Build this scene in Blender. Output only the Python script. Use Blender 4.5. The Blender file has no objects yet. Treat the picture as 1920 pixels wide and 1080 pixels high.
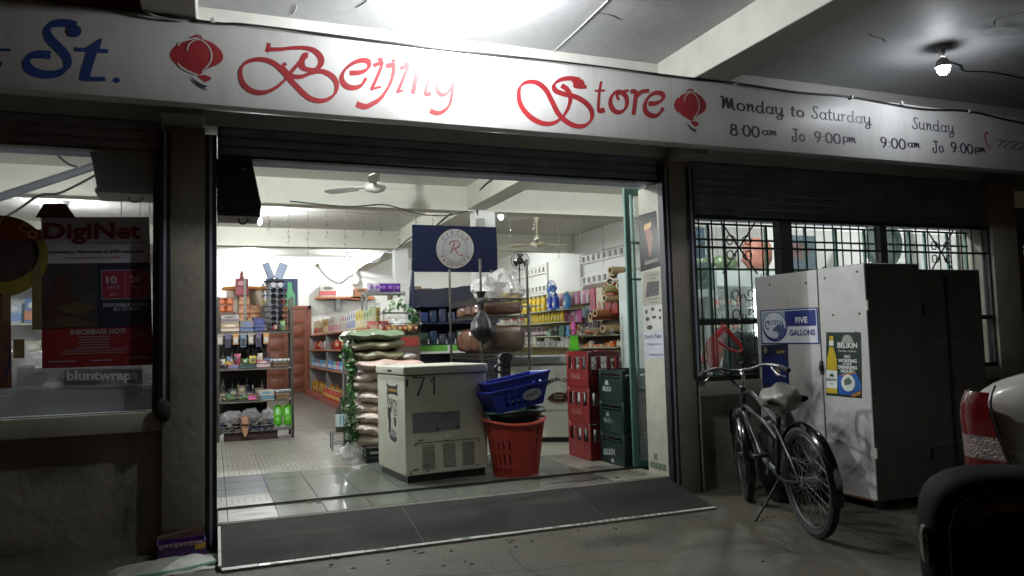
import bpy, bmesh, math, random
from mathutils import Vector, Matrix, noise
random.seed(7)
S = bpy.context.scene
COL = S.collection
R = math.radians
PI = math.pi

# ------------------------------------------------------------------ camera
FPX = 1425.46                      # focal length in pixels of the 1920 px wide photograph
CAMP = Vector((0.0, -5.6, 1.08))   # seated eye height, one step outside the kerb ramp
yaw, pit, rol = R(21.5434), R(3.9575), R(-1.5789)
_f = Vector((math.sin(yaw)*math.cos(pit), math.cos(yaw)*math.cos(pit), math.sin(pit)))
_r = Vector((math.cos(yaw), -math.sin(yaw), 0))
_u = _r.cross(_f)
CR = math.cos(rol)*_r + math.sin(rol)*_u
CU = -math.sin(rol)*_r + math.cos(rol)*_u
cam_d = bpy.data.cameras.new('camera')
cam = bpy.data.objects.new('camera', cam_d); COL.objects.link(cam)
cam_d.sensor_width = 36; cam_d.lens = FPX*36/1920
cam_d.clip_start = 0.05; cam_d.clip_end = 500
mw = Matrix((CR, CU, -_f)).transposed().to_4x4(); mw.translation = CAMP
cam.matrix_world = mw
S.camera = cam

# ------------------------------------------------------------------ world and exposure (night)
w = bpy.data.worlds.new('World'); S.world = w; w.use_nodes = True
wn = w.node_tree.nodes; wl = w.node_tree.links
bg = wn['Background']; sky = wn.new('ShaderNodeTexSky'); sky.sky_type = 'NISHITA'
sky.sun_disc = False; sky.sun_elevation = R(0.5); sky.sun_rotation = R(200)
wl.new(sky.outputs[0], bg.inputs[0]); bg.inputs[1].default_value = 0.012
S.view_settings.view_transform = 'Standard'; S.view_settings.look = 'None'
S.view_settings.gamma = 1; S.view_settings.exposure = 0.0
try: S.view_settings.use_curve_mapping = False
except Exception: pass
S.render.engine = 'CYCLES'
S.cycles.max_bounces = 6; S.cycles.diffuse_bounces = 4; S.cycles.glossy_bounces = 3
S.cycles.transmission_bounces = 4; S.cycles.transparent_max_bounces = 12
S.cycles.caustics_reflective = False; S.cycles.caustics_refractive = False
S.cycles.use_denoising = True
S.cycles.sample_clamp_indirect = 3

# lamp power: every lamp in the place is a glowing bulb (see light_bulb below)
P_OUT, P_OUT2, P_IN = 590.0, 130.0, 640.0

def at(px, py, ax, val):
    """point where the sight line of a pixel of the photograph meets a real plane of the place"""
    d = CR*(px-960) + CU*(540-py) + _f*FPX
    i = 'xyz'.index(ax); t = (val-CAMP[i])/d[i]
    return CAMP + d*t

# ------------------------------------------------------------------ materials
def srgb(h):
    h = h.lstrip('#'); o = []
    for i in (0, 2, 4):
        c = int(h[i:i+2], 16)/255
        o.append(c/12.92 if c <= .04045 else ((c+.055)/1.055)**2.4)
    return tuple(o)
_m = {}
def mat(name, col, rough=.6, metal=0., var=.12, vs=5., bump=0., bs=60., emit=0., alpha=1., trans=0., coat=0., streak=0, dirt=0., dcol='4a4236', ds=2.5, spec=.5):
    if name in _m: return _m[name]
    if isinstance(col, str): col = srgb(col)
    m = bpy.data.materials.new(name); m.use_nodes = True; _m[name] = m
    n = m.node_tree.nodes; l = m.node_tree.links; b = n['Principled BSDF']
    b.inputs['Roughness'].default_value = rough; b.inputs['Metallic'].default_value = metal
    b.inputs['Specular IOR Level'].default_value = spec
    if coat: b.inputs['Coat Weight'].default_value = coat; b.inputs['Coat Roughness'].default_value = .08
    if alpha < 1: b.inputs['Alpha'].default_value = alpha
    if trans: b.inputs['Transmission Weight'].default_value = trans
    tc = n.new('ShaderNodeTexCoord')
    nz = n.new('ShaderNodeTexNoise'); nz.inputs['Scale'].default_value = vs; nz.inputs['Detail'].default_value = 5
    l.new(tc.outputs['Object'], nz.inputs['Vector'])
    mp = n.new('ShaderNodeMapRange'); mp.inputs[1].default_value = .3; mp.inputs[2].default_value = .7
    l.new(nz.outputs[0], mp.inputs[0])
    mx = n.new('ShaderNodeMix'); mx.data_type = 'RGBA'
    a = tuple(min(1, c*(1-var)) for c in col); c2 = tuple(min(1, c*(1+var)) for c in col)
    mx.inputs['A'].default_value = (*a, 1); mx.inputs['B'].default_value = (*c2, 1)
    l.new(mp.outputs[0], mx.inputs['Factor']); out = mx.outputs['Result']
    if dirt:
        n2 = n.new('ShaderNodeTexNoise'); n2.inputs['Scale'].default_value = ds; n2.inputs['Detail'].default_value = 9
        n2.inputs['Roughness'].default_value = .68
        if streak:
            ms_ = n.new('ShaderNodeMapping'); ms_.inputs['Scale'].default_value = (1, 1, streak); l.new(tc.outputs['Object'], ms_.inputs[0]); l.new(ms_.outputs[0], n2.inputs['Vector'])
        else: l.new(tc.outputs['Object'], n2.inputs['Vector'])
        r2 = n.new('ShaderNodeMapRange'); r2.inputs[1].default_value = .5; r2.inputs[2].default_value = .78
        r2.inputs[4].default_value = dirt; l.new(n2.outputs[0], r2.inputs[0])
        m2 = n.new('ShaderNodeMix'); m2.data_type = 'RGBA'; m2.inputs['B'].default_value = (*srgb(dcol), 1)
        l.new(r2.outputs[0], m2.inputs['Factor']); l.new(out, m2.inputs['A']); out = m2.outputs['Result']
    l.new(out, b.inputs['Base Color'])
    if emit:
        b.inputs['Emission Color'].default_value = (*col, 1); b.inputs['Emission Strength'].default_value = emit
    if bump:
        n3 = n.new('ShaderNodeTexNoise'); n3.inputs['Scale'].default_value = bs; n3.inputs['Detail'].default_value = 6
        l.new(tc.outputs['Object'], n3.inputs['Vector'])
        bp = n.new('ShaderNodeBump'); bp.inputs['Strength'].default_value = min(1, bump); bp.inputs['Distance'].default_value = .01
        l.new(n3.outputs[0], bp.inputs['Height']); l.new(bp.outputs[0], b.inputs['Normal'])
    return m
def C(h, rough=.5, **k):
    key = 'paint_%s_%d' % (h, int(rough*100)) + ('_'.join('%s%s' % (a, str(b).replace('.', '')) for a, b in k.items()))
    return mat(key, h, rough, **k)

WHITE_P = mat('painted_concrete_white', 'cfcfc8', .55, var=.05, bump=.25, bs=25, dirt=.25, dcol='8a867a', ds=3)
FASCIA = mat('fascia_paint', 'c3c4c3', .42, var=.04, bump=.05, bs=45, dirt=.4, dcol='98948a', ds=5, streak=.12)
CEIL_O = mat('canopy_ceiling_paint', 'aeb0b2', .62, spec=.3, var=.08, bump=.3, bs=14, dirt=.45, dcol='7c7c74', ds=5)
CEIL_I = mat('shop_ceiling_paint', 'd4d2cc', .6, var=.05, bump=.2, bs=8, dirt=.1, dcol='a8a498')
WALL_I = mat('shop_wall_paint', 'd6d6d0', .6, var=.03, bump=.1, bs=20, dirt=.12, dcol='aaa698')
GROUND = mat('worn_concrete_ground', '464236', .72, var=.3, vs=1.1, bump=.8, bs=38, dirt=.9, dcol='312e28', ds=4.5)
PLASTER = mat('stained_plaster', '848074', .8, var=.12, vs=3, bump=.5, bs=14, dirt=.6, dcol='54504a', ds=2.2)
SHUTMET = mat('glare_lifted_shutter_metal', '8c92a4', .55, metal=.3, var=.2, bump=.1)  # lamp glare over the shutters put into a lighter blue-grey base colour
BLACKP = mat('black_painted_steel', '17181a', .45, var=.2, bump=.1)
IRON = mat('black_wrought_iron', '131413', .5, var=.2, bump=.2)
TEAL = mat('teal_aluminium', '4d7268', .45, metal=.2, var=.15, bump=.1, dirt=.3, dcol='39433c')
CHROME = mat('worn_chrome', 'b8b8b8', .2, metal=1, var=.1, dirt=.25, dcol='5a5550', ds=12)
STEEL = mat('grey_steel', '8b8d8c', .4, metal=.8, var=.15)
DKSTEEL = mat('dark_steel', '3c3a38', .45, metal=.6, var=.2)
WOODD = mat('brown_varnished_wood', '6f3a24', .4, var=.25, vs=14, bump=.1)
WOODS = mat('shelf_wood', 'a8623c', .55, var=.2, vs=8)
GLASS = mat('window_glass', 'dfe8e4', .05, var=0, alpha=.13)
CLEARP = mat('clear_plastic_film', 'd8d8d6', .15, var=.1, alpha=.28, bump=.6, bs=30, spec=.8)
HAZEP = mat('milky_plastic_film', 'c8c6c0', .25, var=.1, alpha=.78, bump=.7, bs=25, spec=.8)
CARD = mat('brown_cardboard', '8c6a48', .8, var=.12, bump=.1)
RUBBER = mat('tyre_rubber', '1c1b1a', .8, var=.2, bump=.4, bs=80)
BLKPL = mat('black_plastic', '141414', .35, var=.15)

def smudge_mat(name, col, a):
    m = bpy.data.materials.new(name); m.use_nodes = True; n = m.node_tree.nodes; l = m.node_tree.links; b = n['Principled BSDF']
    b.inputs['Base Color'].default_value = (*srgb(col), 1); b.inputs['Roughness'].default_value = .8
    tc = n.new('ShaderNodeTexCoord'); gr = n.new('ShaderNodeTexGradient'); gr.gradient_type = 'SPHERICAL'; l.new(tc.outputs['Object'], gr.inputs[0])
    nz = n.new('ShaderNodeTexNoise'); nz.inputs['Scale'].default_value = 3; nz.inputs['Detail'].default_value = 8; l.new(tc.outputs['Object'], nz.inputs['Vector'])
    mr = n.new('ShaderNodeMapRange'); mr.inputs[1].default_value = .25; mr.inputs[2].default_value = .75; l.new(nz.outputs[0], mr.inputs[0])
    mu = n.new('ShaderNodeMath'); mu.operation = 'MULTIPLY'; l.new(gr.outputs['Fac'], mu.inputs[0]); l.new(mr.outputs[0], mu.inputs[1])
    m2 = n.new('ShaderNodeMath'); m2.operation = 'MULTIPLY'; m2.use_clamp = True; m2.inputs[1].default_value = a; l.new(mu.outputs[0], m2.inputs[0]); l.new(m2.outputs[0], b.inputs['Alpha'])
    return m
# ------------------------------------------------------------------ geometry builder
class G:
    def __init__(s): s.v = []; s.f = []; s.m = []
    def addv(s, pts):
        b = len(s.v); s.v += [tuple(p) for p in pts]; return b
    def face(s, idx, m=0): s.f.append(tuple(idx)); s.m.append(m)
    def box(s, x0, x1, y0, y1, z0, z1, m=0):
        b = s.addv([(x0,y0,z0),(x1,y0,z0),(x1,y1,z0),(x0,y1,z0),(x0,y0,z1),(x1,y0,z1),(x1,y1,z1),(x0,y1,z1)])
        for q in ((0,3,2,1),(4,5,6,7),(0,1,5,4),(1,2,6,5),(2,3,7,6),(3,0,4,7)): s.face([b+i for i in q], m)
        return s
    def hexa(s, p, m=0):
        b = s.addv(p)
        for q in ((0,3,2,1),(4,5,6,7),(0,1,5,4),(1,2,6,5),(2,3,7,6),(3,0,4,7)): s.face([b+i for i in q], m)
        return s
    def cyl(s, p0, p1, r0, r1=None, n=12, m=0, caps=True):
        if r1 is None: r1 = r0
        p0 = Vector(p0); p1 = Vector(p1); d = (p1-p0).normalized()
        a = d.orthogonal().normalized(); c = d.cross(a)
        b = s.addv([p0+(a*math.cos(2*PI*i/n)+c*math.sin(2*PI*i/n))*r0 for i in range(n)])
        e = s.addv([p1+(a*math.cos(2*PI*i/n)+c*math.sin(2*PI*i/n))*r1 for i in range(n)])
        for i in range(n): j = (i+1) % n; s.face((b+i, b+j, e+j, e+i), m)
        if caps: s.face([b+i for i in range(n)][::-1], m); s.face([e+i for i in range(n)], m)
        return s
    def tube(s, pts, r, n=8, m=0, closed=False, rs=None):
        pts = [Vector(p) for p in pts]; k = len(pts); rings = []
        a = None
        for i, p in enumerate(pts):
            if closed: d = pts[(i+1) % k]-pts[i-1]
            else: d = pts[min(i+1, k-1)]-pts[max(i-1, 0)]
            d.normalize()
            if a is None: a = d.orthogonal().normalized()
            else:
                a = a-d*a.dot(d)
                a = a.normalized() if a.length > 1e-6 else d.orthogonal().normalized()
            c = d.cross(a); rr = rs[i] if rs else r
            rings.append(s.addv([p+(a*math.cos(2*PI*j/n)+c*math.sin(2*PI*j/n))*rr for j in range(n)]))
        for i in range(k if closed else k-1):
            A = rings[i]; B = rings[(i+1) % k]
            for j in range(n): q = (j+1) % n; s.face((A+j, A+q, B+q, B+j), m)
        if not closed:
            s.face([rings[0]+j for j in range(n)][::-1], m); s.face([rings[-1]+j for j in range(n)], m)
        return s
    def lathe(s, prof, c=(0,0,0), n=14, m=0, sx=1, sy=1, ms=None, cap=True):
        rings = []
        for r, z in prof:
            rings.append(s.addv([(c[0]+r*sx*math.cos(2*PI*i/n), c[1]+r*sy*math.sin(2*PI*i/n), c[2]+z) for i in range(n)]))
        for k in range(len(prof)-1):
            for i in range(n):
                j = (i+1) % n; s.face((rings[k]+i, rings[k]+j, rings[k+1]+j, rings[k+1]+i), ms[k] if ms else m)
        if cap:
            s.face([rings[0]+i for i in range(n)][::-1], ms[0] if ms else m); s.face([rings[-1]+i for i in range(n)], ms[-1] if ms else m)
        return s
    def grid(s, fn, nu, nv, m=0, cu=False):
        b = s.addv([fn(i/(nu if cu else nu-1), j/(nv-1)) for j in range(nv) for i in range(nu)])
        for j in range(nv-1):
            for i in range(nu if cu else nu-1):
                q = (i+1) % nu; s.face((b+j*nu+i, b+j*nu+q, b+(j+1)*nu+q, b+(j+1)*nu+i), m)
        return s
    def poly(s, pts, m=0): b = s.addv(pts); s.face(range(b, b+len(pts)), m); return s
    def prism(s, poly, axis, a, b_, m=0):
        def P(u, v, t): return {'x': (t,u,v), 'y': (u,t,v), 'z': (u,v,t)}[axis]
        n = len(poly); A = s.addv([P(u, v, a) for u, v in poly]); B = s.addv([P(u, v, b_) for u, v in poly])
        for i in range(n): j = (i+1) % n; s.face((A+i, A+j, B+j, B+i), m)
        s.face([A+i for i in range(n)][::-1], m); s.face([B+i for i in range(n)], m); return s
    def blob(s, c, rx, ry, rz, nu=12, nv=8, m=0, e=1., jit=0., seed=0, fn=None):
        """superellipsoid; e<1 boxier, e>1 pointier, jit crumples it"""
        def sg(x, p): return math.copysign(abs(x)**p, x)
        def F(u, v):
            th = u*2*PI; ph = (v-.5)*PI*.998
            x = sg(math.cos(ph), e)*sg(math.cos(th), e); y = sg(math.cos(ph), e)*sg(math.sin(th), e); z = sg(math.sin(ph), e)
            k = 1+jit*noise.noise(Vector((x*2.3+seed*3.1, y*2.3, z*2.3+seed)))*2
            p = Vector((x*rx*k, y*ry*k, z*rz*k))
            if fn: p = Vector(fn(p))
            return (c[0]+p.x, c[1]+p.y, c[2]+p.z)
        return s.grid(F, nu, nv, m, cu=True)
    def xf(s, M):
        s.v = [tuple(M @ Vector(p)) for p in s.v]; return s
    def mesh(s, name, mats, bev=0., seg=1, smooth=True, ang=38, calc=True):
        me = bpy.data.meshes.new(name); me.from_pydata(s.v, [], s.f)
        if not isinstance(mats, (list, tuple)): mats = [mats]
        for q in mats: me.materials.append(q)
        me.polygons.foreach_set('material_index', s.m)
        if bev or calc:
            bm = bmesh.new(); bm.from_mesh(me)
            if calc: bmesh.ops.recalc_face_normals(bm, faces=bm.faces)
            if bev:
                es = [e for e in bm.edges if len(e.link_faces) == 2 and e.calc_face_angle(0) > R(35)]
                bmesh.ops.bevel(bm, geom=es, offset=bev, segments=seg, affect='EDGES', profile=.6)
            bm.to_mesh(me); bm.free()
        if smooth:
            me.polygons.foreach_set('use_smooth', [True]*len(me.polygons)); me.set_sharp_from_angle(angle=R(ang))
        me.update(); return me
    def build(s, name, mats, parent=None, **k):
        return link(name, s.mesh(name, mats, **k), parent)

def link(name, me, parent=None, loc=None, rz=None):
    o = bpy.data.objects.new(name, me); COL.objects.link(o)
    if parent: o.parent = parent
    if loc is not None: o.location = loc
    if rz is not None: o.rotation_euler = (0, 0, rz)
    return o
def tag(o, label, cat, group=None, kind=None):
    o['label'] = label; o['category'] = cat
    if group: o['group'] = group
    if kind: o['kind'] = kind
    return o
def struct(o): o['kind'] = 'structure'; return o
def thing(name, label, cat, loc=(0,0,0), rz=0., group=None):
    o = bpy.data.objects.new(name, None); COL.objects.link(o); o.empty_display_size = .1
    o.location = loc; o.rotation_euler = (0, 0, rz)
    return tag(o, label, cat, group)
def kids(o): return [c for c in ALLC.get(o.name, [])]
def dup(root, loc, rz=None, label=None, children=()):
    r = root.copy(); COL.objects.link(r); r.location = loc
    if rz is not None: r.rotation_euler = (0, 0, rz)
    if label: r['label'] = label
    def rec(src, dst):
        for ch in src.children:
            c = ch.copy(); COL.objects.link(c); c.parent = dst; rec(ch, c)
    rec(root, r); return r
_nw = ['first','second','third','fourth','fifth','sixth','seventh','eighth','ninth','tenth','eleventh','twelfth','thirteenth','fourteenth','fifteenth','sixteenth','seventeenth','eighteenth','nineteenth','twentieth']
def nth(i): return _nw[i] if i < 20 else ('thirtieth' if i == 29 else 'twenty-'+_nw[i-20])

def smudge(name, m, parent, loc, a, b_, axis='z'):
    g = G(); P = [(-1,-1),(1,-1),(1,1),(-1,1)]
    g.poly([(u, v, 0) if axis == 'z' else ((0, u, v) if axis == 'x' else (u, 0, v)) for u, v in P])
    o = g.build(name, m, parent, smooth=False, calc=False); o.location = loc; o.scale = (a, b_, 1) if axis == 'z' else ((1, a, b_) if axis == 'x' else (a, 1, b_)); return o
# text -> mesh (flat lettering), fitted into width w and height h, centred, in the local xz plane facing -y
_tc = {}
def text_mesh(txt, bold=0., shear=0.):
    key = (txt, bold, shear)
    if key not in _tc:
        cu = bpy.data.curves.new('t', 'FONT'); cu.body = txt; cu.size = 1; cu.offset = bold; cu.shear = shear; cu.resolution_u = 3
        o = bpy.data.objects.new('t', cu); me = bpy.data.meshes.new_from_object(o)
        _tc[key] = ([tuple(v.co) for v in me.vertices], [tuple(p.vertices) for p in me.polygons])
        bpy.data.objects.remove(o); bpy.data.meshes.remove(me); bpy.data.curves.remove(cu)
    return _tc[key]
def gtext(g, txt, cx, cz, w_=None, h=None, bold=.0, shear=0., m=0, y=0., rot=0., fn=None):
    v, f = text_mesh(txt, bold, shear)
    if not v: return g
    x0 = min(p[0] for p in v); x1 = max(p[0] for p in v); z0 = min(p[1] for p in v); z1 = max(p[1] for p in v)
    sx = (w_/(x1-x0)) if w_ else None; sz = (h/(z1-z0)) if h else None
    if sx is None: sx = sz
    if sz is None: sz = sx
    pts = []
    for p in v:
        X = (p[0]-(x0+x1)/2)*sx; Z = (p[1]-(z0+z1)/2)*sz
        if rot: X, Z = X*math.cos(rot)-Z*math.sin(rot), X*math.sin(rot)+Z*math.cos(rot)
        pts.append(fn(cx+X, cz+Z) if fn else (cx+X, y, cz+Z))
    b = g.addv(pts)
    for q in f: g.face([b+i for i in q], m)
    return g
def garc(g, txt, cx, cz, r, a0, a1, h, bold=.02, m=0, y=0., inward=False):
    """letters along an arc, angles in degrees measured clockwise from the top"""
    n = len(txt)
    for i, ch in enumerate(txt):
        if ch == ' ': continue
        a = R(a0+(a1-a0)*(i/(n-1)))
        x = cx+r*math.sin(a); z = cz+r*math.cos(a)
        gtext(g, ch, x, z, None, h*(1 if ch not in '.-' else .3), bold, 0, m, y, (-a if not inward else -a+PI))
    return g
def crom(pts, k=6, closed=False):
    if len(pts) < 3: return pts
    out = []; n = len(pts)
    for i in range(n if closed else n-1):
        p = [pts[(i+d) % n] if closed else pts[max(0, min(n-1, i+d))] for d in (-1, 0, 1, 2)]
        for j in range(k):
            t = j/k
            out.append(tuple(.5*((2*b)+(-a+c)*t+(2*a-5*b+4*c-d)*t*t+(-a+3*b-3*c+d)*t**3) for a, b, c, d in zip(*p)))
    if not closed: out.append(tuple(pts[-1]))
    return out
def ribbon(g, pts, w_, fn, m=0, nib=None, closed=False, k=6, taper=False):
    """flat painted stroke; pts in 2-D, fn maps 2-D to the painted plane; nib=(angle, thin) gives a pen-like swell"""
    p = crom([tuple(map(float, q[:2])) for q in pts], k, closed); n = len(p); L = []; Rr = []
    for i in range(n):
        a = p[(i-1) % n] if (closed or i > 0) else p[0]; b = p[(i+1) % n] if (closed or i < n-1) else p[-1]
        dx, dy = b[0]-a[0], b[1]-a[1]; d = math.hypot(dx, dy) or 1; dx /= d; dy /= d
        ww = w_
        if nib: ww = w_*(nib[1]+(1-nib[1])*abs(math.sin(math.atan2(dy, dx)-nib[0])))
        if taper: ww *= max(.25, math.sin(PI*min(1, (i+.6)/n)))**.5
        L.append((p[i][0]-dy*ww/2, p[i][1]+dx*ww/2)); Rr.append((p[i][0]+dy*ww/2, p[i][1]-dx*ww/2))
    b = g.addv([fn(*q) for q in L]+[fn(*q) for q in Rr])
    for i in range(n if closed else n-1):
        j = (i+1) % n; g.face((b+i, b+j, b+n+j, b+n+i), m)
    return g
def ell(cx, cy, rx, ry, n=14, a0=0., a1=360.):
    return [(cx+rx*math.cos(R(a0+(a1-a0)*i/n)), cy+ry*math.sin(R(a0+(a1-a0)*i/n))) for i in range(n if a1-a0 >= 360 else n+1)]
def disc(g, cx, cy, rx, ry, fn, m=0, n=24): return g.poly([fn(*q) for q in ell(cx, cy, rx, ry, n)], m)
# ------------------------------------------------------------------ setting: ground, floor, ramp
def sheet(name, x0, x1, y0, y1, z0, z1, m, **k):
    return struct(G().box(x0, x1, y0, y1, z0, z1).build(name, m, **k))
sheet('ground', -40, 40, -40, 30, -.4, -.13, GROUND)

TILE_G = mat('green_glazed_tile', '60645b', .27, var=.1, vs=3, dirt=.35, dcol='4c4f44', ds=4)
TILE_W = mat('cream_relief_tile', '8b877c', .35, var=.1, vs=4, bump=.3, bs=30, dirt=.4, dcol='6e6a5c', ds=3)
TILE_P = mat('relief_tile_groove', '77736a', .5, var=.2, dirt=.4, dcol='4c483e')
TILE_D = mat('dark_grey_tile', '4a4c4e', .3, var=.12, vs=4, dirt=.3, dcol='3c3c38')
GROUT = mat('dark_grout', '3a3833', .9, var=.2)
# floor beyond the single tiles: the same grid carried on by the material
fm = bpy.data.materials.new('far_floor_tiles'); fm.use_nodes = True
n = fm.node_tree.nodes; l = fm.node_tree.links; b = n['Principled BSDF']; b.inputs['Roughness'].default_value = .32
tc = n.new('ShaderNodeTexCoord'); mpg = n.new('ShaderNodeMapping'); mpg.inputs['Location'].default_value = (-.09, -.12, 0)
br = n.new('ShaderNodeTexBrick'); br.offset = 0; br.inputs['Scale'].default_value = 1/.305*.5
br.inputs['Brick Width'].default_value = .5; br.inputs['Row Height'].default_value = .5; br.inputs['Mortar Size'].default_value = .012
br.inputs['Color1'].default_value = (*srgb('8b887c'), 1); br.inputs['Color2'].default_value = (*srgb('7d7a6e'), 1); br.inputs['Mortar'].default_value = (*srgb('4a463e'), 1)
nz = n.new('ShaderNodeTexNoise'); nz.inputs['Scale'].default_value = 5; nz.inputs['Detail'].default_value = 6
mx = n.new('ShaderNodeMix'); mx.data_type = 'RGBA'; mx.blend_type = 'MULTIPLY'; mx.inputs['Factor'].default_value = .5
l.new(tc.outputs['Object'], mpg.inputs[0]); l.new(mpg.outputs[0], br.inputs[0]); l.new(tc.outputs['Object'], nz.inputs['Vector'])
l.new(br.outputs[0], mx.inputs['A']); l.new(nz.outputs[0], mx.inputs['B']); l.new(mx.outputs['Result'], b.inputs['Base Color'])
sheet('shop_floor', -3.6, 6.92, -.48, 12.85, -.3, -.013, GROUT)
floor_far = struct(G().box(-3.6, -.215, .12, 12.85, -.012, 0).box(3.75, 6.92, .12, 12.85, -.012, 0).box(-.215, 3.75, 4.695, 12.85, -.012, 0).build('shop_floor', fm))

tiles = bpy.data.objects['shop_floor']
def tile_mesh(kind, wx=.305, wy=.305):
    g = G(); t = .0025; x0, x1, y0, y1 = t, wx-t, t, wy-t
    g.box(x0, x1, y0, y1, -.012, 0)
    if kind == 'relief':   # raised meander lines
        def F(u, v): return (u*wx, v*wy, .0018)
        for d in (.12, .26, .4):
            pts = [(d, .08), (d, .62-d*.2), (d+.06, .78-d*.5), (.5, .84-d*.5), (.94-d, .78-d*.5), (1-d, .62-d*.2), (1-d, .08)]
            ribbon(g, [(a, c) for a, c in pts], .03, F, 1, k=2)
    return g.mesh('tile_'+kind, {'plain': [TILE_G], 'relief': [TILE_W, TILE_P], 'dark': [TILE_D], 'cream': [TILE_W]}[kind], smooth=False)
_tm = {k: tile_mesh(k) for k in ('plain', 'relief', 'dark', 'cream')}
for i in range(-1, 12):
    for j in range(15):
        x = .09+.305*i; y = .12+.305*j
        k = 'plain' if (j < 4 and 0 < i < 9) else 'relief'
        if i <= 0 and 1 <= j <= 3: k = 'dark'
        if i in (4, 5, 6) and j == 4: k = 'plain'
        o = link('tile', _tm[k], tiles, (x+random.uniform(-.0008, .0008), y, random.uniform(-.001, .0008)))
        if k == 'relief' and (i+j) % 2: o.rotation_euler = (0, 0, PI); o.location.x += .305; o.location.y += .305
# the sill row between the door track and the ramp, and the sliver behind the track
def part_tile(x0, x1, y0, y1, m): return G().box(.0025, x1-x0-.0025, .0025, y1-y0-.0025, -.012, 0).build('tile', m, tiles)
for i in range(-1, 11):
    x = .09+.305*i
    for (y0, y1) in ((0.005, .12), (-.44, -.165), (-.165, -.06)):
        x0 = max(x, .03) if y0 < 0 else x; x1 = min(x+.305, 3.29) if y0 < 0 else x+.305
        if x1-x0 < .03: continue
        o = part_tile(x0, x1, y0, y1, TILE_W if (i < 1 or i > 8) else TILE_G); o.location = (x0, y0, 0)
tag(G().box(.03, 3.9, -.06, 0, -.012, .004, 0).box(.03, 3.9, -.04, -.034, .004, .012, 0).box(.03, 3.9, -.026, -.02, .004, .012).build('door_track', DKSTEEL),
    'dark metal sliding door track set into the floor tiles', 'door track')

RAMP = mat('dark_ramp_coating', '262423', .85, spec=.2, var=.14, vs=2.5, bump=.35, bs=70, dirt=.4, dcol='33302c', ds=3)
RAMPLIP = mat('ramp_mortar_lip', '6f6a60', .8, var=.15, bump=.4)
g = G(); x0, x1 = .045, 3.26
g.hexa([(x0,-1.07,-.129),(x1,-1.07,-.129),(x1,-.48,-.129),(x0,-.48,-.129),(x0,-1.07,-.116),(x1,-1.07,-.116),(x1,-.48,-.006),(x0,-.48,-.006)])
ramp = struct(g.build('ramp', RAMP, smooth=False))
G().box(.03, 3.29, -.478, -.441, -.125, -.002).build('mortar_lip', RAMPLIP, ramp, bev=.004)
ET = mat('white_edge_tile', 'b9b8b0', .3, var=.08, dirt=.35, dcol='77756a', ds=8)
EG = mat('green_edge_tile_square', '5b6d5e', .35, var=.1)
x = .045; k = 0
while x < 3.24:
    wd = min(random.choice((.13, .19, .2, .21)), 3.26-x)
    g = G().box(0, wd-.004, 0, .032, 0, .014, 0)
    if k % 3 == 1 and wd > .12:
        g.box(.3*wd, .55*wd, .006, .026, .014, .0152, 1)
    if x > 2.1 and x < 2.9:
        for q in (.12, .36, .6, .84): g.box(wd*q-.014, wd*q+.014, .006, .026, .014, .0152, 1)
    o = g.build('edge_tile', [ET, EG], ramp, smooth=False); o.location = (x, -1.103, -.129); o.rotation_euler = (R(random.uniform(3, 9)), 0, 0)
    x += wd; k += 1
for k in range(3):
    y0 = -1.07+.19*k; g = G().box(0, .016, 0, .186, 0, .02, 0)
    o = g.build('edge_tile', [ET], ramp, smooth=False); o.location = (.028, y0, -.118+.035*k); o.rotation_euler = (R(10.5), 0, 0)
gr_o = bpy.data.objects['ground']; rr = random.Random(4)
for (x, y, dx, dy, n_) in ((.3, -1.5, .22, -.05, 12), (3.0, -1.6, .12, -.16, 9), (-1.4, -1.2, .2, -.03, 8), (1.6, -1.35, -.02, -.2, 8)):
    P = [(x+dx*i+rr.uniform(-.04, .04), y+dy*i+rr.uniform(-.04, .04)) for i in range(n_)]
    g = G(); ribbon(g, P, .006, lambda u, v: (u, v, -.1292), k=3, taper=True); g.build('crack', C('1f1d1a', .9), gr_o, smooth=False)
OILS = smudge_mat('old_oil_stain', '2a2822', .7)
for (x, y, a, b_) in ((.9, -1.9, .3, .14), (2.3, -1.5, .2, .1), (2.0, -2.4, .4, .15), (3.6, -2.4, .3, .2), (-.7, -1.5, .25, .1), (2.9, -2.1, .12, .08)):
    smudge('oil_stain', OILS, gr_o, (x, y, -.1291), a*1.5, b_*1.6)

RST = smudge_mat('ramp_dust', '5c584e', .6); RSD = smudge_mat('ramp_scuff', '22201e', .7)
for (x, t, a, b_, m) in ((.6,.4,.4,.1,RST),(1.3,.7,.5,.12,RSD),(2.1,.3,.45,.12,RST),(2.8,.5,.4,.15,RSD),(.35,.75,.25,.08,RSD),(1.7,.2,.3,.06,RSD)):
    o = smudge('scuff', m, ramp, (x, -.48-.59*t, -.0045-.1105*t), a, b_); o.rotation_euler = (R(10.55), 0, 0)
for x in (1.18, 2.42): o = G().box(-.002,.002,-.29,.29,0,.0012).build('mat_seam', C('2a2826'), ramp); o.location = (x, -.775, -.0605); o.rotation_euler = (R(10.55), 0, 0)
for (x, y, a, b_) in ((.25,-.3,.12,.06),(.2,-.1,.1,.05),(1.6,.2,.3,.1),(2.6,-.3,.3,.08)): smudge('floor_dirt', RSD, tiles, (x, y, .0035), a, b_)

# ------------------------------------------------------------------ canopy, fascia, facade
CZ = 3.27
ceiling = sheet('canopy_ceiling', -7, 10, -8.2, -.48, CZ, CZ+.15, CEIL_O)
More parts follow.
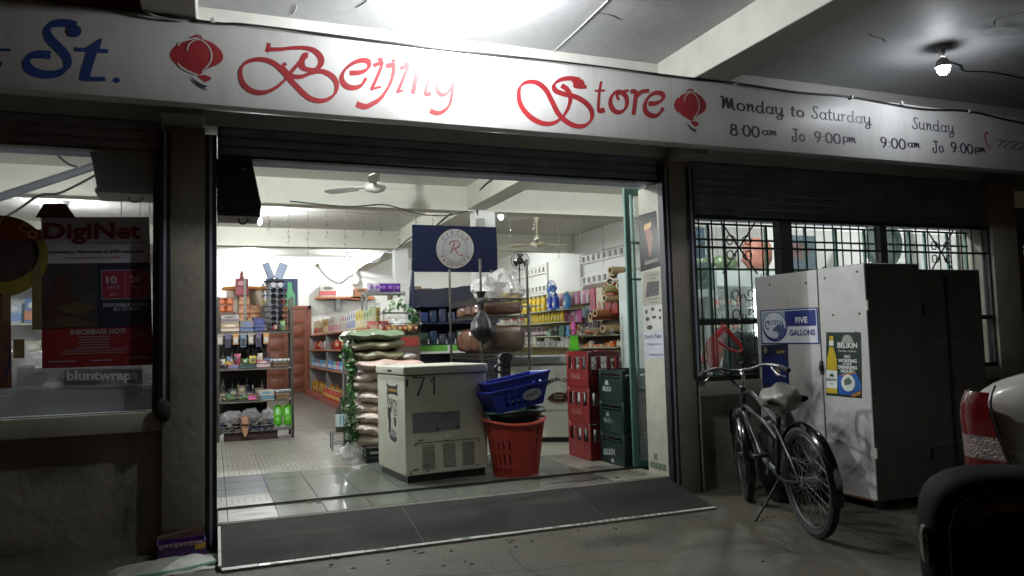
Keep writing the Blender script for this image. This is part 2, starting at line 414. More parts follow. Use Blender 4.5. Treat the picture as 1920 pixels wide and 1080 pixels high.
# mortar ridges left by the formwork boards
g = G()
for p, q in (((1140, 0), (1033, 101)), ((690, 0), (668, 14)), ((556, 10), (548, 27))):
    a = at(*p, 'z', CZ-.001); c = at(*q, 'z', CZ-.001); g.tube([a, a.lerp(c, .5)+Vector((.006, 0, 0)), c], .006, 5)
g.build('mortar_ridge', CEIL_O, ceiling)
CST = smudge_mat('ceiling_stain', '55564e', .8); rr = random.Random(9)
for (x, y, a, b_) in ((5.4,-1.9,.5,.3),(4.6,-2.4,.6,.4),(2.6,-1.6,.5,.25),(.2,-1.6,.5,.3),(2.9,-2.6,.4,.5),(6.3,-1.6,.5,.4),(.9,-1.1,.5,.2)): smudge('ceiling_stain', CST, ceiling, (x, y, CZ-.0012), a, b_)
for (x, y, dx, dy, n_) in ((4.5,-1.5,.06,.02,6),(5.2,-2.0,.03,-.05,5),(5.5,-2.1,.05,-.03,6),(5.3,-1.85,-.03,-.04,5),(5.9,-1.9,.05,.0,5),(2.4,-1.2,.05,.01,6),(2.7,-1.5,.04,-.03,4)):
    g = G(); ribbon(g, [(x+dx*i+rr.uniform(-.012, .012), y+dy*i+rr.uniform(-.012, .012)) for i in range(n_)], .012, lambda u, v: (u, v, CZ-.0022), k=3, taper=True); g.build('paint_crack', C('45463f', .9), ceiling, smooth=False)
g = G().box(3.33, 3.64, -8.2, -.482, 2.99, CZ+.01)
BEAM_P = mat('beam_paint', 'bcbdb4', .5, var=.06, bump=.2, bs=20, dirt=.3, dcol='84826f', ds=3)
struct(g.build('canopy_beam', BEAM_P, bev=.006)); struct(G().box(-.37, -.085, -8.2, -.482, 2.99, CZ+.01).build('canopy_beam', BEAM_P, bev=.006))
up = struct(G().box(-7, 9, -.48, -.2, 2.5, CZ+.02).build('upper_wall', WHITE_P))
fas = tag(G().box(-7, 9, -.96, -.84, 2.49, 2.985, 0).box(-7, 9, -.84, -.482, 2.93, 2.98, 0).build('fascia_sign', [FASCIA], bev=.006, seg=2),
    'long white painted fascia board with hand-painted shop name and opening hours', 'shop sign')
# pillars
def pillar(name, x0, x1, y0, y1, label):
    o = G().box(x0, x1, y0, y1, -.13, 2.5).build(name, PLASTER, bev=.008, seg=2)
    G().box(x0+.002, x1-.002, -.838, y0, 2.455, 2.55).build('bracket_beam', PLASTER, o, bev=.005)
    return tag(o, label, 'pillar')
pillar('pillar', -.285, -.045, -.56, -.2, 'stained concrete pillar left of the wide shop opening')
pr_ = pillar('pillar', 3.335, 3.52, -.56, -.2, 'stained concrete pillar between the shop opening and the grilled window')
pillar('pillar', 6.95, 7.3, -.56, -.2, 'dark concrete pillar at the right end of the grilled window')
rev = tag(G().box(3.292, 3.333, -.478, -.17, -.012, 2.3).build('door_reveal', mat('dirty_reveal_paint', 'a5a294', .6, var=.08, bump=.3, bs=20, dirt=.45, dcol='6c685a', ds=4), bev=.004), 'white painted door reveal covered with notices beside the sliding door', 'wall')
for k in range(4): G().box(0, .004, 0, .045, 0, .05).build('mosaic_square', EG, rev).location = (3.288, -.43+.06*k, .03)
G().box(0, .004, 0, .045, 0, .05).build('mosaic_square', EG, rev).location = (3.288, -.31, .1)
# shutter guides and housings
for (x, z0, lb) in ((-.01, -.12, 'black roller shutter guide rail left of the wide opening'), (3.312, -.05, 'black roller shutter guide rail right of the wide opening'),
                    (-.27, .74, 'dark shutter guide rail beside the left poster window'), (3.53, .74, 'dark shutter guide rail left of the grilled window')):
    o = thing('shutter_guide', lb, 'shutter rail', (x, -.56, z0), 0, 'shutter guide rails on the facade')
    H_ = 2.42-z0
    G().box(-.034, .034, -.012 if x > 3.4 or x < -.2 else 0, .075, 0, H_).build('rail', BLACKP, o, bev=.004)
    G().box(-.008, .008, -.016 if x > 3.4 or x < -.2 else -.004, 0, 0, H_).build('slot', SHUTMET, o)
    if x < -.2: G().blob((-.005, -.01, -.02), .045, .03, .07, 10, 8, jit=.15, seed=3).build('end_lump', RUBBER, o)
for (x0, x1, lb) in ((-6, -.3, 'dark rolled-up shutter housing above the left poster window'), (.03, 3.29, 'dark rolled-up shutter housing above the wide shop opening'), (3.56, 6.93, 'dark rolled-up shutter housing above the grilled window')):
    o = thing('shutter_housing', lb, 'shutter', ((x0+x1)/2, -.44, 2.3), 0, 'rolled-up shutters under the fascia'); L = (x1-x0)/2
    G().box(-L, L, -.03, .24, .012 if x0 < 3.5 else -.25, .2).build('hood', SHUTMET, o, bev=.01)
    for k in range(3 if x0 < 3.5 else 7):
        G().box(-L+.01, L-.01, -.045, -.032, .014+.062*k-(.0 if x0 < 3.5 else .26), .068+.062*k-(.0 if x0 < 3.5 else .26)).build('slat', SHUTMET, o, bev=.004)
    G().box(-L+.01, L-.01, -.05, .02, -.002 if x0 < 3.5 else -.275, .012 if x0 < 3.5 else -.25).build('bottom_bar', BLACKP, o)
# shutter motor boxes hanging inside at the left end of each opening
for (x, wd, zb, lb) in ((.02, .27, 1.965, 'dark slanted shutter motor box at the top left corner of the wide opening'), (-.68, .36, 2.085, 'dark shutter motor box at the top right corner of the left window')):
    o = thing('motor_box', lb, 'shutter motor', (x, -.4, zb), 0, 'shutter motor boxes')
    h = 2.31-zb
    if x > 0: g = G().prism([(0, 0), (wd, 0), (wd+.01, .05), (wd-.05, h), (0, h)], 'y', 0, .3)
    else: g = G().prism([(.02, 0), (wd, 0), (wd, h), (-.02, h)], 'y', 0, .3)
    g.build('casing', mat('motor_box_paint', '26282e', .6, var=.2), o, bev=.006); G().box(.01, wd, -.006, .3, -.03, -.001).build('trim_strip', DKSTEEL, o)
    for q in range(4): G().box(.03, wd*.55, -.004, -.001, .05+.022*q, .058+.022*q).build('cooling_slot', BLACKP, o)
    for q in (.06, .2): G().box(q, q+.03, .05, .08, h, h+.03).build('bracket', DKSTEEL, o)
    G().tube(crom([(wd*.5,.1,0),(wd*.55,.1,-.06),(wd*.7,.12,-.05),(wd*.8,.14,.02)], 4), .006, 5).build('loose_wire', RUBBER, o)
    G().cyl((wd*.62, -.006, h*.82), (wd*.62, 0, h*.82), .012, n=10).build('bolt', STEEL, o)

STW = smudge_mat('wall_grime', '38352e', .7)
# wall under the left window
def low_wall(x0, x1, lb, rx0, rx1):
    o = thing('low_wall', lb, 'wall', (x0, -.5, -.13)); W_ = x1-x0
    G().box(0, W_, .0, .2, 0, .84).build('plinth', PLASTER, o)
    G().box(0, W_, -.055, 0, .73, .845).build('sill_band', PLASTER, o, bev=.008, seg=2)
    for a, c in ((rx1, x1),) if rx0 <= x0 else ((x0, rx0), (rx1, x1)):
        if c-a > .02: G().box(a-x0, c-x0, -.055, 0, 0, .73).build('stile', PLASTER, o, bev=.005)
    for (u, z, a, b_) in ((.75,.2,.5,.15),(.9,.55,.3,.12),(.97,.3,.12,.3),(.85,.1,.4,.08)) if x0 < 0 else ((.05,.3,.2,.3),(.12,.1,.3,.08),(.1,.6,.2,.1)):
        smudge('grime', STW, o, (W_*u, -.002, z), a, b_, 'y')
    return o
low_wall(-6, -.29, 'stained grey plaster wall with a sill band below the left poster window', -6, -.29)
low_wall(3.54, 6.94, 'stained grey plaster wall with a recessed panel below the grilled window', 3.56, 6.94)

# ------------------------------------------------------------------ painted lettering on the fascia
RED = mat('red_sign_paint', '8e2329', .5, var=.22, vs=3, bump=.1)
BLUE = mat('blue_sign_paint', '26407e', .5, var=.15, vs=3)
INK = mat('dark_violet_sign_paint', '2b2638', .55, var=.15, vs=20)
INKF = mat('faded_sign_paint', '77727c', .6, var=.3, vs=18)
CUT = mat('fascia_paint_lines', 'bebcb4', .4, var=.04)
Y1 = -.9607; Y2 = -.9628
def crop(ox, oy, s, y=Y1): return lambda u, v: tuple(at(ox+u/s, oy+v/s, 'y', y))
def paint(name, m, strokes, fn, label=None, extra=None):
    g = G()
    for si, st in enumerate(strokes):
        b0 = len(g.v); ribbon(g, st[0], st[1]*(1.22 if m is RED else 1), fn, 0, nib=st[2] if len(st) > 2 else None, closed=False, k=7); n_ = (len(g.v)-b0)//2
        for i in range(n_):      # each brush pass lies a hair above the one before it
            for q in (b0+i, b0+n_+i): g.v[q] = (g.v[q][0], g.v[q][1]-.0003*si-.0003*i/n_, g.v[q][2])
    if extra: extra(g)
    o = g.build(name, m, fas, smooth=False)
    if label: o['label'] = label
    return o
c3 = crop(400, 0, 3.375); nb = (R(-35), .38)
paint('letter_b', RED, [
    ([(352,272),(345,312),(338,330)], 22), ([(340,312),(420,312),(500,304),(580,304),(640,322),(678,362),(680,405),(650,438),(600,440),(565,425),(560,390),(582,352)], 34, (R(-20), .45)),
    ([(600,350),(570,352),(545,395),(515,430),(470,482)], 30, (R(-60), .5)),
    ([(462,402),(440,418),(455,450),(500,482),(560,484),(620,462),(690,452),(755,485),(782,540),(765,598),(715,632),(655,636),(595,612),(540,560),(490,508),(440,450),(390,405),(330,380),(262,378),(200,402),(172,450),(182,515),(225,565),(290,586),(350,578),(410,545),(470,490)], 28, (R(-50), .42))], c3)
paint('letter_e', RED, [([(862,462),(930,458),(978,432),(982,392),(940,382),(880,402),(828,448),(812,498),(835,540),(885,556),(935,540),(968,492)], 32, (R(-50), .4))], c3)
paint('letter_i', RED, [([(1012,415),(1040,405),(1068,400),(1048,460),(1022,520),(1000,565)], 26, (R(-60), .6)), ([(996,568),(1030,556),(1062,549)], 12), ([(1042,372),(1072,380)], 18)], c3)
paint('letter_j', RED, [([(1092,420),(1122,412),(1140,420),(1135,480),(1108,550),(1060,620),(1010,655),(960,675),(905,658)], 32, (R(-60), .45)), ([(1128,380),(1152,386)], 16)], c3)
paint('letter_i', RED, [([(1180,438),(1205,425),(1232,420),(1212,470),(1188,530),(1165,585)], 28, (R(-60), .6)), ([(1158,588),(1180,578),(1205,572)], 12), ([(1212,398),(1235,404)], 18)], c3)
paint('letter_n', RED, [([(1262,445),(1292,440),(1280,500),(1262,595)], 26), ([(1278,520),(1320,450),(1362,450),(1360,510),(1342,590),(1380,592)], 26, (R(-60), .5))], c3)
paint('letter_g', RED, [([(1520,470),(1475,455),(1425,500),(1415,560),(1445,600),(1490,580),(1515,520)], 26, (R(-50), .45)), ([(1528,465),(1512,580),(1490,670),(1430,715),(1370,700)], 26, (R(-60), .5))], c3)
c4 = crop(900, 0, 3.2)
paint('letter_s', RED, [([(640,520),(600,522),(568,515),(592,492),(600,478)], 18), ([(600,480),(540,470),(480,480),(444,510),(455,545),(510,566),(570,580),(628,612),(668,662),(668,715),(630,752),(575,756),(520,730),(470,682),(430,605),(395,540),(345,498),(285,492),(240,522),(232,580),(250,640),(300,700),(370,738),(440,738),(500,695),(535,630),(540,575),(520,535),(488,512)], 26, (R(-50), .42)),
    ([(562,480),(580,500),(612,505),(598,482)], 26)], c4)
paint('letter_t', RED, [([(728,488),(718,540),(712,600),(714,662),(748,658)], 26, (R(-80), .5)), ([(688,545),(750,543)], 11)], c4)
paint('letter_o', RED, [(ell(832, 612, 50, 62, 12, -60, 290), 25, (R(-50), .5)), ([(832,600),(822,572),(850,552),(892,542)], 14)], c4)
paint('letter_r', RED, [([(902,552),(932,552),(930,610),(920,690)], 24, (R(-60), .7)), ([(930,588),(960,556),(990,546),(1015,546)], 20)], c4)
paint('letter_e', RED, [([(1010,622),(1060,618),(1098,592),(1090,562),(1045,560),(1005,590),(988,640),(1005,682),(1050,696),(1085,672),(1098,645)], 27, (R(-50), .45))], c4)
c1 = crop(0, 30, 4.3636)
c1b = crop(0, 30, 4.3636, Y1-.0012)
def stx(g): disc(g, 608, 122, 58, 52, c1b)
paint('letter_s', BLUE, [([(620,85),(560,62),(480,58),(410,78),(385,130),(415,195),(480,260),(540,330),(552,400),(510,452),(430,478),(330,474),(250,440),(215,385),(240,335),(310,314),(415,320)], 78, (R(-45), .5))], c1, extra=stx)
def ttx(g): g.poly([c1b(*q) for q in ((838,178),(815,268),(700,266))])
paint('letter_t', BLUE, [([(760,268),(722,390),(700,470),(700,500)], 84), ([(655,500),(700,514),(862,516)], 38), ([(615,272),(885,288)], 34)], c1, extra=ttx)
paint('full_stop', BLUE, [], c1, extra=lambda g: disc(g, 952, 525, 31, 23, c1))
paint('letter_end', BLUE, [([(-60,275),(85,278)], 24), (ell(-60, 370, 62, 60, 12), 40)], c1)

def lantern(cx, cy, rx, ry, k):
    f = lambda y: (lambda u, v: tuple(at(cx+u*rx, cy+v*ry+u*rx*k, 'y', y)))
    g = G(); F1 = f(Y1)
    body = [(-.32,-.86),(0,-.98),(.3,-.96),(.62,-.78),(.9,-.42),(.99,-.05),(.9,.25),(.62,.52),(.36,.7),(.1,1.05),(-.02,.98),(-.3,.84),(-.66,.62),(-.92,.3),(-1,-.02),(-.9,-.36),(-.65,-.66)]
    g.poly([F1(*p) for p in crom(body, 4, True)]); g.poly([F1(*p) for p in ((0,1.1),(.3,1.0),(.55,1.12),(.5,1.3),(.3,1.42))])
    ribbon(g, [(-.25,-1.02),(0,-1.12),(.2,-1.02)], .09, F1); ribbon(g, [(-.12,-1.14),(.05,-1.2),(.2,-1.16)], .05, F1)
    o = g.build('lantern_emblem', RED, fas, smooth=False)
    g = G(); F2 = f(Y2)
    ribbon(g, [(-.36,-.3),(-.3,-.62),(-.1,-.88),(.12,-.94),(.35,-.76),(.52,-.4),(.56,0),(.46,.4),(.2,.84)], .055, F2, k=5)
    ribbon(g, [(-.72,.42),(-.55,.68),(-.2,.92),(.05,1.02)], .08, F2, k=4, taper=True); ribbon(g, [(-.7,-.52),(-.58,-.78)], .05, F2)
    ribbon(g, [(.95,.32),(.5,.62),(.3,.8)], .05, F2); g.build('highlight_lines', CUT, o, smooth=False)
    g = G().poly([F2(*p) for p in ((-.25,1.12),(-.1,1.3),(.2,1.55),(.42,1.62),(.3,1.72),(.42,1.9),(.05,1.62),(-.12,1.4))])
    g.build('tassel', INK, o, smooth=False)
lantern(369, 105.6, 50, 33.5, .06); lantern(1294, 199, 30.5, 27, .06)

E0 = lambda cx, cy, rx, ry: ell(cx, cy, rx, ry, 12)+[(cx+rx, cy)]
GL = {
 'M': ([[(0,.93),(.12,1),(.2,.9),(.14,.05)], [(.14,.05),(.42,.98)], [(.42,.98),(.48,.08)], [(.48,.08),(.74,.95)], [(.74,.95),(.78,.12),(.95,.02)]], 1.02),
 'o': ([E0(.3,.3,.23,.29)], .64), 'n': ([[(.02,.5),(.12,.6),(.1,0)], [(.1,.25),(.33,.58),(.42,.48),(.4,.1),(.56,.0)]], .6),
 'd': ([E0(.27,.28,.21,.27), [(.5,1),(.47,.12),(.64,0)]], .66), 'a': ([E0(.27,.28,.21,.27), [(.5,.6),(.47,.1),(.62,0)]], .64),
 'y': ([[(0,.56),(.08,.6),(.08,.2),(.2,.03),(.38,.12),(.45,.3)], [(.46,.62),(.46,-.15),(.36,-.38),(.18,-.38),(.15,-.2),(.3,-.08),(.62,-.04)]], .66),
 't': ([[(.16,.92),(.12,.15),(.18,.02),(.32,.02)], [(-.02,.6),(.32,.62)]], .4), 'u': ([[(0,.56),(.07,.6),(.06,.15),(.18,.02),(.36,.12)], [(.42,.6),(.4,.1),(.55,0)]], .58),
 'S': ([[(.5,.86),(.36,1),(.18,.88),(.2,.65),(.38,.38),(.4,.14),(.24,0),(.05,.08),(.02,.26)]], .56), 'r': ([[(.0,.52),(.1,.6),(.09,0)], [(.09,.35),(.28,.58),(.38,.5)]], .44),
 '8': ([E0(.26,.76,.17,.21), E0(.26,.27,.23,.27)], .62), '9': ([E0(.24,.72,.2,.27), [(.44,.75),(.4,.4),(.18,0)]], .6), '0': ([E0(.28,.5,.24,.47)], .64),
 ':': ([[(.1,.62),(.1,.54)], [(.1,.2),(.1,.12)]], .26), 'm': ([[(0,.5),(.1,.6),(.08,0)], [(.08,.25),(.27,.6),(.3,.05)], [(.3,.25),(.5,.6),(.54,.1),(.72,0)]], .74),
 'p': ([[(.1,.62),(.08,-.35)], E0(.3,.3,.2,.28)], .58), 'T': ([[(.08,1),(.66,1)], [(.4,1),(.42,.15),(.3,-.08),(.1,-.04),(.04,.2),(.2,.36)]], .7),
 '7': ([[(0,1),(.45,1),(.15,0)]], .5), '2': ([[(0,.8),(.2,1),(.42,.8),(0,0),(.5,0)]], .56), 'h': ([[(.1,1),(.08,0)], [(.08,.3),(.3,.58),(.4,.4),(.4,0)]], .5)}
def word(txt, a, b_, cap, bold=.13, m=INK, name='lettering', y=Y1, last=None):
    bold *= .85
    """hand-lettered word on the fascia between two baseline points"""
    A = at(*a, 'y', y); B = at(*b_, 'y', y); T = at(a[0], a[1]-cap, 'y', y); H_ = T.z-A.z
    tot = sum(GL[c_][1] for c_ in txt)-.06; sx = (B.x-A.x)/tot; z0 = (A.z+B.z)/2; u0 = 0; g = G(); gf = G()
    for i, c_ in enumerate(txt):
        st, adv = GL[c_]; gg = gf if last and i in last else g
        fn = lambda u, v: (A.x+(u0+u/H_)*sx, y, z0+v)
        for si, s_ in enumerate(st):
            p = [(u*H_, v*H_) for u, v in s_]; b0 = len(gg.v)
            ribbon(gg, p, bold*H_, fn, k=4 if len(p) > 2 else 1, nib=(R(-10), .75))
            for q in range(b0, len(gg.v)): gg.v[q] = (gg.v[q][0], gg.v[q][1]-.0003*si, gg.v[q][2])
        u0 += adv
    o = g.build(name, m, fas, smooth=False)
    if gf.v: gf.build('faded_letters', INKF, fas, smooth=False)
    return o
word('Monday', (1351,204), (1470,215.5), 23, .17); word('to', (1483,217.5), (1508,219.5), 20, .2); word('Saturday', (1522,221.5), (1634,233), 22.5, .14, last=(4, 5, 6))
word('8:00', (1369.5,254), (1425,257.5), 21, .2); word('am', (1429,252.5), (1457,255), 15, .2); word('To', (1485,263), (1509.5,265), 21, .2)
word('9:00', (1528,266.5), (1577,270), 19.5, .2); word('pm', (1580,266), (1605,267.5), 15.5, .2)
word('Sunday', (1711,240.5), (1790,250), 21.5, .12); word('9:00', (1652,277), (1699,280), 19.5, .18); word('am', (1702,275.5), (1725,277.5), 14.5, .2)
word('To', (1749,284), (1770,286), 19.5, .18); word('9:00', (1784,286), (1825.5,289), 19, .18); word('pm', (1828,284.5), (1848,286.5), 14, .2)
paint('telephone_symbol', mat('faded_red_paint', '8a4a44', .6, var=.3, vs=12), [([(1490,375),(1455,395),(1460,460),(1480,520),(1525,572)], 26, (R(60), .6))], crop(1620, 190, 6.4))
word('7222', (1868,276), (1926,280), 13, .2, m=INKF, name='faded_digits')
# ------------------------------------------------------------------ shop interior shell
IC = 3.2
struct(G().box(-3.7, 7.1, -.2, 13, IC, IC+.12).build('shop_ceiling', CEIL_I))
backw = struct(G().box(-3.7, 7.1, 12.85, 13, -.1, IC+.1).build('back_wall', WALL_I))
struct(G().box(-3.85, -3.7, -.2, 13, -.1, IC+.1).build('left_wall', WALL_I))
rw = struct(G().box(6.92, 7.08, -.2, 13, -.1, IC+.1).build('right_wall', WALL_I))
CR_B = mat('cross_beam_paint', 'd0cec0', .55, var=.05, bump=.2, bs=12, dirt=.15, dcol='9a9686')
for y in (4.2, 8.45):
    struct(G().box(-3.7, 6.92, y, y+.26, 2.87, IC+.01).build('cross_beam', CR_B, bev=.005))
for y0, y1 in ((-.2, 4.198), (4.462, 8.448), (8.712, 12.85)):
    struct(G().box(3.24, 3.51, y0, y1, 2.885, IC+.01).build('long_beam', CR_B, bev=.005))
    struct(G().box(-.33, -.06, y0, y1, 2.885, IC+.01).build('long_beam', CR_B, bev=.005))
for (x0, x1, y, lb) in ((3.36, 3.65, 4.2, 'white interior column with an electrical box behind the blue banner'), (3.2, 3.46, 8.47, 'white interior column further back in the shop'),):
    tag(struct(G().box(x0, x1, y+.004, y+.25, 0, 2.875).build('column', WALL_I, bev=.006)), lb, 'column')
# seams
# ventilation blocks high in the right wall
HOLE = mat('vent_hole_shade', '57544a', .9, var=.2)  # grey-brown shade inside the blocks, put into the hole colour
vb = G().box(0, .05, 0, .14, 0, .15, 0)
vg = G(); s_ = .035
for (a, b_, c_, d_) in ((0, .21, 0, .03), (0, .21, .14, .17), (0, .045, .03, .14), (.165, .21, .03, .14)): vg.box(-.05, 0, a, b_, c_, d_, 0)
vg.box(-.004, -.001, .045, .165, .03, .14, 1)
vme = vg.mesh('vent_block', [WALL_I, HOLE], smooth=False)
for (ya, yb) in ((3.7, 8.05), (9.75, 12.0)):
    z0, z1 = 2.13, 2.74
    fr = G().box(6.868, 6.919, ya-.06, yb+.06, z1, z1+.05).box(6.868, 6.919, ya-.06, yb+.06, z0-.05, z0).box(6.868, 6.919, ya-.06, ya, z0, z1).box(6.868, 6.919, yb, yb+.06, z0, z1)
    fr.build('vent_frame', WALL_I, rw, bev=.003)
    k = 0; y = ya+.01
    while y+.21 < yb:
        for z in (z0+.01, z1-.18):
            link('vent_block', vme, rw, (6.919, y, z))
        y += .215
# back door
dr = thing('panel_door', 'varnished brown panelled wooden door in the white back wall', 'door', (1.6, 12.79, 0))
G().box(-.48, .48, 0, .045, .01, 1.95).build('leaf', WOODD, dr, bev=.004)
for k in range(6):
    for x in (-.22, .22):
        G().box(x-.165, x+.165, -.018, -.001, .12+.3*k, .35+.3*k).build('panel', WOODD, dr, bev=.012, seg=2)
for a in ((-.56, -.482, 0, 2.03), (.482, .56, 0, 2.03), (-.56, .56, 1.955, 2.03)):
    G().box(a[0], a[1], -.01, .05, a[2], a[3]).build('door_frame', WOODD, dr, bev=.004)
G().blob((-.4, -.05, .95), .03, .03, .03, 8, 6).build('knob', CHROME, dr)

# ------------------------------------------------------------------ lamps
def bulb(loc, power, label, r=.032, col=(.93, .98, 1.), plate=True, group=None, drop=.1, led=False):
    o = thing('light_bulb', label, 'lamp', loc, 0, group)
    m = bpy.data.materials.new('glowing_bulb'); m.use_nodes = True; nn = m.node_tree.nodes; nn.remove(nn['Principled BSDF'])
    e = nn.new('ShaderNodeEmission'); e.inputs[0].default_value = (*col, 1); e.inputs[1].default_value = power/(4*PI*r*r*1.35*PI)*.25*1
    m.node_tree.links.new(e.outputs[0], nn['Material Output'].inputs[0])
    G().blob((0, 0, 0), r, r, r*1.35, 10, 7).build('bulb', m, o)
    if led: G().lathe([(r*1.05,-.1*r),(r*1.07,.1*r),(r*.8,r),(.016,r*1.5)], n=16, cap=False).build('bulb_collar', C('c4c4c0'), o)
    G().cyl((0, 0, r*1.2), (0, 0, r*1.2+.035), .014, .017, 10).build('socket', C('c8c8c8'), o)
    G().cyl((0, 0, r*1.2+.035), (0, 0, drop), .02, .026, 10).build('lamp_holder', C('d8d8d4'), o)
    if plate: G().cyl((0, 0, drop), (0, 0, drop+.018), .062, .07, 16).build('ceiling_plate', C('77787c'), o)
    return o
bulb((1.48, -1.29, 3.09), P_OUT, 'very bright bare bulb under the canopy ceiling in front of the shop name', r=.045, drop=.162, col=(.98, .99, 1))
bulb((5.28, -1.47, 3.11), P_OUT2, 'bare white bulb on the canopy ceiling above the opening hours', r=.05, drop=.14, col=(.93, .96, 1), led=True)
inl = [((.95, .95, 2.78), 1.9, 'unseen bulb added to brighten the front bay, hidden above the shutter'), ((.66, 6.4, 2.98), 1.1, 'bright bare bulb behind the first ceiling beam at upper left'), ((.76, 12.2, 3.0), .65, 'bare bulb near the back wall above the sunglasses stand'),  # first bulb is unseen, added to brighten the front-bay ceiling and freezer side
       ((2.85, 11.8, 2.98), .55, 'bare bulb near the back wall above the wall shelf'), ((3.98, 4.85, 2.92), .5, 'small energy-saving bulb beside the column in the right bay'),
       ((-1.22, 2.05, 2.95), 1.1, 'bright bulb seen through the top of the left window'), ((-1.9, 6.5, 2.9), .8, 'bulb at the left edge seen through the poster window'),
       ((5.3, 9.9, 3.04), .8, 'bulb at the back of the right bay'), ((4.9, .75, 2.9), 1.4, 'unseen bulb added to brighten the room behind the grilled window')]  # last bulb is out of view, added to brighten the grilled window
for p, k, lb in inl: bulb(p, P_IN*k, lb, r=.035, drop=IC-.018-p[2], group='bare bulbs on the shop ceiling')

# ceiling fans
def ceiling_fan(loc, rot, label, m, tilt=0, R_=.62, rod=.3, group='ceiling fans'):
    o = thing('ceiling_fan', label, 'fan', loc, rot, group)
    G().cyl((0, 0, .06), (0, 0, rod), .012, n=10).build('down_rod', m, o)
    G().cyl((0, 0, rod-.07), (0, 0, rod+.01), .03, .055, 14).build('canopy_cup', m, o)
    G().lathe([(.02,.14),(.045,.12),(.05,.06),(.03,.05),(.085,.035),(.12,.0),(.115,-.02),(.09,-.045),(.04,-.06),(.005,-.064)], n=18).build('motor', m, o)
    for k in range(3):
        a = k*2*PI/3; b = G()
        pts = [(.1,-.02),(.2,-.018),(.24,-.055),(.5,-.062),(R_-.04,-.05),(R_,0),(R_-.03,.045),(.5,.055),(.24,.045),(.2,.018),(.1,.02)]
        tw = .28
        lo = [(x, y, y*tw) for x, y in pts]; hi = [(x, y, y*tw+.005) for x, y in pts]
        A = b.addv(lo); B = b.addv(hi); n_ = len(pts)
        for i in range(n_): j = (i+1) % n_; b.face((A+i, A+j, B+j, B+i))
        b.face([A+i for i in range(n_)][::-1]); b.face([B+i for i in range(n_)])
        ob = b.build('blade', m, o, smooth=False); ob.rotation_euler = (0, 0, a)
    return o
FANM = mat('dusty_fan_enamel', '8d8c84', .4, var=.15, dirt=.3); FANW = mat('cream_fan_enamel', 'c9c5a9', .4, var=.1)
ceiling_fan((1.575, 2.2, 2.72), R(18), 'dusty grey ceiling fan just inside the shop opening', FANM, rod=.46)
ceiling_fan((5.2, 6.33, 2.73), R(5), 'cream ceiling fan in the right bay of the shop', FANW, R_=.6, rod=.45)
# ------------------------------------------------------------------ cables along the fascia
CABLE = mat('black_cable', '1a1a1c', .5, var=.1); GCABLE = mat('grey_cable', '8a8a8c', .5, var=.1)
def cable(name, pts, r, m, label, k=8, cat='cable', group=None):
    o = G().tube(crom([tuple(p) for p in pts], k), r, 6).build(name, m); return tag(o, label, cat, group)
fx = [(-2,0),(-.6,.004),(.0,-.01),(.25,.002),(1.3,-.004),(2.4,.004),(3.2,-.002),(3.7,.002),(4.3,-.012),(4.85,.002),(5.6,-.03),(6.2,.0),(7,-.05),(8.6,-.03)]
fc = cable('fascia_cable', [(x, -.972, 2.985+z) for x, z in fx], .007, CABLE, 'black cable sagging along the top edge of the white fascia')
for x in (.0, 3.7, 4.85, 6.2, 5.4): G().box(x-.012, x+.012, -.985, -.961, 2.97, 3.0).build('cable_clip', C('b0b0aa'), fc, bev=.003)
cable('grey_cable', [at(262, 0, 'y', -1.05), at(270, 16, 'y', -1.0), at(290, 30, 'y', -.98), at(330, 38, 'y', -.975), at(352, 39, 'y', -.97)], .007, GCABLE, 'pale grey cable looping down to the fascia at the left beam')
cable('lamp_cable', [(5.3,-1.43,3.255),(5.5,-1.3,3.255),(5.75,-1.25,3.25),(5.95,-1.15,3.258),(6.3,-1.2,3.256),(7.5,-1.1,3.25)], .006, CABLE, 'thin black cable running from the right bulb across the canopy ceiling')

# ------------------------------------------------------------------ grilled window
gw = thing('grilled_window', 'window behind black wrought-iron bars with scrollwork right of the shop opening', 'window', (3.56, -.5, .715))
FRM = mat('dark_window_frame', '1f2320', .6, var=.2)
W_ = 3.36; H_ = 1.31
G().box(-.03, .0, -.03, .04, 0, H_+.02).box(W_-.001, W_+.03, -.03, .04, 0, H_+.02).box(0, W_-.002, -.03, .04, -.002, .03).box(0, W_-.002, -.03, .04, H_-.01, H_+.02).build('frame', FRM, gw)
G().box(.87, 1.0, -.032, .035, .031, H_-.011).build('mullion', FRM, gw); G().box(1.99, 2.07, -.032, .035, .031, H_-.011).build('mullion', FRM, gw)
G().box(.0, .869, -.018, .02, .445, .485).build('transom', FRM, gw); G().box(1.001, 1.989, -.018, .02, .445, .485).build('transom', FRM, gw); G().box(2.071, W_-.002, -.018, .02, .445, .485).build('transom', FRM, gw)
def spiral(cx, cz, r, a0, turns=1.15, s=1, n=14):
    return [(cx+r*(1-.62*t)*math.cos(a0+s*t*turns*2*PI), -.03, cz+r*(1-.62*t)*math.sin(a0+s*t*turns*2*PI)) for t in [i/n for i in range(n+1)]]
